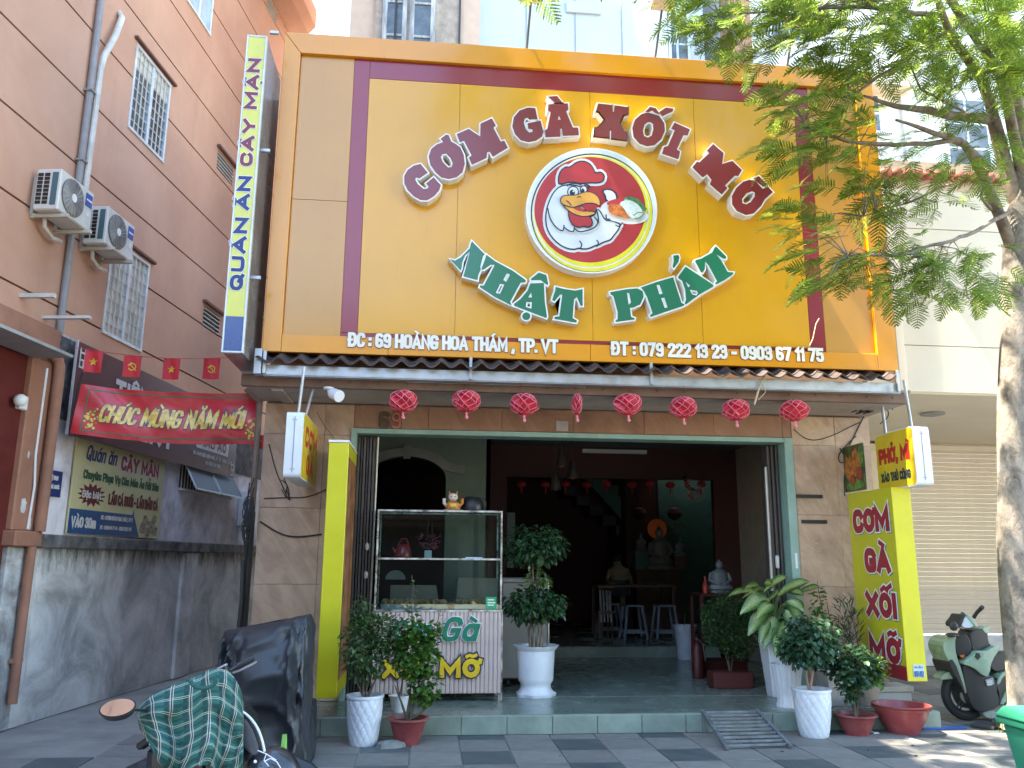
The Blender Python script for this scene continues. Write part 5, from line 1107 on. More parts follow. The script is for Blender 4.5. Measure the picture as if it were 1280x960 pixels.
# houses behind
def bwin(r, x0, x1, y, z0, z1, mt, fm, nx=2, nz=3):
    mb = MB(); mb.box(x0, x1, y-.04, y-.001, z0, z1); f_ = mb.build('window', fm, r)
    for i in range(nx):
        for j in range(nz):
            a = x0+.05+(x1-x0-.05)*i/nx; b_ = x0+(x1-x0-.05)*(i+1)/nx; c = z0+.05+(z1-z0-.05)*j/nz; d = z0+(z1-z0-.05)*(j+1)/nz
            mb = MB(); mb.box(a, b_, y-.046, y-.041, c, d); mb.build('pane', mt, f_)
h1 = thing('cream_block', 'cream block behind the billboard with weathered wooden casement window', 'building', (0, 12, 0))
m_pk = mat('pinkish_cream', (.62, .47, .36), .8, var=.06, bmp=.2, bscale=20, dirt=.2, dcol=(.3, .24, .2))
mb = MB(); mb.box(-1.45, .62, 12, 17, 4.2, 16); mb.build('wall', m_pk, h1)
mb = MB(); mb.box(-1.05, .28, 11.93, 11.999, 7, 16); mb.build('window_bay', mat('rough_grey_render', (.42, .36, .3), .9, var=.2, bmp=.6, bscale=25), h1)
mb = MB(); mb.box(.28, .31, 11.9, 12.0, 7, 16); mb.box(.31, .62, 11.985, 11.999, 9.72, 9.75); mb.build('joint', m_dark, h1)
for a, b_ in ((-.93, -.55), (-.50, -.1)):
    mb = MB(); mb.box(a, a+.07, 11.88, 11.93, 8.5, 15); mb.box(b_-.07, b_, 11.88, 11.93, 8.5, 15);
    for z in (9.15, 9.75, 10.35, 10.95, 11.5): mb.box(a+.07, b_-.07, 11.89, 11.925, z, z+.04)
    f_ = mb.build('window', mat('peeling_blue_wood', (.42, .46, .48), .8, var=.35, scale=14, stretch=(1, 1, .2), dirt=.5, dcol=(.2, .17, .14), dscale=8), h1)
    mb = MB(); mb.box(a+.07, b_-.07, 11.91, 11.92, 8.5, 15); mb.build('pane', mat('old_pane', (.1, .13, .15), .15, var=.3), f_)
mb = MB(); mb.tube([(-.72, 11.8, 8.5), (-.72, 11.8, 15)], .018, 6); mb.build('cable', m_dark, h1)
h2 = thing('white_block', 'tall pale blue white block behind the billboard centre', 'building', (2.2, 13, 0))
m_wb = mat('pale_blue_white_wall', (.46, .56, .66), .6, var=.04, scale=.8, dirt=.18, dcol=(.42, .47, .5), dscale=1.1)
mb = MB(); mb.box(.621, 3.95, 12.6, 18, 4.2, 17); mb.box(3.95, 5.1, 14, 18, 4.2, 15); mb.build('wall', m_wb, h2)
for x in (1.45, 2.3, 3.12): mb = MB(); mb.box(x, x+.012, 12.585, 12.599, 4.5, 17); mb.build('panel_joint', m_grey, h2)
mb = MB(); mb.box(2.15, 2.75, 12.55, 12.6, 10.9, 11.1); mb.box(3.94, 4.0, 12.6, 13.9, 4.2, 17); mb.build('trim', m_wb, h2)
bwin(h2, 4.3, 4.8, 14, 11, 12.2, m_pane, m_wf)
h3 = thing('brown_column_house', 'house with brown brick column glimpsed behind tree leaves', 'building', (6, 13, 0))
mb = MB(); mb.box(5.12, 5.5, 12.7, 13.2, 4.2, 12.2); mb.build('column', mat('brown_brick', (.35, .2, .12), .8, var=.3, scale=10), h3)
mb = MB(); mb.box(5.5, 8.8, 13.7, 18, 6.3, 15.5); mb.build('wall', mat('white_house', (.66, .66, .64), .7, var=.05, dirt=.2, dcol=(.4, .4, .4)), h3)
bwin(h3, 6.3, 7.1, 13.7, 8.6, 9.8, m_pane, m_wf); bwin(h3, 6.3, 7.1, 13.7, 11.4, 12.6, m_pane, m_wf); bwin(h3, 7.6, 8.4, 13.7, 9.6, 10.8, m_pane, m_wf)
mb = MB(); mb.box(5.9, 8.9, 13.3, 13.75, 10.4, 10.6); mb.build('ledge', m_cr, h3)
h4 = thing('brown_gable_house', 'dull brown walled house right of the billboard behind the clay tile strip', 'building', (9, 14, 0))
mb = MB(); mb.box(8.8, 15, 13.62, 19, 6.5, 13); mb.build('wall', mat('pale_grey_wall', (.55, .58, .6), .7, var=.06), h4)
mb = MB(); mb.box(5.3, 12, 11.0, 13.6, 6.5, 7.6); mb.build('parapet', mat('olive_brown_wall', (.30, .23, .15), .8, var=.15), h4)
bwin(h4, 9.6, 10.5, 13.62, 8.8, 10.4, m_pane, m_wf)

# ================================================================== street tree
tree = thing('flame_tree', 'street tree with mottled trunk and feathery green fronds at the right', 'tree', (5.95, 8.15, 0))
def barkmat():
    m, nt, b = new_mat('mottled_bark'); co = coords(nt, (1, 1, .7))
    n = noisef(nt, co, 7, 8, .75, .6); c = ramp(nt, n, [(.36, (.09, .075, .065)), (.45, (.17, .145, .12)), (.55, (.28, .245, .205)), (.75, (.38, .34, .29))])
    g = noisef(nt, co, 2, 5, .6); c = mixc(nt, ramp(nt, g, [(.45, 0.), (.7, .75)]), c, (.16, .15, .13))
    nt.links.new(c, b.inputs['Base Color']); b.inputs['Roughness'].default_value = .9; bump(nt, b, noisef(nt, co, 16, 8, .7), .7, .02); return m
m_bark = barkmat()
def wob(pts, rs, amp=.02, n=4):
    P = [V(p) for p in pts]; out = []; ro = []
    for i in range(len(P)-1):
        for k in range(n):
            t = k/n; q = P[i].lerp(P[i+1], t); nv = noise.noise_vector(q*2.3)*amp*(1 if (i or k) else 0); out.append(q+nv); ro.append(rs[i]+(rs[i+1]-rs[i])*t)
    out.append(P[-1]); ro.append(rs[-1]); return out, ro
tips = []
mb = MB(); T0 = [(5.92, 8.15, -.02), (5.98, 8.15, .25), (5.98, 8.12, 1.5), (6.1, 8.1, 2.9), (6.28, 8.05, 4.3), (6.42, 8.0, 5.4), (6.55, 7.95, 6.0)]
p, r_ = wob(T0, [.25, .19, .155, .15, .145, .135, .12]); n = 14
o_ = mb.tube(p, r_, n)
for i in range(len(mb.v)):
    q = V(mb.v[i]); k_ = noise.noise(q*4)*.03+noise.noise(q*14)*.012; a = atan2(q.y-8.1, q.x-6.1); mb.v[i] = (q.x+cos(a)*k_, q.y+sin(a)*k_, q.z)
mb.build('trunk', m_bark, tree, smooth=True, ang=60)
BR = []
def px3(x, y, Y): return onY(x, y, Y)
m_bark2 = mat('branch_bark', (.2, .16, .125), .9, var=.35, scale=12, bmp=.4)
def branch(pts, r0, r1): p, r_ = wob(pts, [r0+(r1-r0)*i/(len(pts)-1) for i in range(len(pts))], .03); mb = MB(); mb.tube(p, r_, 8); mb.build('limb', m_bark2, tree, smooth=True, ang=60); BR.append(p)
fork = V((6.42, 8.0, 5.4))
branch([fork, px3(1240, 150, 7.9), px3(1215, 148, 7.7), px3(1160, 140, 7.4), px3(1120, 132, 7.1), px3(1080, 120, 7.0)], .085, .012)
branch([V((6.35, 8.03, 4.9)), px3(1232, 225, 7.8), px3(1205, 180, 7.5), px3(1170, 165, 7.2), px3(1120, 150, 7.0)], .07, .012)
branch([px3(1232, 205, 7.8), px3(1200, 175, 7.4), px3(1120, 182, 7.2), px3(1060, 175, 7.0), px3(1010, 160, 6.8)], .035, .012)
branch([px3(1242, 150, 7.8), px3(1225, 95, 7.7), px3(1200, 60, 7.5), px3(1185, 40, 7.2), px3(1165, -20, 6.9)], .06, .03)
branch([V((6.5, 7.97, 5.8)), px3(1262, 60, 7.6), px3(1250, 0, 7.2), px3(1245, -90, 6.5)], .09, .05)
branch([px3(1240, 262, 7.9), px3(1225, 245, 7.6), px3(1235, 215, 7.5)], .02, .012)
branch([px3(1262, 265, 7.9), px3(1225, 285, 7.4), px3(1190, 300, 6.9), px3(1140, 315, 6.6), px3(1060, 320, 6.4)], .025, .008)
branch([px3(1200, 30, 7.3), px3(1150, 60, 7.0), px3(1110, 90, 6.8), px3(1060, 120, 6.6)], .025, .01)
branch([V((5.0, 7.0, 7.6)), V((3.6, 6.7, 7.8)), V((2.2, 6.6, 7.9)), V((.8, 6.7, 7.9))], .04, .01)  # unseen limb reaching the fronds added for shade
branch([V((6.5, 7.97, 5.8)), V((6.0, 7.5, 6.8)), V((5.0, 7.0, 7.6))], .06, .04)
branch([px3(1180, 20, 7.2), px3(1100, 10, 6.6), px3(1000, 10, 6.3), px3(900, 20, 6.2)], .03, .008)
branch([px3(1190, 230, 7.5), px3(1130, 255, 7.1), px3(1080, 270, 6.8)], .014, .006)
branch([px3(1215, 148, 7.7), px3(1150, 110, 7.2), px3(1130, 70, 7.0)], .015, .006)
# one frond: rachis with pairs of small toothed pinnae
m_fr = leafmat('frond_green', (.08, .16, .024), (.26, .37, .045), .42, .55, (.42, .50, .08))
def frondmesh(seed, L=.36):
    rg = random.Random(seed); mb = MB(); npn = 12
    def rp(s): return V((L*s, .03*sin(s*2), -.16*L*s*s*1.7))
    for k in range(8):
        a, b_ = rp(k/8), rp((k+1)/8); w_ = .0022; mb.add([a+V((0, -w_, 0)), b_+V((0, -w_, 0)), b_+V((0, w_, 0)), a+V((0, w_, 0))], [(0, 1, 2, 3)])
    for i in range(npn):
        s = .18+.82*i/(npn-1); base = rp(s); ln_ = L*.36*sin(pi*(.16+.8*s))**.7*rg.uniform(.85, 1.1)
        for sd in (-1, 1):
            an = R(62-20*s)*sd; dx, dy = cos(an), sin(an); dr = rg.uniform(-.3, .1); m_ = 5; vs = []; wm = .0125*L/.36
            for q in range(m_+1):
                u = q/m_; c = base+V((dx*ln_*u, dy*ln_*u, dr*ln_*u*u)); wq = wm*(1-.55*u)*(0.35 if q in (0, m_) else 1)
                for zz in ((1, .55) if q < m_ else (1,)):
                    cc = c+V((dx, dy, 0))*(ln_/m_*(.5 if zz < 1 else 0)); vs += [cc+V((-dy, dx, 0))*wq*zz-V((0, 0, wq*.3)), cc+V((dy, -dx, 0))*wq*zz-V((0, 0, wq*.3)), cc+V((0, 0, 0))]
            nq = len(vs)//3; fs = []
            for q in range(nq-1): a = q*3; fs += [(a, a+2, a+5, a+3), (a+2, a+1, a+4, a+5)]
            mb.add(vs, fs)
    return mb
FM = [frondmesh(s, L) for s, L in ((1, .30), (2, .34), (3, .26), (4, .32))]
def rotm(d, roll):
    q = d.to_track_quat('X', 'Z').to_matrix(); return q @ Matrix.Rotation(roll, 3, 'X')
CL = [  # px, py, Y, rx(px), ry(px), count, general direction
 (1010, 165, 6.7, 50, 50, 26, (-1, -.1, -.25)), (1060, 190, 6.9, 60, 60, 44, (-.8, -.2, -.35)), (1120, 215, 7.0, 60, 60, 42, (-.5, -.2, -.5)), (990, 130, 6.7, 32, 22, 12, (-1, 0, -.1)), (970, 182, 6.6, 24, 14, 8, (-1, 0, -.3)),
 (1000, 275, 6.5, 40, 20, 14, (-1, 0, -.15)), (1040, 320, 6.5, 60, 40, 32, (-1, -.1, -.3)), (1110, 330, 6.6, 60, 40, 40, (-.6, -.2, -.5)), (1180, 330, 6.8, 60, 36, 36, (-.2, -.2, -.7)), (1215, 335, 6.9, 30, 30, 14, (.3, -.2, -.7)), (1010, 350, 6.4, 25, 15, 8, (-1, 0, -.3)),
 (880, 20, 6.2, 45, 26, 30, (-1, -.1, -.35)), (930, 40, 6.3, 40, 36, 28, (-.7, -.1, -.5)), (985, 25, 6.4, 50, 40, 34, (-.7, -.1, -.4)), (1045, 50, 6.6, 55, 50, 52, (-.5, -.2, -.4)), (1110, 40, 6.7, 60, 55, 56, (-.3, -.2, -.6)), (1040, 95, 6.8, 40, 30, 26, (-.6, -.2, -.3)),
 (1180, 50, 7.0, 60, 55, 56, (.1, -.2, -.5)), (1245, 60, 7.1, 55, 60, 56, (.4, -.2, -.5)), (1200, 110, 7.2, 55, 40, 30, (-.3, -.2, -.4)), (1255, 175, 7.2, 35, 40, 22, (.5, -.2, -.5)), (1160, 95, 7.3, 35, 35, 18, (-.4, 0, -.3)),
 (1195, 205, 7.4, 30, 30, 10, (-.3, 0, -.3)), (1100, 265, 7.1, 45, 25, 18, (-.8, 0, -.4)), (1240, 20, 6.3, 60, 50, 40, (.2, -.6, -.4)), (1120, -40, 6.0, 120, 50, 60, (-.1, -.5, -.4)), (1130, 385-25, 6.6, 50, 14, 12, (-.3, 0, -.9)), (1220, 225, 7.6, 30, 30, 8, (0, 0, -.5))]
rg = random.Random(11); allf = []
for (cx, cy, Y, rx, ry, cnt, dr) in CL:
    cnt = int(cnt*1.2)
    for k in range(cnt):
        a = rg.uniform(0, 6.283); q = rg.random()**.5; x, y = cx+16+rx*q*cos(a)*.95, cy+ry*q*sin(a); P_ = onY(x, y, Y+rg.uniform(-.45, .45))
        d = V((dr[0], dr[1], dr[2]*.55))*.9+V((rg.uniform(-.8, .8), rg.uniform(-.8, .8), rg.uniform(-.3, .3))); d.normalize(); allf.append((P_, d, rg.uniform(-.6, .6), rg.randrange(4), rg.uniform(.8, 1.25)))
# canopy above and behind the camera's top edge, which shades the pavement
for k in range(380):
    P_ = V((rg.uniform(2.2, 8.2), rg.uniform(4.6, 8.0), rg.uniform(7.0, 8.6))); d = V((rg.uniform(-1, 1), rg.uniform(-1, 1), rg.uniform(-.5, 0))).normalized(); allf.append((P_, d, rg.uniform(-.5, .5), rg.randrange(4), 1.35))
for k in range(230):  # unseen fronds added further left to break up the sun on the paving
    P_ = V((rg.uniform(.2, 3.6), rg.uniform(5.6, 7.6), rg.uniform(7.55, 8.4))); d = V((rg.uniform(-1, 1), rg.uniform(-1, 1), rg.uniform(-.4, .1))).normalized(); allf.append((P_, d, rg.uniform(-.5, .5), rg.randrange(4), 1.45))
allf_ = sorted(range(len(allf)), key=lambda i: (allf[i][0]-CAM).length*(1 if abs((allf[i][0]-CAM).normalized().dot(_fw)) > .78 else 3))
protos = {}
rest = MB()
for rank, i in enumerate(allf_):
    P_, d, roll, kd, sc = allf[i]; Mx = rotm(d, roll)
    if rank < 290:
        if kd not in protos: o = FM[kd].build('frond', m_fr, tree); protos[kd] = o
        else: o = protos[kd].copy(); COL.objects.link(o)
        o.matrix_basis = Matrix.Translation(P_) @ (Mx*sc).to_4x4()
    else:
        o_ = len(rest.v); rest.v += [tuple(P_ + Mx @ (V(v_)*sc)) for v_ in FM[kd].v]; rest.f += [tuple(a+o_ for a in f) for f in FM[kd].f]; rest.mi += FM[kd].mi
stuff(rest.build('foliage', m_fr, tree))
# thin twigs joining the fronds to the limbs
mb = MB(); allb = [q for b_ in BR for q in b_]
for k, i in enumerate(allf_[:620]):
    if k % 3 == 0:
        P_ = allf[i][0]; t = min(allb, key=lambda q: (q-P_).length)
        if (t-P_).length < 1.4: mid = t.lerp(P_, .5)+V((0, 0, .06)); mb.tube([t, mid, P_], [.007, .004, .002], 4, cap=False)
mb.build('twig', m_bark2, tree)['kind'] = 'stuff'
gr = MB()
for k in range(160):
    a = rg.uniform(0, 6.28); r_ = rg.uniform(.2, .32); b_ = V((5.93+r_*cos(a), 8.12+r_*sin(a), 0)); t = b_+V((rg.uniform(-.08, .08), rg.uniform(-.08, .08), rg.uniform(.08, .3))); w_ = V((.006, .004, 0)); gr.add([b_-w_, b_+w_, t], [(0, 1, 2)])
o = gr.build('weeds', leafmat('weed_green', (.05, .1, .02), (.1, .17, .04))); tag(o, 'grass and weeds growing round the tree trunk foot', 'grass', kind='stuff')
# ================================================================== plants and pots
m_pw1 = mat('white_pot_plastic', (.66, .69, .72), .38, var=.05, scale=5, dirt=.2, dcol=(.4, .4, .38), dscale=6)
m_pm = mat('maroon_pot_plastic', (.25, .045, .045), .42, var=.15, scale=6, dirt=.45, dcol=(.35, .2, .17), dscale=5)
m_terr = mat('tan_pot', (.33, .27, .23), .6, var=.1)
m_stem = mat('plant_stem', (.12, .09, .06), .8, var=.3)
def pot(r, c, h, r0, r1, kind='plain', mt=None, nm='pot', rim=.012):
    mb = MB(); c = V(c); mt = mt or m_pw1
    if kind == 'diamond':
        n, m_ = 112, 40; fn = lambda rr, z, a, j: rr*(1+(.045*(min(1, 2.2*abs(sin(a*7+z*26)*sin(a*7-z*26)))-.5) if 1 < j < m_-1 else 0))
        prof = [(r0*.2, 0)]+[(r0+(r1-r0)*(sin((j/(m_))*pi/2)**.75), h*j/m_) for j in range(m_+1)]+[(r1+rim, h-.01), (r1+rim, h+.012), (r1-.012, h+.012), (r1-.02, h-.05), (.001, h-.055)]
        mb.lathe(prof, c, n, fn=fn)
    elif kind == 'fluted':
        fn = lambda rr, z, a, j: rr*(1+.03*cos(a*18))
        mb.lathe([(r0*.2, 0), (r0*1.05, 0), (r0*1.05, .03), (r0*.93, .06), (r0*.95, h*.3), (r0+(r1-r0)*.5, h*.7), (r1, h*.93), (r1+rim, h), (r1-.012, h), (r1-.02, h-.04), (.001, h-.045)], c, 72, fn=fn)
    elif kind == 'ornate':
        fn = lambda rr, z, a, j: rr*(1+(.025*cos(a*14) if j in (10, 11) else (.06*cos(a*7) if j in (1, 2) else 0)))
        mb.lathe([(.02, 0), (r0*1.1, .0), (r0*1.14, .03), (r0*1.0, .05), (r0*.86, .09), (r0*.88, .13), (r0*1.0, .16), (r0*1.02, .19), (r1*.93, h*.9), (r1+.015, h*.955), (r1+.03, h), (r1-.01, h-.004), (r1-.02, h-.05), (.001, h-.05)], c, 112, fn=fn)
    elif kind == 'bowl':
        mb.lathe([(.02, 0), (r0, 0), (r0*1.06, .02), (r0+(r1-r0)*.55, h*.45), (r1*.97, h*.86), (r1, h*.88), (r1+rim*2, h*.93), (r1+rim*2, h), (r1-.005, h), (r1-.02, h-.05), (.001, h-.06)], c, 36)
    else:
        mb.lathe([(.02, 0), (r0, 0), (r0+(r1-r0)*.5, h*.5), (r1, h*.95), (r1+rim, h*.96), (r1+rim, h), (r1-.008, h), (r1-.02, h-.04), (.001, h-.045)], c, 36)
    mb.build(nm, mt, r, smooth=True, ang=40)
    mb = MB(); mb.lathe([(r1-.019, h-.035), (r1*.6, h-.028), (.001, h-.022)], c, 20); mb.build('soil', m_soil, r)
def leaf_add(mb, P, d, up, L, W, fold=.25, mi=0, k=3):
    d = d.normalized(); s = d.cross(up); s = s.normalized() if s.length > 1e-4 else V((1, 0, 0)); n = s.cross(d)
    if k == 2: mb.add([P, P+d*L*.5+s*W*.5+n*fold*W, P+d*L, P+d*L*.5-s*W*.5+n*fold*W], [(0, 1, 2), (0, 2, 3)], mi); return
    vs = [P, P+d*L*.3+s*W*.45+n*fold*W*.5, P+d*L*.65+s*W*.42+n*fold*W*.4-n*L*.04, P+d*L-n*L*.14, P+d*L*.65-s*W*.42+n*fold*W*.4-n*L*.04, P+d*L*.3-s*W*.45+n*fold*W*.5, P+d*L*.5-n*L*.03]
    mb.add(vs, [(0, 1, 6), (1, 2, 6), (2, 3, 6), (3, 4, 6), (4, 5, 6), (5, 0, 6)], mi)
def crown(r, blobs, n, L, W, mt, seed=0, droop=.2, nm='foliage', k=3, shell=.5):
    rg = random.Random(seed); mb = MB(); tw = sum(b[1][0]*b[1][1]*b[1][2] for b in blobs)
    for (c, rad) in blobs:
        c = V(c); m_ = int(n*rad[0]*rad[1]*rad[2]/tw)
        for _ in range(m_):
            while True:
                q = V((rg.uniform(-1, 1), rg.uniform(-1, 1), rg.uniform(-1, 1)))
                if q.length <= 1 and rg.random() < q.length**shell+.05: break
            ns = noise.noise(q*2.1+c)*.28; q2 = q*(1+ns); P = c+V((q2.x*rad[0], q2.y*rad[1], q2.z*rad[2]))
            d = V((q.x, q.y, q.z*.6))+V((rg.uniform(-.8, .8), rg.uniform(-.8, .8), rg.uniform(-.5, .6)))-V((0, 0, droop)); s = rg.uniform(.7, 1.2)
            leaf_add(mb, P, d, V((rg.uniform(-.4, .4), rg.uniform(-.4, .4), 1)), L*s, W*s, rg.uniform(.05, .35), 0, k)
    o = mb.build(nm, mt, r); o['kind'] = 'stuff'; return o
def stems(r, base, tips_, r0=.012, r1=.004, mt=None, nm='stem'):
    for t in tips_:
        b = V(base)+V((random.uniform(-.02, .02), random.uniform(-.02, .02), 0)); t = V(t); mid = b.lerp(t, .5)+V((random.uniform(-.04, .04), random.uniform(-.04, .04), 0))
        mb = MB(); mb.tube([b, mid, t], [r0, (r0+r1)/2, r1], 6); mb.build(nm, mt or m_stem, r, smooth=True)
m_l1 = leafmat('small_leaf_green', (.03, .075, .025), (.075, .15, .045), .4, .25, (.12, .19, .05))
m_l2 = leafmat('bright_leaf_green', (.035, .10, .015), (.09, .2, .03), .38, .3, (.16, .27, .05))
m_l3 = leafmat('dark_glossy_leaf', (.02, .055, .025), (.045, .11, .045), .22, .2, (.09, .17, .05))
m_l4 = leafmat('deep_green_leaf', (.02, .06, .032), (.045, .11, .055), .3, .2, (.08, .17, .07))
# left: big shrub in white diamond pot
p1 = thing('potted_shrub', 'bushy green shrub in white diamond pattern pot beside left yellow board', 'potted plant', (-.51, 7.98, 0))
pot(p1, (-.51, 8.0, 0), .41, .115, .158, 'diamond'); stems(p1, (-.51, 8.0, .37), [(-.6, 8.0, .7), (-.5, 8.02, .8), (-.42, 7.98, .75), (-.35, 8.0, .8), (-.55, 8, 1.0)], .01)
crown(p1, [((-.52, 8.0, .85), (.23, .2, .3)), ((-.36, 8.02, .95), (.18, .16, .2)), ((-.57, 8.0, 1.12), (.11, .1, .14)), ((-.25, 8.02, .88), (.1, .1, .2))], 2100, .042, .030, m_l1, 3)
# left: climbing shrub in maroon bowl
p2 = thing('potted_shrub', 'bright leaved trellised shrub in maroon bowl pot before the food counter', 'potted plant', (-.12, 8.0, 0))
pot(p2, (-.12, 8.0, 0), .225, .10, .168, 'bowl', m_pm); stems(p2, (-.12, 8.0, .19), [(-.1, 8.0, .6), (-.25, 8, .5), (.0, 8.0, .55), (.1, 8.0, .35), (-.02, 8, .8)], .014)
crown(p2, [((-.06, 8.0, .78), (.19, .14, .22)), ((.02, 8.0, .5), (.13, .1, .16)), ((-.11, 8.0, 1.05), (.07, .06, .13)), ((.06, 8.0, .95), (.11, .08, .12))], 1000, .06, .05, m_l2, 5)
def vine(r, pts, mt, L=.05, W=.042, seed=1, step=.045):
    rg = random.Random(seed); P = [V(p) for p in smoothloop([tuple(p) for p in pts], 1, False)] if 0 else [V(p) for p in pts]
    mb = MB(); mb.tube(P, .004, 5); mb.build('stem', m_stem, r); mb = MB()
    for a, b_ in zip(P[:-1], P[1:]):
        m_ = max(1, int((b_-a).length/step))
        for k in range(m_): q = a.lerp(b_, k/m_); leaf_add(mb, q, V((rg.uniform(-1, 1), rg.uniform(-1, .2), rg.uniform(-.4, .3))), V((0, 0, 1)), L*rg.uniform(.7, 1.1), W*rg.uniform(.7, 1.1))
    mb.build('vine_leaves', mt, r)['kind'] = 'stuff'
vine(p2, [(-.1, 8, .9), (-.12, 8.0, 1.15), (-.11, 8.0, 1.38), (-.13, 8.0, 1.47)], m_l2); vine(p2, [(.05, 8, .95), (.12, 8.0, 1.05), (.15, 8.0, 1.16)], m_l2, seed=4); vine(p2, [(-.15, 8, .9), (-.3, 8.0, 1.1), (-.36, 8.0, 1.22)], m_l2, seed=6)
vine(p2, [(-.02, 8, .5), (.03, 7.95, .35), (-.04, 7.92, .25)], m_l2, seed=9)
p3 = thing('potted_shrub', 'small white pot with thin stems standing on step behind maroon bowl', 'potted plant', (-.22, 8.6, .175))
pot(p3, (-.22, 8.6, .175), .15, .07, .095, 'plain'); stems(p3, (-.22, 8.6, .3), [(-.2, 8.6, .7), (-.26, 8.6, .75), (-.15, 8.6, .7)], .006); crown(p3, [((-.2, 8.6, .75), (.14, .1, .2))], 260, .045, .03, m_l1, 8)
# two-tier ficus in ornate pot inside the doorway
p4 = thing('potted_ficus', 'two tiered dark ficus in ornate white pot beside the food counter', 'potted plant', (1.23, 9.5, .175))
pot(p4, (1.23, 9.5, .175), .53, .19, .225, 'ornate')
for k in range(9):
    a = k*.7; mb = MB(); b_ = V((1.23+.06*cos(a), 9.5+.05*sin(a), .66)); mb.tube([b_, b_+V((.03*cos(a+1), .02, .2)), V((1.22+.05*cos(a*2), 9.5+.05*sin(a*2), 1.1))], [.016, .012, .01], 7); mb.build('trunk', mat('ficus_trunk', (.22, .17, .13), .8, var=.3, scale=14), p4, smooth=True)
for k in range(6): mb = MB(); a = k*1.05; mb.tube([(1.22+.03*cos(a), 9.5, 1.28), (1.22+.07*cos(a), 9.5+.05*sin(a), 1.62)], .008, 6); mb.build('trunk', _mc['ficus_trunk'], p4)
crown(p4, [((1.22, 9.48, 1.16), (.33, .26, .17)), ((1.05, 9.48, 1.08), (.14, .15, .12)), ((1.4, 9.48, 1.12), (.14, .15, .14))], 900, .085, .045, m_l3, 12, .5)
crown(p4, [((1.22, 9.48, 1.78), (.33, .26, .2)), ((1.05, 9.48, 1.68), (.17, .14, .1)), ((1.4, 9.5, 1.85), (.15, .15, .12))], 900, .085, .045, m_l3, 13, .5)
crown(p4, [((1.25, 9.45, 1.42), (.12, .12, .12))], 70, .08, .05, m_l2, 14, .3)
# right group
p5 = thing('potted_shrub', 'dark ivy leaved topiary in white diamond pattern pot right of the ramp', 'potted plant', (3.72, 8.1, 0))
pot(p5, (3.72, 8.1, 0), .42, .125, .172, 'diamond'); stems(p5, (3.72, 8.1, .38), [(3.7, 8.1, .72), (3.74, 8.1, .75)], .014, .01, mat('pinkish_stem', (.3, .2, .15), .7))
crown(p5, [((3.74, 8.12, .87), (.24, .22, .24)), ((3.6, 8.1, .78), (.16, .16, .15)), ((3.84, 8.1, .8), (.14, .16, .16)), ((3.66, 8.1, 1.02), (.12, .12, .1))], 1150, .06, .052, m_l4, 17, .6)
p6 = thing('potted_shrub', 'round ivy shrub with paler edges in maroon bowl right of diamond pot', 'potted plant', (4.17, 8.15, 0))
pot(p6, (4.17, 8.15, 0), .19, .11, .178, 'bowl', m_pm); stems(p6, (4.17, 8.15, .15), [(4.17, 8.15, .5), (4.1, 8.15, .38), (4.25, 8.15, .4)], .016)
crown(p6, [((4.18, 8.15, .62), (.25, .22, .19)), ((4.13, 8.13, .42), (.1, .1, .12)), ((4.05, 8.13, .65), (.12, .12, .12))], 900, .062, .055, m_l4, 19, .3); crown(p6, [((4.38, 8.12, .58), (.13, .12, .14)), ((4.13, 8.1, .4), (.07, .06, .07))], 170, .058, .05, m_l2, 20, .3)
p7 = thing('potted_dieffenbachia', 'variegated dumb cane with big striped leaves in tall white pot', 'potted plant', (3.87, 9.3, .175))
mb = MB(); q_ = .135
def sqpot(r, c, h, w0, w1, tilt=0, mt=None):
    mb = MB(); c = V(c); P = []
    for z, w_ in ((0, w0), (h, w1), (h, w1-.02), (h-.04, w1-.025)): P += [c+V((x*w_, y*w_, z)) for x, y in ((-1, -1), (1, -1), (1, 1), (-1, 1))]
    fs = [(3, 2, 1, 0)]+[(a*4+k, a*4+(k+1) % 4, a*4+4+(k+1) % 4, a*4+4+k) for a in range(3) for k in range(4)]+[(12, 13, 14, 15)]; mb.add(P, fs); mb.build('pot', mt or m_pw1, r, bevel=.01, seg=2)
sqpot(p7, (3.88, 9.3, .175), .62, .085, .14); mb = MB(); mb.box(3.77, 3.99, 9.19, 9.41, .76, .77); mb.build('soil', m_soil, p7)
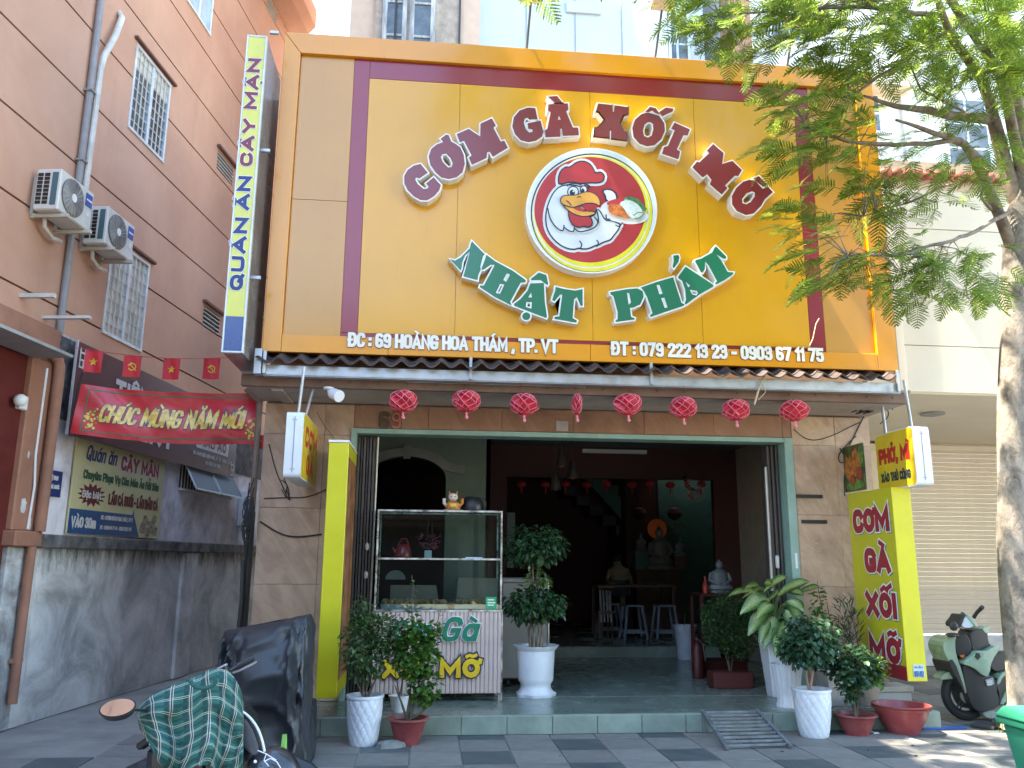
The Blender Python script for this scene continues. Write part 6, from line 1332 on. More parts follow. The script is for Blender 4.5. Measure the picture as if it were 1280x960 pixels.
def dieffmat():
    m, nt, b = new_mat('variegated_leaf'); uv = N(nt, 'ShaderNodeUVMap'); sep = N(nt, 'ShaderNodeSeparateXYZ'); nt.links.new(uv.outputs[0], sep.inputs[0])
    ab = N(nt, 'ShaderNodeMath', operation='ABSOLUTE'); s_ = N(nt, 'ShaderNodeMath', operation='SUBTRACT'); s_.inputs[1].default_value = .5; nt.links.new(sep.outputs[1], s_.inputs[0]); nt.links.new(s_.outputs[0], ab.inputs[0])
    mp = N(nt, 'ShaderNodeMapping'); nt.links.new(uv.outputs[0], mp.inputs[0]); mp.inputs['Scale'].default_value = (9, 2.2, 1)
    vec = N(nt, 'ShaderNodeCombineXYZ'); ma = N(nt, 'ShaderNodeMath', operation='MULTIPLY_ADD'); ma.inputs[1].default_value = -1.4; nt.links.new(ab.outputs[0], ma.inputs[0]); nt.links.new(sep.outputs[0], ma.inputs[2])
    wv = N(nt, 'ShaderNodeTexWave'); wv.inputs['Scale'].default_value = 3.2; wv.inputs['Distortion'].default_value = 1.6; nt.links.new(ma.outputs[0], vec.inputs[0]); nt.links.new(vec.outputs[0], wv.inputs[0])
    n = noisef(nt, mp.outputs[0], 3, 4); ad = N(nt, 'ShaderNodeMath', operation='MULTIPLY_ADD'); ad.inputs[1].default_value = -2.2; nt.links.new(ab.outputs[0], ad.inputs[0]); nt.links.new(wv.outputs['Fac'], ad.inputs[2])
    ad2 = N(nt, 'ShaderNodeMath', operation='ADD'); nt.links.new(ad.outputs[0], ad2.inputs[0]); nt.links.new(n, ad2.inputs[1])
    f = ramp(nt, ad2.outputs[0], [(.55, 0.), (.85, 1.)]); c = mixc(nt, f, (.04, .13, .025), (.5, .58, .24)); nt.links.new(c, b.inputs['Base Color']); b.inputs['Roughness'].default_value = .32
    t = N(nt, 'ShaderNodeBsdfTranslucent'); nt.links.new(c, t.inputs[0]); mx = N(nt, 'ShaderNodeMixShader'); mx.inputs[0].default_value = .2; nt.links.new(b.outputs[0], mx.inputs[1]); nt.links.new(t.outputs[0], mx.inputs[2]); nt.links.new(mx.outputs[0], nt.nodes['Material Output'].inputs[0]); return m
m_df = dieffmat()
def bigleaf(r, base, tip, W, sag=.12, side=None, nm='leaf', mt=None):
    base, tip = V(base), V(tip); d = tip-base; L = d.length; s = V(side).normalized() if side else d.cross(V((0, 0, 1))).normalized(); n = s.cross(d).normalized()
    if n.z < 0: n = -n
    vs = []; uv = []; m_ = 9
    for i in range(m_+1):
        u = i/m_; w_ = W*(sin(pi*min(1, u**.75))**.8)*.5+.001; cpt = base+d*u+V((0, 0, sag*L*sin(pi*u)*1.0-.0))
        for j in (-1, -.5, 0, .5, 1): vs.append(cpt+s*(j*w_)+n*(abs(j)*w_*.35)+n*.008*sin(9*u+j)); uv.append((u, j*.5+.5))
    mb = MB(); mb.add(vs, [(i*5+j, i*5+j+1, i*5+j+6, i*5+j+5) for i in range(m_) for j in range(4)]); mb.build(nm, mt or m_df, r, smooth=True, ang=80, uv=uv)
DL = [((960, 738), (925, 752), .10), ((978, 738), (1005, 745), .11), ((965, 755), (945, 775), .11), ((982, 762), (1000, 800), .11), ((945, 742), (908, 748), .10), ((962, 748), (925, 768), .13), ((958, 765), (935, 795), .12), ((990, 752), (1000, 780), .13), ((972, 745), (1012, 728), .11), ((955, 740), (985, 722), .10), ((968, 770), (955, 812), .12), ((975, 780), (968, 820), .10), ((985, 775), (972, 822), .12), ((950, 735), (930, 738), .10), ((968, 735), (955, 730), .09), ((985, 765), (990, 790), .1), ((960, 775), (950, 806), .09), ((995, 745), (1025, 735), .1), ((975, 742), (960, 755), .12), ((985, 750), (1005, 765), .12)]
for k, (a, b_, W) in enumerate(DL):
    Yb = 9.2-.02*(k % 5); a3 = onY(a[0], a[1], Yb); b3 = onY(b_[0]+(b_[0]-a[0])*.02, b_[1]+(b_[1]-a[1])*.02, Yb-.12-.03*(k % 3)); bigleaf(p7, a3, b3, W*1.3, .1, side=(.3+(b3.z-a3.z)*-2.2, -.3, (b3.x-a3.x)*2.2) if abs(b3.z-a3.z) > .12 else (.1, -.75, .65))
    mb = MB(); mb.tube([V((3.87+.02*sin(k), 9.3, .85)), (V((3.87, 9.3, 1.05))+a3)/2, a3], [.012, .008, .005], 6); mb.build('stalk', mat('leaf_stalk', (.16, .24, .08), .5), p7)
mb = MB(); mb.tube([(3.87, 9.3, .77), (3.87, 9.3, 1.1)], .02, 8); mb.build('cane', mat('green_cane', (.1, .16, .06), .6), p7)
p8 = thing('potted_shrub', 'white fluted pot on the step edge behind the diamond pot', 'potted plant', (3.72, 8.65, .175))
pot(p8, (3.725, 8.65, .175), .42, .115, .15, 'fluted'); stems(p8, (3.72, 8.65, .56), [(3.7, 8.65, .8)], .008); crown(p8, [((3.8, 8.65, .78), (.16, .14, .14))], 260, .05, .035, m_l1, 30)
p9 = thing('potted_shrub', 'tall leafy shrub in grey white pot against the right marble pillar', 'potted plant', (4.3, 8.9, .175))
sqpot(p9, (4.28, 8.75, .175), .36, .12, .17, mt=mat('grey_white_pot', (.45, .44, .42), .55, dirt=.3)); stems(p9, (4.28, 8.75, .5), [(4.3, 8.75, .9), (4.2, 8.75, 1.0), (4.25, 8.75, 1.2)], .01)
crown(p9, [((4.2, 8.78, .92), (.17, .15, .2)), ((4.17, 8.78, 1.2), (.07, .07, .16))], 330, .055, .045, m_l2, 33); vine(p9, [(4.2, 8.75, 1.1), (4.17, 8.75, 1.3), (4.16, 8.75, 1.42)], m_l2, seed=12)
p10 = thing('potted_cane_plant', 'spiky narrow leaved plant in tan pot beside the lettered yellow box', 'potted plant', (4.62, 8.95, .175))
pot(p10, (4.62, 8.8, .0), .48, .11, .155, 'plain', m_terr)
mb = MB(); rg = random.Random(5)
for k in range(120):
    z = rg.uniform(.75, 1.22); a = rg.uniform(0, 6.28); c = V((4.5+.12*rg.uniform(-1, 1)+(.0), 8.8+rg.uniform(-.08, .08), z)); leaf_add(mb, c, V((cos(a)*.5, sin(a)*.4, rg.uniform(.2, 1))), V((0, 0, 1)) if rg.random() < .5 else V((1, 0, 0)), rg.uniform(.08, .15), .022)
mb.build('foliage', m_l4, p10)['kind'] = 'stuff'; stems(p10, (4.62, 8.8, .42), [(4.5, 8.8, .9), (4.45, 8.8, 1.0), (4.56, 8.8, 1.0)], .01)
# boxwood on red stand inside the door, right
p11 = thing('potted_boxwood', 'dark small leaved bush spilling from planter on the red stand inside doorway', 'potted plant', (3.85, 9.9, .5))
bc = onY(908, 775, 9.9)
mb = MB(); mb.box(bc.x-.2, bc.x+.28, 9.85, 10.1, .177, .36); mb.build('planter', mat('dark_red_planter', (.10, .02, .015), .6), p11, bevel=.01)
stems(p11, (bc.x+.05, 9.97, .34), [(bc.x, 9.9, bc.z), (bc.x-.12, 9.9, bc.z+.05), (bc.x+.12, 9.9, bc.z)], .01)
crown(p11, [((bc.x+.02, 9.88, bc.z+.02), (.34, .26, .28)), ((bc.x+.16, 9.9, bc.z), (.2, .18, .22)), ((bc.x+.1, 9.82, bc.z-.22), (.24, .18, .2)), ((bc.x-.12, 9.85, bc.z-.14), (.2, .16, .18))], 6000, .034, .024, m_l1, 41, k=2)
# loose things on the ground
bw = thing('red_basin', 'two stacked dull red plastic basins on the paving beside the yellow box', 'basin', (4.68, 8.2, 0))
m_bas = mat('red_basin_plastic', (.27, .045, .045), .35, var=.1, scale=4, dirt=.25, dcol=(.5, .25, .22), dscale=6)
for dz in (0, .022):
    mb = MB(); mb.lathe([(.02, dz), (.145, dz), (.15, dz+.012), (.21, dz+.12), (.255, dz+.225), (.272, dz+.225), (.275, dz+.24), (.25, dz+.24), (.2, dz+.12), (.14, dz+.02), (.001, dz+.018)], (4.68, 8.22, 0), 40); mb.build('basin', m_bas, bw, smooth=True)
so = thing('foam_box', 'off white foam box with lid behind the red basins', 'box', (4.95, 8.95, 0))
mb = MB(); mb.box(4.72, 5.2, 8.9, 9.2, 0, .27); mb.build('box', mat('white_foam', (.5, .5, .5), .8, var=.08), so, bevel=.008); mb = MB(); mb.box(4.70, 5.22, 8.88, 9.22, .272, .33); mb.build('lid', mat('foam_lid', (.48, .45, .4), .8, var=.1, dirt=.4), so, bevel=.008)
mb = MB(); mb.box(4.55, 4.85, 8.92, 9.15, .335, .40); o = mb.build('wood_offcut', m_wood, None, bevel=.004); tag(o, 'weathered wood block lying on the foam box lid', 'wood block')
a, b_ = onZ(1078+1, 916), onZ(1211, 915); mb = MB(); qa, qb = onZ(1150, 912), onZ(1209, 912); mb.obox(((qa.x+qb.x)/2, qa.y, .012), (qb.x-qa.x, .07, .022), Matrix.Rotation(R(2), 3, 'Z')); o = mb.build('blue_strip', mat('blue_plastic', (.01, .09, .35), .4), None, bevel=.005); tag(o, 'flat bright blue plastic strip lying on paving beside the basins', 'strip')
mb = MB(); mb.obox((5.7, 8.42, .02), (.3, .22, .03), Matrix.Rotation(R(35), 3, 'Z')); o = mb.build('dark_mat', mat('dark_rubber', (.04, .038, .035), .8), None, bevel=.005); tag(o, 'small dark rubber mat on the ground before the green scooter', 'mat')
st = onZ(488, 935); mb = MB(); mb.lathe([(.001, .0), (.11, 0), (.1, .035), (.05, .05), (.001, .05)], (st.x, st.y+.05, 0), 11, fn=lambda r, z, a, j: r*(1+.25*sin(a*2+1)+.1*sin(a*5))); o = mb.build('stone', mat('grey_stone', (.22, .22, .2), .9, var=.3, bmp=.6)); tag(o, 'flat grey stone on paving between the two left pots', 'stone')
# small litter
lit = [(onZ(x, y), s) for x, y, s in ((1090, 915, .02), (1095, 917, .03), (1141, 932, .015), (1145, 945, .015), (1085, 938, .01), (700, 945, .012), (60, 893, .02), (800, 921, .012), (978, 940, .015))]
for k, (p, s) in enumerate(lit):
    mb = MB(); mb.lathe([(.001, 0), (s, 0), (s*.6, s*.5), (.001, s*.55)], p, 7, fn=lambda r, z, a, j: r*(1+.4*sin(a*2+k))); o = mb.build('pebble', m_w2 if k < 2 else m_soil); tag(o, 'tiny crumb of debris lying on the pavement in front of the shop', 'debris', 'crumbs of debris on the pavement')
rg = random.Random(3); m_dl = leafmat('fallen_leaf', (.1, .07, .02), (.2, .15, .05), tr=.1); mb = MB()
for k in range(150): leaf_add(mb, V((rg.uniform(-3.3, 6.5), rg.uniform(6.2, 8.25), .005)), V((rg.uniform(-1, 1), rg.uniform(-1, 1), .1)), V((0, 0, 1)), rg.uniform(.008, .022), .008, k=2)
o = mb.build('fallen_leaves', m_dl); tag(o, 'tiny dry leaflets scattered across the pavement', 'leaves', kind='stuff')
# metal ramp
rp = thing('metal_ramp', 'slatted steel ramp leaning on the green step', 'ramp', (2.95, 7.9, 0))
m_rp = mat('worn_ramp_steel', (.22, .24, .25), .5, .5, var=.25, scale=10, dirt=.5, dcol=(.1, .06, .04), dscale=6)
A_, B_ = V((2.7, 8.3, .2)), V((2.66, 7.53, .02)); C_, D_ = V((3.25, 8.32, .2)), V((3.25, 7.56, .02))
for a, b_ in ((A_, B_), (C_, D_)):
    dv = (b_-a); ct = (a+b_)/2; mb = MB(); mb.obox(ct, (.035, dv.length, .035), dv.to_track_quat('Y', 'Z').to_matrix()); mb.build('side_rail', m_rp, rp, bevel=.003)
for k in range(10):
    a = A_.lerp(B_, (k+.3)/10); b_ = C_.lerp(D_, (k+.3)/10); dv = b_-a; mb = MB(); mb.obox((a+b_)/2, (dv.length, .026, .02), dv.to_track_quat('X', 'Z').to_matrix()); mb.build('slat', m_rp, rp, bevel=.002)
for a in (A_, C_): mb = MB(); mb.box(a.x-.012, a.x+.012, a.y-.03, a.y-.005, 0, .19); mb.build('leg', m_rp, rp)
# ================================================================== food counter with glass case
fc = thing('food_counter', 'glass food display counter with pink corrugated front at shop entrance', 'counter', (.14, 9.1, .175))
CX0, CX1, CY0, CY1 = -.53, .815, 9.1, 9.62
m_cor = mat('pinkish_corrugated_sheet', (.54, .43, .39), .5, var=.06, scale=5, dirt=.3, dcol=(.25, .19, .17), dscale=4); m_glass = glassmat('case_glass', (.72, .82, .82), .34); m_al = mat('chipped_aluminium', (.6, .61, .6), .3, .8, var=.5, scale=9)
n = 30
for k in range(n):
    a = CX0+(CX1-CX0)*k/n; b_ = CX0+(CX1-CX0)*(k+1)/n; w_ = b_-a
    if k == 0:
        mb = MB(); q = [(a+.0005, .009), (a+w_*.25, -.003), (a+w_*.75, -.003), (b_-.0005, .009)]; mb.add([(x, CY0+y, z) for z in (.265, 1.075) for x, y in q]+[], [(0, 1, 5, 4), (1, 2, 6, 5), (2, 3, 7, 6)]); r0_ = mb.build('rib_panel', m_cor, fc)
    else: linkcopy(r0_, fc, (k*w_, 0, 0))
mb = MB(); mb.box(CX0, CX1, CY0+.016, CY1, .26, 1.075); mb.build('cabinet', m_cor, fc); mb = MB(); mb.box(CX0-.01, CX1+.01, CY0-.008, CY1, 1.077, 1.10); mb.box(CX1-.002, CX1+.012, CY0-.004, CY0+.03, .19, 1.077); mb.build('edge_trim', m_al, fc, bevel=.002)
for x in (CX0+.02, CX1-.03):
    for y in (CY0+.03, CY1-.05): mb = MB(); mb.box(x, x+.03, y, y+.03, .176, .26); mb.build('leg', m_al, fc)
GZ0, GZ1, SH = 1.101, 2.14, 1.625
mb = MB()
for x in (CX0, CX1-.02):
    for y in (CY0+.0, CY1-.02): mb.box(x, x+.02, y, y+.02, GZ0, GZ1-.02)
for z in (GZ1-.02, SH-.012):
    mb.box(CX0, CX1, CY0-.001, CY0+.019, z, z+.02); mb.box(CX0, CX1, CY1-.02, CY1, z, z+.02); mb.box(CX0, CX0+.02, CY0+.02, CY1-.02, z, z+.02); mb.box(CX1-.02, CX1, CY0+.02, CY1-.02, z, z+.02)
mb.build('glass_frame', m_al, fc, bevel=.002)
mb = MB(); mb.box(CX0+.02, CX1-.02, CY0+.004, CY0+.009, GZ0, SH-.013); mb.box(CX0+.02, CX1-.02, CY0+.004, CY0+.009, SH+.009, GZ1-.021); mb.build('front_glass', m_glass, fc)
mb = MB(); mb.box(CX1-.012, CX1-.008, CY0+.02, CY1-.02, GZ0, GZ1-.02); mb.box(CX0+.008, CX0+.012, CY0+.02, CY1-.02, GZ0, GZ1-.02); mb.build('side_glass', m_glass, fc)
mb = MB(); mb.box(CX0+.02, CX1-.02, CY0+.02, CY1-.02, GZ1-.012, GZ1-.007); mb.build('top_glass', m_glass, fc); mb = MB(); mb.box(CX0+.02, CX1-.02, CY0+.1, CY1-.02, SH-.004, SH+.001); mb.build('glass_shelf', m_glass, fc)
m_cg = mat('counter_letter_green', (.0, .17, .10), .4); m_cy = mat('counter_letter_yellow', (.72, .48, .02), .4)
text('Cơm', (-.33, CY0-.004, .80), (1, 0, 0), (0, 0, 1), .20, .042, m_cg, 'lettering', fc, width=.40, depth=.03, slant=.28, outline=m_lw, ow=.3)
text('Gà', (.17, CY0-.004, .78), (1, 0, 0), (0, 0, 1), .25, .05, m_cg, 'lettering', fc, width=.38, depth=.03, slant=.28, outline=m_lw, ow=.3)
text('XỐI', (-.42, CY0-.004, .42), (1, 0, 0), (0, 0, 1), .18, .05, m_cy, 'lettering', fc, width=.42, depth=.03, outline=m_ink, ow=.5)
text('MỠ', (.17, CY0-.004, .42), (1, 0, 0), (0, 0, 1), .19, .052, m_cy, 'lettering', fc, width=.42, depth=.03, outline=m_ink, ow=.5)
mb = MB(); a = onY(607, 762, CY0-.004); mb.box(a.x, a.x+.115, CY0-.006, CY0-.001, a.z, a.z+.13); gs = mb.build('green_sticker', mat('sticker_green', (.01, .3, .12), .4), fc)
for k, (w_, z) in enumerate(((.07, .095), (.08, .065), (.07, .04))): mb = MB(); mb.box(a.x+.02, a.x+.02+w_, CY0-.0072, CY0-.0062, a.z+z, a.z+z+.012); mb.build('sticker_line', m_lwh, gs)
mb = MB(); mb.box(.42, .60, CY0-.004, CY0-.0015, 1.63, 1.645); mb.build('shelf_label', mat('label_pale_blue', (.4, .55, .75), .5), fc)
# contents
m_alu2 = mat('aluminium_tray', (.5, .55, .6), .35, .7); m_fry = mat('fried_chicken', (.62, .33, .14), .6, var=.5, scale=40, bmp=.5, bscale=90)
def tray(x0, x1, y0, y1, lab, seed):
    t = thing('food_tray', lab, 'tray', ((x0+x1)/2, y0, 1.105)); mb = MB(); mb.box(x0, x1, y0, y1, 1.102, 1.112); mb.box(x0, x1, y0, y0+.008, 1.112, 1.155); mb.box(x0, x1, y1-.008, y1, 1.112, 1.155); mb.box(x0, x0+.008, y0+.008, y1-.008, 1.112, 1.155); mb.box(x1-.008, x1, y0+.008, y1-.008, 1.112, 1.155); mb.build('tray', m_alu2, t)
    rg = random.Random(seed)
    m_ = int((x1-x0)/.075)
    for k in range(m_):
        for j in range(2):
            mb = MB(); c = (x0+.045+k*.075, y0+.08+j*.11+rg.uniform(-.01, .01), 1.165+rg.uniform(0, .012)); mb.lathe([(.001, -.03), (.035, -.02), (.045, .005), (.03, .028), (.001, .035)], c, 9, fn=lambda r, z, a, j_: r*(1+.2*sin(a*3+k)+.15*sin(a*2+j)), sy=1.3); mb.build('chicken_piece', m_fry, t, smooth=True)
tray(-.46, .24, 9.12, 9.36, 'metal tray of fried chicken pieces on the left in counter', 1); tray(.31, .78, 9.14, 9.38, 'metal tray of fried chicken pieces on the right in counter', 2)
m_card = mat('brown_cardboard', (.27, .2, .15), .8, var=.1)
mb = MB(); mb.hexa([(-.38, 9.45, 1.11), (.16, 9.45, 1.11), (.16, 9.55, 1.11), (-.38, 9.55, 1.11), (-.38, 9.45, 1.34), (.12, 9.45, 1.34), (.12, 9.55, 1.34), (-.36, 9.55, 1.34)]); o = mb.build('cardboard_box', m_card, None, bevel=.003); tag(o, 'brown board standing behind the left tray inside counter', 'box')
mb = MB(); mb.hexa([(.33, 9.42, 1.11), (.79, 9.42, 1.11), (.79, 9.56, 1.11), (.33, 9.56, 1.11), (.36, 9.42, 1.42), (.79, 9.42, 1.42), (.79, 9.56, 1.42), (.36, 9.56, 1.42)]); o = mb.build('cardboard_box', m_card, None, bevel=.003); tag(o, 'taller brown board standing behind the right tray inside counter', 'box')
mb = MB(); mb.prism([[(-.33+.11*cos(pi*k/12), 1.40+.1*sin(pi*k/12)) for k in range(13)]], lambda u, v, d: (u, 9.5-d, v), 0, .02); o = mb.build('cake_dome', m_grey); tag(o, 'grey rounded dish lid leaning in the counter left side', 'lid')
kt = thing('red_kettle', 'small glossy red kettle on the upper glass shelf', 'kettle', (-.25, 9.35, SH)); m_kr = mat('kettle_red', (.5, .025, .03), .2, coat=.6)
mb = MB(); mb.lathe([(.02, 0), (.09, 0), (.095, .03), (.08, .11), (.05, .15), (.001, .155)], (-.25, 9.33, SH+.001), 24); mb.build('body', m_kr, kt, smooth=True)
mb = MB(); mb.tube([(-.31, 9.33, SH+.14), (-.27, 9.33, SH+.21), (-.22, 9.33, SH+.21), (-.19, 9.33, SH+.14)], .009, 6); mb.build('handle', m_kr, kt, smooth=True); mb = MB(); mb.tube([(-.33, 9.33, SH+.06), (-.37, 9.33, SH+.12)], [.02, .01], 8); mb.build('spout', m_kr, kt)
fv = thing('flower_pot', 'pink flowers in a small white pot on the glass shelf', 'flowers', (.02, 9.33, SH))
mb = MB(); mb.box(-.02, .06, 9.3, 9.38, SH+.001, SH+.09); mb.build('pot', m_white, fv, bevel=.006)
mb = MB(); mb.tube([(.02, 9.34, SH+.09), (.0, 9.34, SH+.3), (.02, 9.34, SH+.42)], .004, 5); mb.tube([(.03, 9.34, SH+.09), (.06, 9.34, SH+.3), (.05, 9.34, SH+.4)], .004, 5); mb.build('stem', m_dark, fv)
rg = random.Random(4); m_pk2 = leafmat('pink_petal', (.42, .06, .1), (.6, .14, .18), tr=.1)
mb = MB()
for k in range(60): c = V((.03+rg.uniform(-.11, .11), 9.34+rg.uniform(-.05, .05), SH+.17+rg.uniform(-.07, .08))); leaf_add(mb, c, V((rg.uniform(-1, 1), rg.uniform(-1, .2), rg.uniform(-.5, 1))), V((0, 0, 1)), .05, .045, k=2)
mb.build('petals', m_pk2, fv)['kind'] = 'stuff'
# lucky cat figurine, black helmet
mk = thing('cat_figurine', 'orange and gold waving cat figurine on top of glass case', 'figurine', (.27, 9.3, GZ1)); m_mo = mat('figurine_orange', (.6, .2, .03), .35, var=.5, scale=35); m_mw = mat('figurine_white', (.6, .5, .42), .4)
mb = MB(); mb.box(.17, .39, 9.26, 9.36, GZ1, GZ1+.015); mb.build('base', m_mw, mk, bevel=.003)
mb = MB(); mb.lathe([(.02, .015), (.075, .02), (.085, .05), (.075, .09), (.03, .12), (.001, .125)], (.28, 9.31, GZ1), 16, sy=.7); mb.build('body', m_mo, mk, smooth=True)
mb = MB(); mb.ball((.28, 9.31, GZ1+.155), (.055, .045, .045), 14); mb.build('head', m_mw, mk, smooth=True)
for s in (-1, 1):
    mb = MB(); mb.tube([(.28+s*.035, 9.31, GZ1+.18), (.28+s*.045, 9.31, GZ1+.225)], [.018, .002], 6); mb.build('ear', m_mo, mk); mb = MB(); mb.tube([(.28+s*.07, 9.31, GZ1+.06), (.28+s*.1, 9.3, GZ1+.09), (.28+s*.1, 9.3, GZ1+.14)], [.02, .018, .02], 8); mb.build('paw', m_mo if s > 0 else m_mw, mk, smooth=True)
    mb = MB(); mb.ball((.28+s*.02, 9.268, GZ1+.16), .007, 6); mb.build('eye', m_dark, mk)
mb = MB(); mb.box(.245, .315, 9.25, 9.262, GZ1+.045, GZ1+.085); mb.build('coin', m_gold, mk, bevel=.004)
hm = thing('black_helmet', 'black helmet resting on the glass case right of cat figurine', 'helmet', (.5, 9.4, GZ1)); mb = MB(); mb.lathe([(.12, 0), (.13, .04), (.12, .11), (.08, .16), (.001, .18)], (.5, 9.42, GZ1+.002), 20); mb.build('shell', m_dark, hm, smooth=True)
mb = MB(); mb.tube([(.6+.05*cos(a), 9.36, GZ1+.08+.07*sin(a)) for a in [k*.5 for k in range(-3, 5)]], .008, 6); mb.build('strap', m_dark, hm, smooth=True)
# grey cabinet behind
cbn = thing('grey_cabinet', 'grey beige freezer cabinet on castors behind the ficus', 'cabinet', (1.25, 10.2, .175)); a, b_ = onY(628, 728, 10.1), onY(686, 848, 10.1)
mb = MB(); mb.box(a.x, b_.x, 10.1, 10.7, b_.z+.0, a.z); mb.build('case', mat('grey_beige_enamel', (.3, .29, .27), .4, var=.05), cbn, bevel=.01); mb = MB(); mb.box(a.x-.02, b_.x+.01, 10.08, 10.7, a.z+.002, a.z+.05); mb.build('lid', m_grey, cbn, bevel=.006)
mb = MB(); mb.box(b_.x-.008, b_.x+.004, 10.085, 10.098, b_.z, a.z); mb.build('trim', m_al, cbn)
for x in (a.x+.08, b_.x-.08): mb = MB(); mb.tube([(x-.015, 10.15, .225), (x+.015, 10.15, .225)], .05, 12); mb.build('castor', m_dark, cbn)
# ================================================================== inside the shop
m_stool = mat('blue_grey_plastic', (.22, .25, .32), .45)
def stool(x, y, lab, z0=.33, H=.56):
    t = thing('plastic_stool', lab, 'stool', (x, y, z0), 'plastic stools by the table'); mb = MB(); mb.box(x-.16, x+.16, y-.16, y+.16, z0+H-.03, z0+H); mb.build('seat', m_stool, t, bevel=.01)
    for sx in (-1, 1):
        for sy in (-1, 1):
            mb = MB(); a = V((x+sx*.2, y+sy*.2, z0+.001)); b_ = V((x+sx*.13, y+sy*.13, z0+H-.031)); mb.tube([a, b_], .024, 4); mb.build('leg', m_stool, t)
    mb = MB()
    for sy in (-1, 1): mb.box(x-.17, x+.17, y+sy*.17-.01, y+sy*.17+.01, z0+.1, z0+.14)
    mb.build('rail', m_stool, t)
for k, (px, lab) in enumerate(((794, 'grey blue plastic stool in front of the table, middle one'), (834, 'grey blue plastic stool under the table, rightmost in doorway'))): p = onZ(px, 799, .33); stool(p.x, p.y+.1, lab)
p = onZ(768, 797, .33); stool(p.x, 15.1, 'grey blue plastic stool under table left corner')
dt = thing('dining_table', 'long dark wooden table inside with stools pushed under it', 'table', (3.6, 15, .33)); m_dw = mat('dark_table_wood', (.12, .07, .045), .4, var=.2)
a, b_ = onY(748, 731, 14.7), onY(846, 731, 14.7); mb = MB(); mb.box(a.x, b_.x, 14.7, 15.5, a.z-.04, a.z); mb.build('tabletop', m_dw, dt, bevel=.006); TZ = a.z
for x in (a.x+.05, b_.x-.05):
    for y in (14.76, 15.44): mb = MB(); mb.box(x-.025, x+.025, y-.025, y+.025, .331, TZ-.04); mb.build('leg', m_dw, dt)
ck = thing('slatted_chair', 'dark chair with pale upright slats left of the table', 'chair', (3.0, 14.5, .33))
for k in range(4):
    p = onY(750+k*4, 738, 14.4); q = onY(752+k*4, 778, 14.4); mb = MB(); mb.tube([p, q], .014, 6); mb.build('slat', mat('pale_slat', (.35, .37, .4), .5), ck)
p = onY(749, 735, 14.4); mb = MB(); mb.box(p.x-.03, p.x+.25, 14.38, 14.42, p.z, p.z+.04); mb.build('top_rail', m_dw, ck); mb = MB(); mb.box(p.x-.03, p.x+.25, 14.38, 14.75, .75, .79); mb.build('seat', m_dw, ck)
for dx in (0, .22):
    for dy in (0, .33): mb = MB(); mb.box(p.x-.02+dx, p.x+.01+dx, 14.4+dy, 14.43+dy, .331, .75); mb.build('leg', m_dw, ck)
# person seated with their back to the street
pr = thing('person', 'person in cream and blue top seated at table, back turned', 'person', (3.4, 15.9, .33))
def skinbody(nm, nodes, edges, mt, parent):
    me = bpy.data.meshes.new(nm); me.from_pydata([n_[0] for n_ in nodes], edges, []); me.materials.append(mt); o = bpy.data.objects.new(nm, me); COL.objects.link(o); adopt(o, parent)
    md = o.modifiers.new('skin', 'SKIN'); md.use_smooth_shade = True
    for i, n_ in enumerate(nodes): me.skin_vertices[0].data[i].radius = (n_[1], n_[1]*.8)
    me.skin_vertices[0].data[0].use_root = True; s_ = o.modifiers.new('sub', 'SUBSURF'); s_.levels = 1; s_.render_levels = 2; return o
pp = onY(775, 718, 15.9); X_, Y_, Z_ = pp.x, pp.y, pp.z+.02
m_sk = mat('skin', (.35, .2, .13), .6); m_cs = mat('cream_shirt', (.38, .33, .22), .8, var=.1); m_bl = mat('blue_trousers', (.08, .13, .18), .8)
nodes = [((X_, Y_, Z_-.32), .15), ((X_, Y_+.03, Z_-.12), .15), ((X_, Y_+.1, Z_+.05), .16), ((X_, Y_+.15, Z_+.13), .07), ((X_, Y_+.22, Z_+.18), .09), ((X_, Y_+.27, Z_+.24), .08),
         ((X_-.17, Y_+.12, Z_+.05), .06), ((X_-.23, Y_+.1, Z_-.12), .05), ((X_-.2, Y_-.12, Z_-.2), .04), ((X_-.14, Y_-.2, Z_-.2), .03), ((X_+.17, Y_+.12, Z_+.05), .06), ((X_+.23, Y_+.1, Z_-.12), .05), ((X_+.2, Y_-.12, Z_-.2), .04), ((X_+.14, Y_-.2, Z_-.2), .03),
         ((X_-.12, Y_+.0, Z_-.36), .09), ((X_-.14, Y_+.4, Z_-.36), .07), ((X_-.14, Y_+.42, Z_-.85), .05), ((X_+.12, Y_+.0, Z_-.36), .09), ((X_+.14, Y_+.4, Z_-.36), .07), ((X_+.14, Y_+.42, Z_-.85), .05)]
skinbody('body', nodes, [(0, 1), (1, 2), (2, 3), (3, 4), (4, 5), (2, 6), (6, 7), (7, 8), (8, 9), (2, 10), (10, 11), (11, 12), (12, 13), (0, 14), (14, 15), (15, 16), (0, 17), (17, 18), (18, 19)], m_cs, pr)
mb = MB(); mb.ball((X_, Y_+.26, Z_+.25), (.095, .1, .1), 14); mb.build('hair', m_dark, pr, smooth=True)
mb = MB(); mb.lathe([(.17, Z_-.42), (.178, Z_-.3), (.17, Z_-.15), (.165, Z_-.12)], (X_, Y_+.0, 0), 20, sy=.85); mb.build('blue_waist', m_bl, pr, smooth=True)
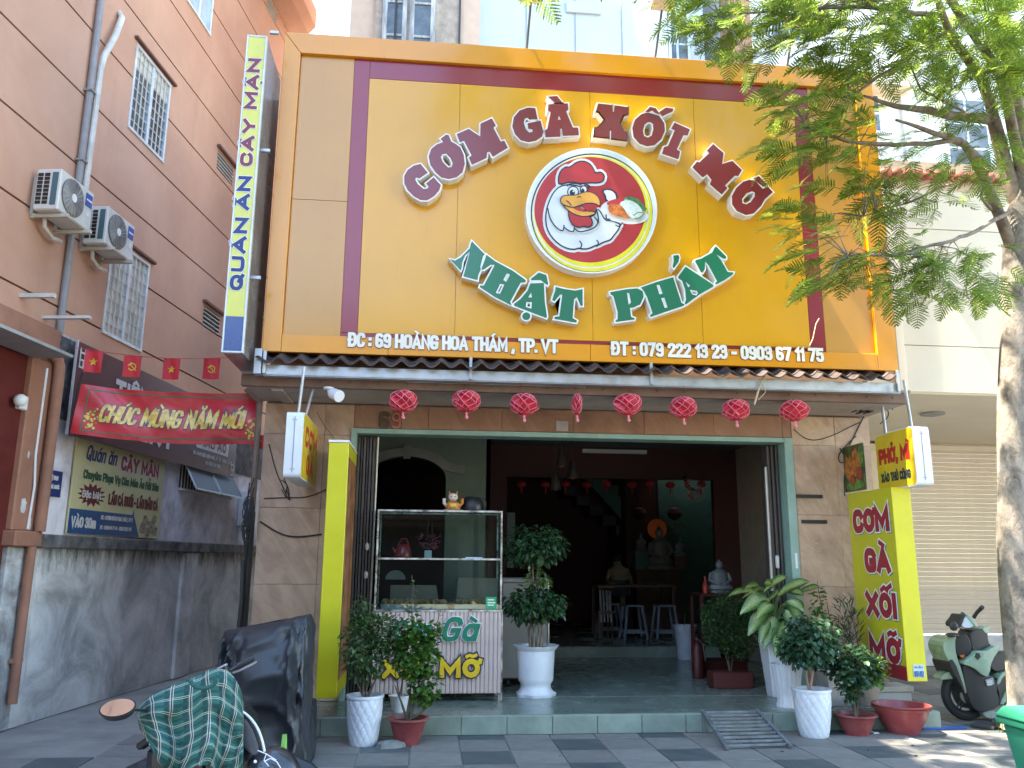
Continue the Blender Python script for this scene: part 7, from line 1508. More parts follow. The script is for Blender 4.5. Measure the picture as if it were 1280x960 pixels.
# altar
al = thing('altar_cabinet', 'dark altar cabinet carrying white statues deep inside the shop', 'altar', (4.6, 16.5, .33)); a, b_ = onY(795, 712, 16.4), onY(852, 712, 16.4)
mb = MB(); mb.box(a.x, b_.x, 16.4, 17.0, .33, a.z); mb.build('cabinet', m_dw, al, bevel=.01)
AZ = a.z; m_st2 = mat('white_statue', (.27, .27, .24), .5)
def buddha(x, y, z, h, lab, nm='statue', mt=None, fat=1.):
    t = thing(nm, lab, 'statue', (x, y, z)); mt = mt or m_st2; mb = MB(); s = h
    mb.lathe([(.02*s, 0), (.34*s, 0), (.36*s, .06*s), (.30*s, .12*s), (.001, .13*s)], (x, y, z), 20, sy=.7); mb.build('lotus_base', mt, t, smooth=True)
    mb = MB(); mb.lathe([(.02*s, .12*s), (.33*s*fat, .14*s), (.30*s*fat, .24*s), (.19*s*fat, .32*s), (.2*s*fat, .5*s), (.21*s*fat, .62*s), (.1*s, .72*s), (.06*s, .75*s), (.001, .76*s)], (x, y, z), 20, sy=.7); mb.build('body', mt, t, smooth=True)
    mb = MB(); mb.ball((x, y-.01, z+.85*s), (.095*s*fat, .095*s, .12*s), 14); mb.ball((x, y, z+.97*s), (.04*s, .04*s, .04*s), 10); mb.build('head', mt, t, smooth=True)
    for q in (-1, 1): mb = MB(); mb.tube([(x+q*.2*s*fat, y, z+.6*s), (x+q*.27*s*fat, y-.05*s, z+.4*s), (x+q*.08*s, y-.2*s, z+.28*s)], [.06*s, .055*s, .04*s], 8); mb.build('arm', mt, t, smooth=True)
    return t
p = onY(826, 712, 16.5); buddha(p.x, 16.55, p.z, .85, 'largest seated white statue, in front of orange disc on the altar'); p = onY(802, 688, 16.5);
mb = MB(); mb.box(p.x-.14, p.x+.14, 16.45, 16.7, AZ, p.z); o = mb.build('mint_picture', mat('mint_print', (.1, .19, .16), .5), None, bevel=.005); tag(o, 'mint green box carrying the small left statue on altar', 'box'); buddha(p.x, 16.55, p.z, .34, 'small white statue on the mint box left of the big statue')
p = onY(849, 695, 16.5); buddha(p.x, 16.45, p.z, .36, 'small bluish white standing statue right of the big altar statue', mt=mat('bluish_statue', (.2, .26, .26), .5)); mb = MB(); mb.box(p.x-.12, p.x+.12, 16.4, 16.6, AZ, p.z); o = mb.build('altar_stand', m_dw); tag(o, 'dark block under the small right statue on altar', 'stand')
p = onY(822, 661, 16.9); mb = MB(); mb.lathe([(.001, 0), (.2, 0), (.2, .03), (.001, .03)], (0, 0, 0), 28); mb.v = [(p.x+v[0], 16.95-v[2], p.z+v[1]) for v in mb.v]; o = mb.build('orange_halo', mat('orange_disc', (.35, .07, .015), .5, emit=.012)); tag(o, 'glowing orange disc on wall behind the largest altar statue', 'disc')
p = onY(845, 661, 16.9); mb = MB()
for k in range(40): leaf_add(mb, V((p.x+random.uniform(-.15, .15), 16.85, p.z+random.uniform(-.12, .12))), V((random.uniform(-1, 1), -.3, random.uniform(-.3, 1))), V((0, 0, 1)), .07, .04, k=2)
o = mb.build('altar_flowers', leafmat('altar_leaf', (.06, .08, .02), (.4, .35, .05))); tag(o, 'yellowish flowers at right of the altar disc', 'flowers')
# laughing statue on red stand
p = onZ(907, 826, .175); rs = thing('red_stand', 'red wooden shrine stand inside right of doorway', 'stand', (p.x, 10.6, .175)); SX, SYY = p.x*10.9/p.y, 10.9
ptop = onY(905, 742, SYY); mb = MB(); mb.box(SX-.3, SX+.35, SYY, SYY+.5, ptop.z-.04, ptop.z); mb.build('top', mat('red_lacquer', (.06, .01, .007), .45), rs, bevel=.005)
mb = MB(); mb.box(SX-.28, SX+.3, SYY+.02, SYY+.45, .178, .36); mb.build('shelf', _mc['red_lacquer'], rs)
for dx in (-.28, .3):
    for dy in (.03, .45): mb = MB(); mb.box(SX+dx-.02, SX+dx+.02, SYY+dy-.02, SYY+dy+.02, .36, ptop.z-.041); mb.build('leg', _mc['red_lacquer'], rs)
p = onY(900, 742, SYY+.2); buddha(p.x, SYY+.2, p.z, .44, 'pale grey laughing statue on the red stand inside the doorway', mt=mat('grey_statue', (.15, .16, .16), .5), fat=1.25)
mb = MB(); p = onY(882, 742, SYY+.1); mb.lathe([(.02, 0), (.035, 0), (.04, .1), (.015, .16), (.015, .22), (.001, .225)], (p.x, SYY+.1, p.z), 14); o = mb.build('red_vase', mat('red_glaze', (.35, .03, .02), .3)); tag(o, 'small red vase beside the laughing statue on stand', 'vase')
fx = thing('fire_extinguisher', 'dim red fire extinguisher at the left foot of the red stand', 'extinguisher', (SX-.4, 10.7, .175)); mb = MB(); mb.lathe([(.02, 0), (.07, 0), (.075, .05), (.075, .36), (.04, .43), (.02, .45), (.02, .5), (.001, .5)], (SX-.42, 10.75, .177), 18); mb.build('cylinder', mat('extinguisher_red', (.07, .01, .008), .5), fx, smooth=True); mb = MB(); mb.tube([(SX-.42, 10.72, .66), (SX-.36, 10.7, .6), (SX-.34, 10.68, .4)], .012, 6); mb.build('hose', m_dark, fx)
# inner white pot
ip = thing('white_planter', 'plain tall white planter standing alone on floor inside', 'pot', (3.99, 12.8, .175)); p = onZ(857, 824, .176); pot(ip, (p.x, p.y, .178), .50, .12, .165, 'plain', mat('cool_white_plastic', (.5, .55, .62), .4)); mb = MB(); mb.tube([(p.x, p.y, .6), (p.x+.01, p.y, .85)], .008, 5); mb.build('stem', m_stem, ip)
# hanging bell lamps, wall fan, little lanterns
m_bell = mat('dark_lampshade', (.035, .028, .026), .5)
for k, (x, y, w_, lab) in enumerate(((702, 583, .085, 'dark bell pendant lamp, topmost of three in the doorway'), (716, 598, .085, 'dark bell pendant lamp, lower right of three in doorway'), (694, 612, .085, 'dark bell pendant lamp, lowest left of three in doorway'))):
    p = onY(x, y, 11.0+.2*k); t = thing('pendant_lamp', lab, 'lamp', p, 'bell pendant lamps inside the doorway'); mb = MB(); mb.lathe([(w_, 0), (w_*.8, .08), (w_*.45, .2), (w_*.15, .26), (.01, .3), (.001, .3)], p, 20); mb.build('lamp_shade', m_bell, t, smooth=True); mb = MB(); mb.tube([p+V((0, 0, .3)), (p.x, p.y, 3.42)], .005, 5); mb.build('cord', m_dark, t); mb = MB(); mb.ball(p+V((0, 0, .02)), .035, 10); mb.build('bulb', mat('dull_bulb', (.3, .12, .06), .3), t, smooth=True)
for k, x in enumerate((652, 682, 707, 734, 758, 790, 812, 838, 877)):
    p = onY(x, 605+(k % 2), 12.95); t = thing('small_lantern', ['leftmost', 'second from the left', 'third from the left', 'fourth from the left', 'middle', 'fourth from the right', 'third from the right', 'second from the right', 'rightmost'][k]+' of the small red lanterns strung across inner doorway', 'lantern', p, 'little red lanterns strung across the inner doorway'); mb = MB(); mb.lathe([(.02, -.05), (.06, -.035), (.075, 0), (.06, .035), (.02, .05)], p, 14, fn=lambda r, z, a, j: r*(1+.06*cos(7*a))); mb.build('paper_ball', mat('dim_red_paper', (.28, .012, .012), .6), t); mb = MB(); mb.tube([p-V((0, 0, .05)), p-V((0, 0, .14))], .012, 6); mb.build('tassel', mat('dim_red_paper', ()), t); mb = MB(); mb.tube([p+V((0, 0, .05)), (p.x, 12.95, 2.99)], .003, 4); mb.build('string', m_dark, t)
wf = thing('wall_fan', 'wall fan with red blades tilted under the inner lintel at right', 'fan', (4.3, 12.9, 2.85)); p = onY(866, 613, 12.7); Mr = Matrix.Rotation(R(62), 3, 'X') @ Matrix.Rotation(R(18), 3, 'Y'); mb = MB()
for q in (.07, .12, .17, .21): mb.tube([p+Mr @ V((q*cos(a*pi/12), q*sin(a*pi/12), .02*(1-q/.21))) for a in range(25)], .004, 4, cap=False)
for k in range(18): a = k*pi/9; mb.tube([p, p+Mr @ V((.21*cos(a), .21*sin(a), 0))], .003, 3)
mb.build('cage', m_grey, wf)
for k in range(3): a = k*2.1; mb = MB(); mb.add([p+Mr @ V((r_*cos(a+t), r_*sin(a+t), -.01)) for r_, t in ((.02, 0), (.18, -.3), (.19, .3), (.1, .6))], [(0, 1, 2, 3)]); mb.build('blade', m_red, wf)
mb = MB(); mb.tube([p, p+V((0, .3, .1)), (p.x, 13.1, p.z+.25)], .03, 8); mb.build('arm', m_dark, wf)
ph = onY(800, 642, 18.2);
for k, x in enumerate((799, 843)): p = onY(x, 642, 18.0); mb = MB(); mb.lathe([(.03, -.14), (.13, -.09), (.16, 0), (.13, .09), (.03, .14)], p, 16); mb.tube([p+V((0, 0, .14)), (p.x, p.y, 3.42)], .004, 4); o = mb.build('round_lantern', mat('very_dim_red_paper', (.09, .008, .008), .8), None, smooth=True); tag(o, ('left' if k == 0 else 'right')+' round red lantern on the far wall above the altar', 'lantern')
# ================================================================== covered motorbike, scooter with plaid shirt
cm = thing('covered_motorbike', 'motorbike under a black tarpaulin cover beside the left yellow board', 'motorbike', (-1.2, 7.35, 0))
m_tarp = mat('black_tarpaulin', (.028, .032, .038), .42, var=.2, scale=4, bmp=.4, bscale=9, spec=.5)
mb = MB(); nu, nv = 96, 44; vs = []
def tarp(u, v):
    a = 2*pi*u; ca, sa = cos(a), sin(a); sg = lambda t, e: (abs(t)**e)*(1 if t > 0 else -1)
    vt = .84; k = 1 if v < vt else max(0., 1-((v-vt)/(1-vt)))
    wx = .36+.05*(1-v)**2; wy = .30+.12*(1-v)+.05*sin(pi*v)
    cx = -1.3+.03*(1-v); x = cx+sg(ca, .5)*wx*(1-.06*(1-k)); y = 7.42+sg(sa, .8)*wy*(k**.6 if v >= vt else 1)*(1-.12*min(1, v))
    H = 1.03+.14*(x+1.62)/.72; z = H*(v/vt*.93 if v < vt else .93+.07*(1-k*k))
    fo = (1-min(v/vt, 1))**.55
    n1 = noise.noise(V((ca*1.3, sa*1.3, v*2.4))); n2 = noise.noise(V((ca*3.5, sa*3.5, v*2.+5)))
    cr = abs(noise.noise(V((ca*5+v*3, sa*5, v*5))))*-.05+abs(noise.noise(V((ca*11, sa*11+v*4, v*10))))*-.022
    dia = .05*sin(4.5*a+7*v)*(.35+.65*fo)+.03*sin(11*a-9*v)*fo
    rg1 = (1-abs(sin(3.5*a+6*v+2.5*n1)))**3*.07+(1-abs(sin(6*a-8*v+3*n2)))**4*.04
    rad = (rg1+dia*1.1+.12*n1+.07*n2+cr*1.3)*(1 if v < vt else k*.8+.1)
    x += ca*rad*.14; y += sa*rad
    z -= .02*abs(n2)*(v > .5)
    if v < .05: z = .02+.035*sin(a*7)
    return (x, y, max(.01, z))
for j in range(nv+1):
    for i in range(nu): vs.append(tarp(i/nu, j/nv))
mb.add(vs, [(j*nu+i, j*nu+(i+1) % nu, (j+1)*nu+(i+1) % nu, (j+1)*nu+i) for j in range(nv) for i in range(nu)]); mb.build('cover', m_tarp, cm, smooth=True, ang=80)
mb = MB(); p = onY(353, 918, 7.02); mb.add([p+V((0, 0, 0)), p+V((.035, -.01, .005)), p+V((.045, -.02, -.12)), p+V((.02, -.03, -.17)), p+V((-.005, -.01, -.1))], [(0, 1, 2, 3, 4)]); mb.build('green_tag', mat('lime_tag', (.25, .6, .12), .5), cm)
for k, x in enumerate((-1.38, -1.0)): mb = MB(); mb.tube([(x, 7.55, .24), (x+.1, 7.55, .24)], .22, 20); mb.build('wheel', m_dark, cm)
ls = thing('parked_scooter', 'dark scooter at the bottom left with handlebar and mirror, shirt thrown over it', 'scooter', (-1.1, 5.1, 0))
SYL = 5.05
m_sd = mat('scooter_black', (.018, .02, .024), .25, coat=.5); m_sg = mat('scooter_dark_grey', (.07, .08, .095), .35, coat=.3)
def pxprism(px, Y0, Y1, mt, nm, par, it=1, bevel=.008):
    L = [onY(x, y, Y0) for x, y in (smoothloop(px, it) if it else px)]; mb = MB(); mb.prism([[(q.x, q.z) for q in L]], lambda u, v, d: (u, -d, v), -Y1, -Y0); return mb.build(nm, mt, par, bevel=bevel, smooth=False, seg=2)
pxprism([(285, 868), (300, 880), (318, 905), (330, 945), (335, 1000), (345, 1080), (250, 1080), (255, 950), (270, 880)], SYL-.02, SYL+.16, m_sd, 'leg_shield', ls)
pxprism([(296, 893), (312, 905), (325, 940), (318, 948), (300, 930)], SYL-.05, SYL-.021, m_sg, 'shield_panel', ls)
mb = MB(); mb.tube([onY(x, y, SYL-.06) for x, y in smoothloop([(296, 887), (308, 892), (320, 906), (327, 922), (331, 940)], 2, False)], .007, 8); mb.build('white_trim', m_white, ls, smooth=True)
p = onY(340, 972, SYL-.02); mb = MB(); mb.ball(p, (.16, .13, .16), 24, m=16); mb.build('round_headlamp', m_sd, ls, smooth=True)
mb = MB()
for pts in (((322, 938), (332, 942), (345, 950)), ((330, 952), (338, 948), (346, 952), (352, 962)), ((333, 942), (330, 950), (336, 958))): mb.tube([onY(x, y, SYL-.165+.0*x) for x, y in pts], .0025, 5)
q = onY(319, 952, SYL-.15); mb.ball(q, .009, 8); mb.build('white_mark', m_lwh, ls)
bar = [onY(x, y, Y) for x, y, Y in ((317, 822, 5.35), (300, 831, 5.32), (272, 850, 5.3), (235, 885, 5.28), (205, 915, 5.2), (178, 935, 5.1))]
mb = MB(); mb.tube(bar, [.016, .018, .02, .018, .016, .012], 10); mb.build('handlebar', m_dark, ls, smooth=True)
mb = MB(); d_ = (bar[1]-bar[0]); mb.tube([bar[0]+d_*.05, bar[0]+d_*.4, bar[0]+d_*1.2], [.019, .021, .02], 12); mb.build('grip', m_dark, ls, smooth=True)
mb = MB(); mb.tube([onY(x, y, 5.25) for x, y in ((289, 842), (300, 838), (318, 829), (321, 827))], .006, 6); mb.build('brake_lever', m_steel, ls, smooth=True)
mb = MB(); c = onY(280, 848, 5.22); mb.lathe([(.02, -.04), (.05, -.03), (.055, .02), (.03, .045), (.001, .05)], c, 14, sy=1.2); mb.obox(onY(275, 840, 5.2), (.1, .06, .05), Matrix.Rotation(R(-25), 3, 'Y')); mb.build('switch_housing', m_dark, ls, bevel=.01)
mb = MB(); mb.obox(onY(273, 838, 5.17)+V((0, 0, .01)), (.1, .05, .012), Matrix.Rotation(R(-28), 3, 'Y')); mb.build('reservoir_cap', mat('pale_lilac_metal', (.5, .5, .6), .3, .5), ls, bevel=.004)
mb = MB(); mb.obox(onY(180, 929, 5.08), (.075, .05, .04), Matrix.Rotation(R(-35), 3, 'Y')); mb.build('bar_end', m_dark, ls, bevel=.01)
c = onY(147, 885, 4.75); mb = MB(); Mr = V((-.06, -.50, .85)).normalized().to_track_quat('Z', 'Y').to_matrix(); n = 28
def mring(r1, r2, d): return [c+Mr @ V((r1*cos(2*pi*k/n), r2*sin(2*pi*k/n), d)) for k in range(n)]
mb.add(mring(.092, .075, 0)+mring(.08, .062, -.03), [tuple(range(n-1, -1, -1))[::-1]]+[(k, (k+1) % n, n+(k+1) % n, n+k) for k in range(n)]+[tuple(n+k for k in range(n))]); mir = mb.build('mirror', m_dark, ls, smooth=True, ang=40)
c = onY(147, 885, 4.75); mb = MB(); mb.add(mring(.084, .067, .004), [tuple(range(n))]); mb.build('mirror_glass', mat('mirror_glass', (.8, .8, .8), .03, 1., var=.02), mir)
mb = MB(); mb.tube([onY(166, 887, 4.78), onY(178, 888, 4.85), onY(196, 890, 5.0), onY(215, 905, 4.95)], .007, 6); mb.build('mirror_stem', m_dark, ls, smooth=True)
mb = MB(); mb.box(-1.5, -1.15, 5.05, 5.4, .28, .6); mb.build('lower_body', m_sd, ls, bevel=.04)
for x in (-1.5, -.75): mb = MB(); mb.tube([(x, 5.15, .25), (x, 5.25, .25)], .25, 24); mb.build('wheel', m_dark, ls, bevel=.03)
# plaid shirt
def plaid():
    m, nt, b = new_mat('green_plaid'); uv = N(nt, 'ShaderNodeUVMap'); sep = N(nt, 'ShaderNodeSeparateXYZ'); nt.links.new(uv.outputs[0], sep.inputs[0]); c = (.012, .10, .085); out = None
    def stripes(ch, freq, pos, wd):
        freq = freq*1.3
        mu = N(nt, 'ShaderNodeMath', operation='MULTIPLY'); mu.inputs[1].default_value = freq; nt.links.new(sep.outputs[ch], mu.inputs[0]); fr = N(nt, 'ShaderNodeMath', operation='FRACT'); nt.links.new(mu.outputs[0], fr.inputs[0]); st = []
        for p_ in pos: st += [(p_-wd, 0.), (p_-wd+.004, 1.), (p_+wd-.004, 1.), (p_+wd, 0.)]
        return ramp(nt, fr.outputs[0], [(0, 0.)]+st+[(1, 0.)])
    base = mixc(nt, noisef(nt, coords(nt), 6, 4), (.008, .075, .065), (.018, .14, .11)); dk = stripes(0, 6, (.25,), .12); c1 = mixc(nt, dk, base, (.006, .05, .045)); dk2 = stripes(1, 6, (.75,), .12); c1 = mixc(nt, dk2, c1, (.008, .06, .055))
    for ch, ps in ((0, (.45, .58)), (1, (.2, .32))): f = stripes(ch, 6, ps, .018); c1 = mixc(nt, f, c1, (.5, .46, .38))
    f = stripes(0, 6, (.515,), .02); c1 = mixc(nt, f, c1, (.09, .03, .04)); nt.links.new(c1, b.inputs['Base Color']); b.inputs['Roughness'].default_value = .85; bump(nt, b, noisef(nt, coords(nt), 60, 4), .3, .004); return m
sh = thing('plaid_shirt', 'green plaid shirt with pale lines draped over the dark scooter', 'shirt', onY(240, 850, 5.0))
TP = [(172, 890), (183, 874), (205, 862), (228, 852), (248, 845), (262, 837), (280, 836), (292, 846), (300, 862), (303, 880)]
BT = [(176, 912), (190, 938), (200, 955), (215, 963), (232, 962), (248, 958), (260, 955), (270, 964), (285, 968), (303, 960)]
def lerpl(L, u): f_ = u*(len(L)-1); i = min(int(f_), len(L)-2); t = f_-i; return (L[i][0]*(1-t)+L[i+1][0]*t, L[i][1]*(1-t)+L[i+1][1]*t)
TP, BT = smoothloop(TP, 2, False), smoothloop(BT, 2, False)
nu, nv = 80, 60; vs = []; uv = []
for j in range(nv+1):
    for i in range(nu+1):
        u, v = i/nu, j/nv; a, b_ = lerpl(TP, u), lerpl(BT, u); x, y = a[0]+(b_[0]-a[0])*v, a[1]+(b_[1]-a[1])*v
        fold = .045*sin(u*15+3.5*v+1.5*sin(5*v))*(.25+.9*v)+.018*sin(u*34-6*v)*v+.05*noise.noise(V((u*3, v*3, 1)))+.02*noise.noise(V((u*9, v*7, 4)))
        edge = .13*(abs(2*u-1)**5)+.10*(1-v)**4; Y = 4.86+edge+fold-.06*v*0; vs.append(onY(x, y, Y)); uv.append((u*1.02+.03*sin(5*v+u*3)+.02*fold*20, (1-v)*.93+.05*sin(u*4)+.8*fold))
mb = MB(); mb.add(vs, [(j*(nu+1)+i, j*(nu+1)+i+1, (j+1)*(nu+1)+i+1, (j+1)*(nu+1)+i) for j in range(nv) for i in range(nu)]); so_ = mb.build('cloth', plaid(), sh, smooth=True, ang=80, uv=uv)
md = so_.modifiers.new('thick', 'SOLIDIFY'); md.thickness = .006
mb = MB(); cp_ = [onY(x, y, 4.83) for x, y in smoothloop([(236, 849), (243, 858), (256, 861), (270, 855), (268, 846)], 1, False)]; mb.tube(cp_, [.012]*len(cp_), 8); cl_ = mb.build('collar', mat('collar_green', (.012, .085, .07), .85), sh, smooth=True)
# ================================================================== green scooter on the right
rs2 = thing('parked_scooter', 'pale green and black scooter parked behind the tree at right', 'scooter', (5.9, 8.75, 0))
def q7(x, y): return (1100+x/4, 720+y/4)
m_mint = mat('mint_paint', (.25, .36, .26), .25, var=.05, coat=.7); m_blk = mat('scooter_matt_black', (.02, .021, .022), .45); m_tyre = mat('tyre_rubber', (.02, .02, .02), .8, bmp=.3)
wc = onY(1207, 876, 8.78); WR = .262
mb = MB(); prof = []; n = 40
for k in range(n):
    a = 2*pi*k/n
    for q in range(8): b_ = 2*pi*q/8; r_ = WR-.045+.045*cos(b_); mb.v.append((wc.x+r_*cos(a), wc.y+.05*sin(b_), .262+r_*sin(a)))
mb.f = [(k*8+q, k*8+(q+1) % 8, ((k+1) % n)*8+(q+1) % 8, ((k+1) % n)*8+q) for k in range(n) for q in range(8)]; mb.mi = [0]*len(mb.f); wh = mb.build('wheel', m_tyre, rs2, smooth=True)
mb = MB(); mb.tube([(wc.x+(WR-.085)*cos(2*pi*k/32), wc.y, .262+(WR-.085)*sin(2*pi*k/32)) for k in range(33)], .014, 8, cap=False); mb.tube([(wc.x, wc.y-.06, .262), (wc.x, wc.y+.06, .262)], .04, 14)
for k in range(5):
    for e in (-.12, .12): a = 2*pi*k/5+.3; mb.tube([(wc.x+.03*cos(a+e*3), wc.y-.02, .262+.03*sin(a+e*3)), (wc.x+(WR-.09)*cos(a+e), wc.y-.02, .262+(WR-.09)*sin(a+e))], .009, 6)
mb.build('rim', m_blk, wh, smooth=True); mb = MB(); mb.tube([(wc.x, wc.y-.05, .262), (wc.x, wc.y-.055, .262)], .09, 24); mb.build('brake_disc', m_steel, wh)
rw = wc+V((1.25, 0, 0)); mb = MB(); mb.tube([(rw.x, wc.y-.05, .262), (rw.x, wc.y+.05, .262)], WR, 32); mb.build('wheel', m_tyre, rs2, bevel=.03, seg=3)
def sc(px, Y0, Y1, mt, nm, it=1, bevel=.012): return pxprism([q7(x, y) for x, y in px], Y0, Y1, mt, nm, rs2, it, bevel)
sc([(298, 522), (320, 490), (355, 478), (390, 492), (405, 525), (370, 515), (335, 518)], 8.70, 8.86, m_mint, 'front_fender')
sc([(312, 358), (325, 322), (350, 302), (385, 300), (375, 330), (382, 395), (410, 470), (438, 585), (425, 590), (385, 500), (345, 430)], 8.64, 8.92, m_mint, 'leg_shield')
sc([(345, 425), (372, 415), (425, 560), (430, 600), (400, 540), (360, 470)], 8.62, 8.94, m_blk, 'shield_edge')
sc([(412, 432), (470, 448), (545, 495), (575, 505), (605, 590), (600, 660), (500, 685), (460, 655), (430, 560)], 8.63, 8.93, m_blk, 'lower_cowl')
sc([(408, 438), (462, 402), (488, 372), (515, 378), (545, 368), (585, 345), (606, 360), (560, 425), (548, 498), (528, 508), (470, 458)], 8.60, 8.96, m_mint, 'side_panel')
sc([(482, 385), (498, 385), (505, 405), (490, 420), (478, 405)], 8.585, 8.5985, m_blk, 'panel_vent', 0, .002)
sc([(372, 318), (395, 295), (440, 290), (460, 350), (455, 400), (400, 405), (380, 380)], 8.66, 8.90, m_blk, 'inner_fairing')
sc([(448, 285), (470, 268), (545, 265), (540, 300), (550, 345), (590, 352), (520, 385), (470, 400), (455, 340)], 8.67, 8.89, m_blk, 'instrument_fairing')
sc([(508, 262), (540, 250), (552, 258), (545, 285), (530, 290)], 8.665, 8.9, m_mint, 'cowl_tip')
sc([(545, 400), (600, 385), (680, 385), (800, 395), (800, 470), (700, 465), (640, 470), (560, 480)], 8.64, 8.92, m_blk, 'seat')
sc([(575, 560), (590, 500), (640, 468), (720, 465), (860, 440), (900, 470), (760, 520), (660, 560), (640, 640), (600, 650)], 8.63, 8.93, m_blk, 'rear_body')
sc([(585, 545), (598, 495), (640, 468), (662, 462), (655, 485), (615, 505), (600, 540)], 8.615, 8.94, m_mint, 'rear_trim')
sc([(602, 645), (615, 610), (640, 560), (662, 575), (655, 600), (625, 640)], 8.615, 8.94, m_mint, 'footboard_trim')
sc([(508, 680), (560, 672), (600, 690), (700, 690), (700, 720), (540, 718)], 8.66, 8.9, mat('grey_engine', (.25, .28, .25), .5), 'lower_trim')
sc([(410, 222), (438, 196), (470, 215), (485, 248), (440, 262), (408, 252)], 8.67, 8.87, mat('headlamp_lens', (.55, .62, .68), .1, coat=.6), 'headlamp')
sc([(425, 190), (445, 195), (490, 240), (485, 262), (470, 245)], 8.655, 8.885, m_mint, 'headlamp_cowl')
sc([(385, 240), (408, 215), (420, 190), (430, 195), (408, 250), (395, 262)], 8.66, 8.88, m_blk, 'headlamp_side')
mb = MB(); mb.tube([onY(*q7(470, 205), 8.7), onY(*q7(485, 182), 8.6), onY(*q7(512, 155), 8.5)], [.02, .019, .022], 10); mb.tube([onY(*q7(420, 195), 8.9), onY(*q7(412, 188), 9.05)], .02, 8); mb.build('handlebar', m_blk, rs2, smooth=True)
c = onY(*q7(368, 250), 8.6); mb = MB(); mb.ball(c, (.05, .025, .05), 14); mb.tube([c, onY(*q7(405, 262), 8.68)], .008, 6); mir2 = mb.build('mirror', m_blk, rs2, smooth=True); c2 = onY(*q7(355, 298), 8.6); mb = MB(); mb.ball(c2, (.05, .03, .02), 10); mb.tube([c2, c2+V((.12, .06, 0))], .01, 6); mb.build('lever', m_blk, rs2, smooth=True)
sc([(402, 395), (425, 395), (420, 408), (405, 406)], 8.64, 8.66, mat('orange_reflector', (.7, .15, .03), .3), 'reflector', 0, .001)
sc([(528, 520), (565, 508), (572, 540), (540, 552)], 8.615, 8.629, m_grey, 'badge', 0, .001)
mb = MB();
for k in range(3): a = onY(*q7(534+4*k*0, 524+9*k), 8.613); mb.box(a.x, a.x+.06, 8.612, 8.6145, a.z-.006, a.z)
mb.build('badge_print', m_lwh, rs2)
mb = MB(); mb.tube([onY(*q7(580, 690), 8.7), onY(*q7(545, 760), 8.6), onY(*q7(520, 790), 8.55)], .012, 6); mb.tube([onY(*q7(520, 770), 8.6), onY(*q7(512, 800), 8.55), onY(*q7(560, 800), 8.6)], .012, 6); mb.build('side_stand', m_blk, rs2, smooth=True)
mb = MB(); mb.tube([(wc.x+.02, wc.y-.07, .262), onY(*q7(450, 560), 8.7)], .022, 8); mb.tube([(wc.x+.02, wc.y+.07, .262), onY(*q7(450, 560), 8.9)], .022, 8); mb.build('fork', m_blk, rs2, smooth=True)
# ================================================================== green wheelie bin
bn2 = thing('wheelie_bin', 'green plastic wheelie bin cut by the bottom right corner', 'bin', (3.5, 4.6, 0))
m_bin = mat('bin_green', (.02, .23, .12), .42, var=.1, scale=4, bmp=.05, dirt=.25, dcol=(.08, .2, .14), dscale=5)
p = onY(1244, 884, 5.0); bx, by, bz = p.x+.03, 4.4, p.z-.06
mb = MB(); mb.hexa([(bx+.07, by+.05, .05), (bx+.5, by+.05, .05), (bx+.5, by+.5, .05), (bx+.07, by+.5, .05), (bx+.0, by, bz-.03), (bx+.56, by, bz-.03), (bx+.56, by+.6, bz-.03), (bx+.0, by+.6, bz-.03)]); mb.build('body', m_bin, bn2, bevel=.02, seg=3)
mb = MB(); mb.box(bx-.025, bx+.585, by-.025, by+.62, bz-.028, bz+.012); mb.build('rim', m_bin, bn2, bevel=.008, seg=2)
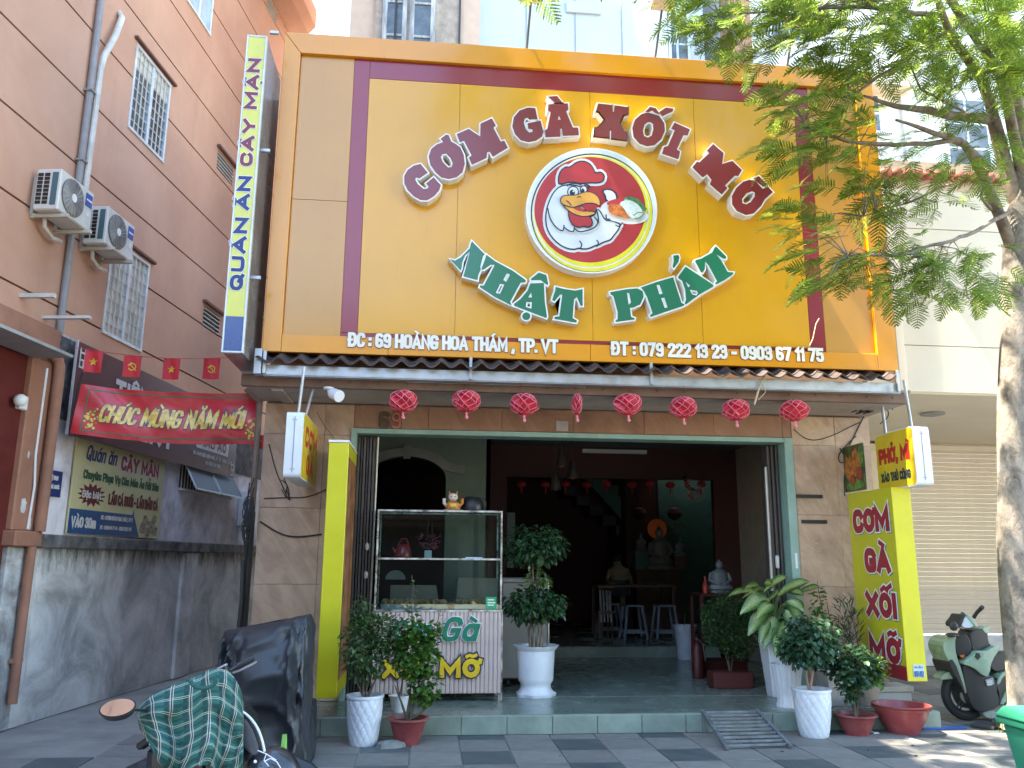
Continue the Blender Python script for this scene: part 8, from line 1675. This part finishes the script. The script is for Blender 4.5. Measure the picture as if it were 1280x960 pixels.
mb = MB(); mb.hexa([(bx-.04, by-.04, bz+.014), (bx+.6, by-.04, bz+.014), (bx+.6, by+.62, bz+.014), (bx-.04, by+.62, bz+.014), (bx+.0, by+.01, bz+.055), (bx+.56, by+.01, bz+.055), (bx+.56, by+.58, bz+.075), (bx+.0, by+.58, bz+.075)]); ld = mb.build('lid', m_bin, bn2, bevel=.015, seg=3)
mb = MB(); mb.box(bx+.12, bx+.45, by+.1, by+.13, bz+.056, bz+.075); mb.box(bx+.1, bx+.13, by+.1, by+.45, bz+.056, bz+.08); mb.build('lid_rib', m_bin, ld, bevel=.006)
for dx in (.05, .42): mb = MB(); mb.tube([(bx+dx, by+.56, .1), (bx+dx+.06, by+.56, .1)], .1, 20); mb.build('wheel', m_dark, bn2)
# one object per separate piece of these parts
def split_islands(o):
    me = o.data; n = len(me.vertices); par = list(range(n))
    def find(a):
        while par[a] != a: par[a] = par[par[a]]; a = par[a]
        return a
    for e in me.edges:
        a, b_ = find(e.vertices[0]), find(e.vertices[1])
        if a != b_: par[a] = b_
    isl = {}
    for p_ in me.polygons: isl.setdefault(find(p_.vertices[0]), []).append(p_)
    if len(isl) < 2: return
    nm = o.name.split('.')[0]; groups = list(isl.values()); new = []
    for g_ in groups:
        ids = sorted({v_ for p_ in g_ for v_ in p_.vertices}); mp_ = {v_: i for i, v_ in enumerate(ids)}
        m2 = bpy.data.meshes.new(nm); m2.from_pydata([me.vertices[v_].co for v_ in ids], [], [[mp_[v_] for v_ in p_.vertices] for p_ in g_])
        for mt in me.materials: m2.materials.append(mt)
        for q_, p_ in zip(m2.polygons, g_): q_.use_smooth = p_.use_smooth; q_.material_index = p_.material_index
        new.append(m2)
    o.data = new[0]
    for m2 in new[1:]: c = o.copy(); c.data = m2; COL.objects.link(c)
for o in list(S.objects):
    if o.type == 'MESH' and o.parent and o.name.split('.')[0] in ('bracket', 'shutter_rail', 'label_print', 'fascia_bolt', 'black_strip', 'side_glass', 'front_glass', 'gutter_end', 'coping_tile', 'rail', 'stucco_panel', 'wall_panel', 'joint', 'lid_rib', 'lowered_trim', 'fork', 'shelf'): split_islands(o)
# make sure every name is legal and nothing is left without a parent or label
for o in S.objects:
    if o.parent is None and o.type in ('MESH', 'EMPTY') and 'category' not in o and 'kind' not in o: print('UNTAGGED', o.name)
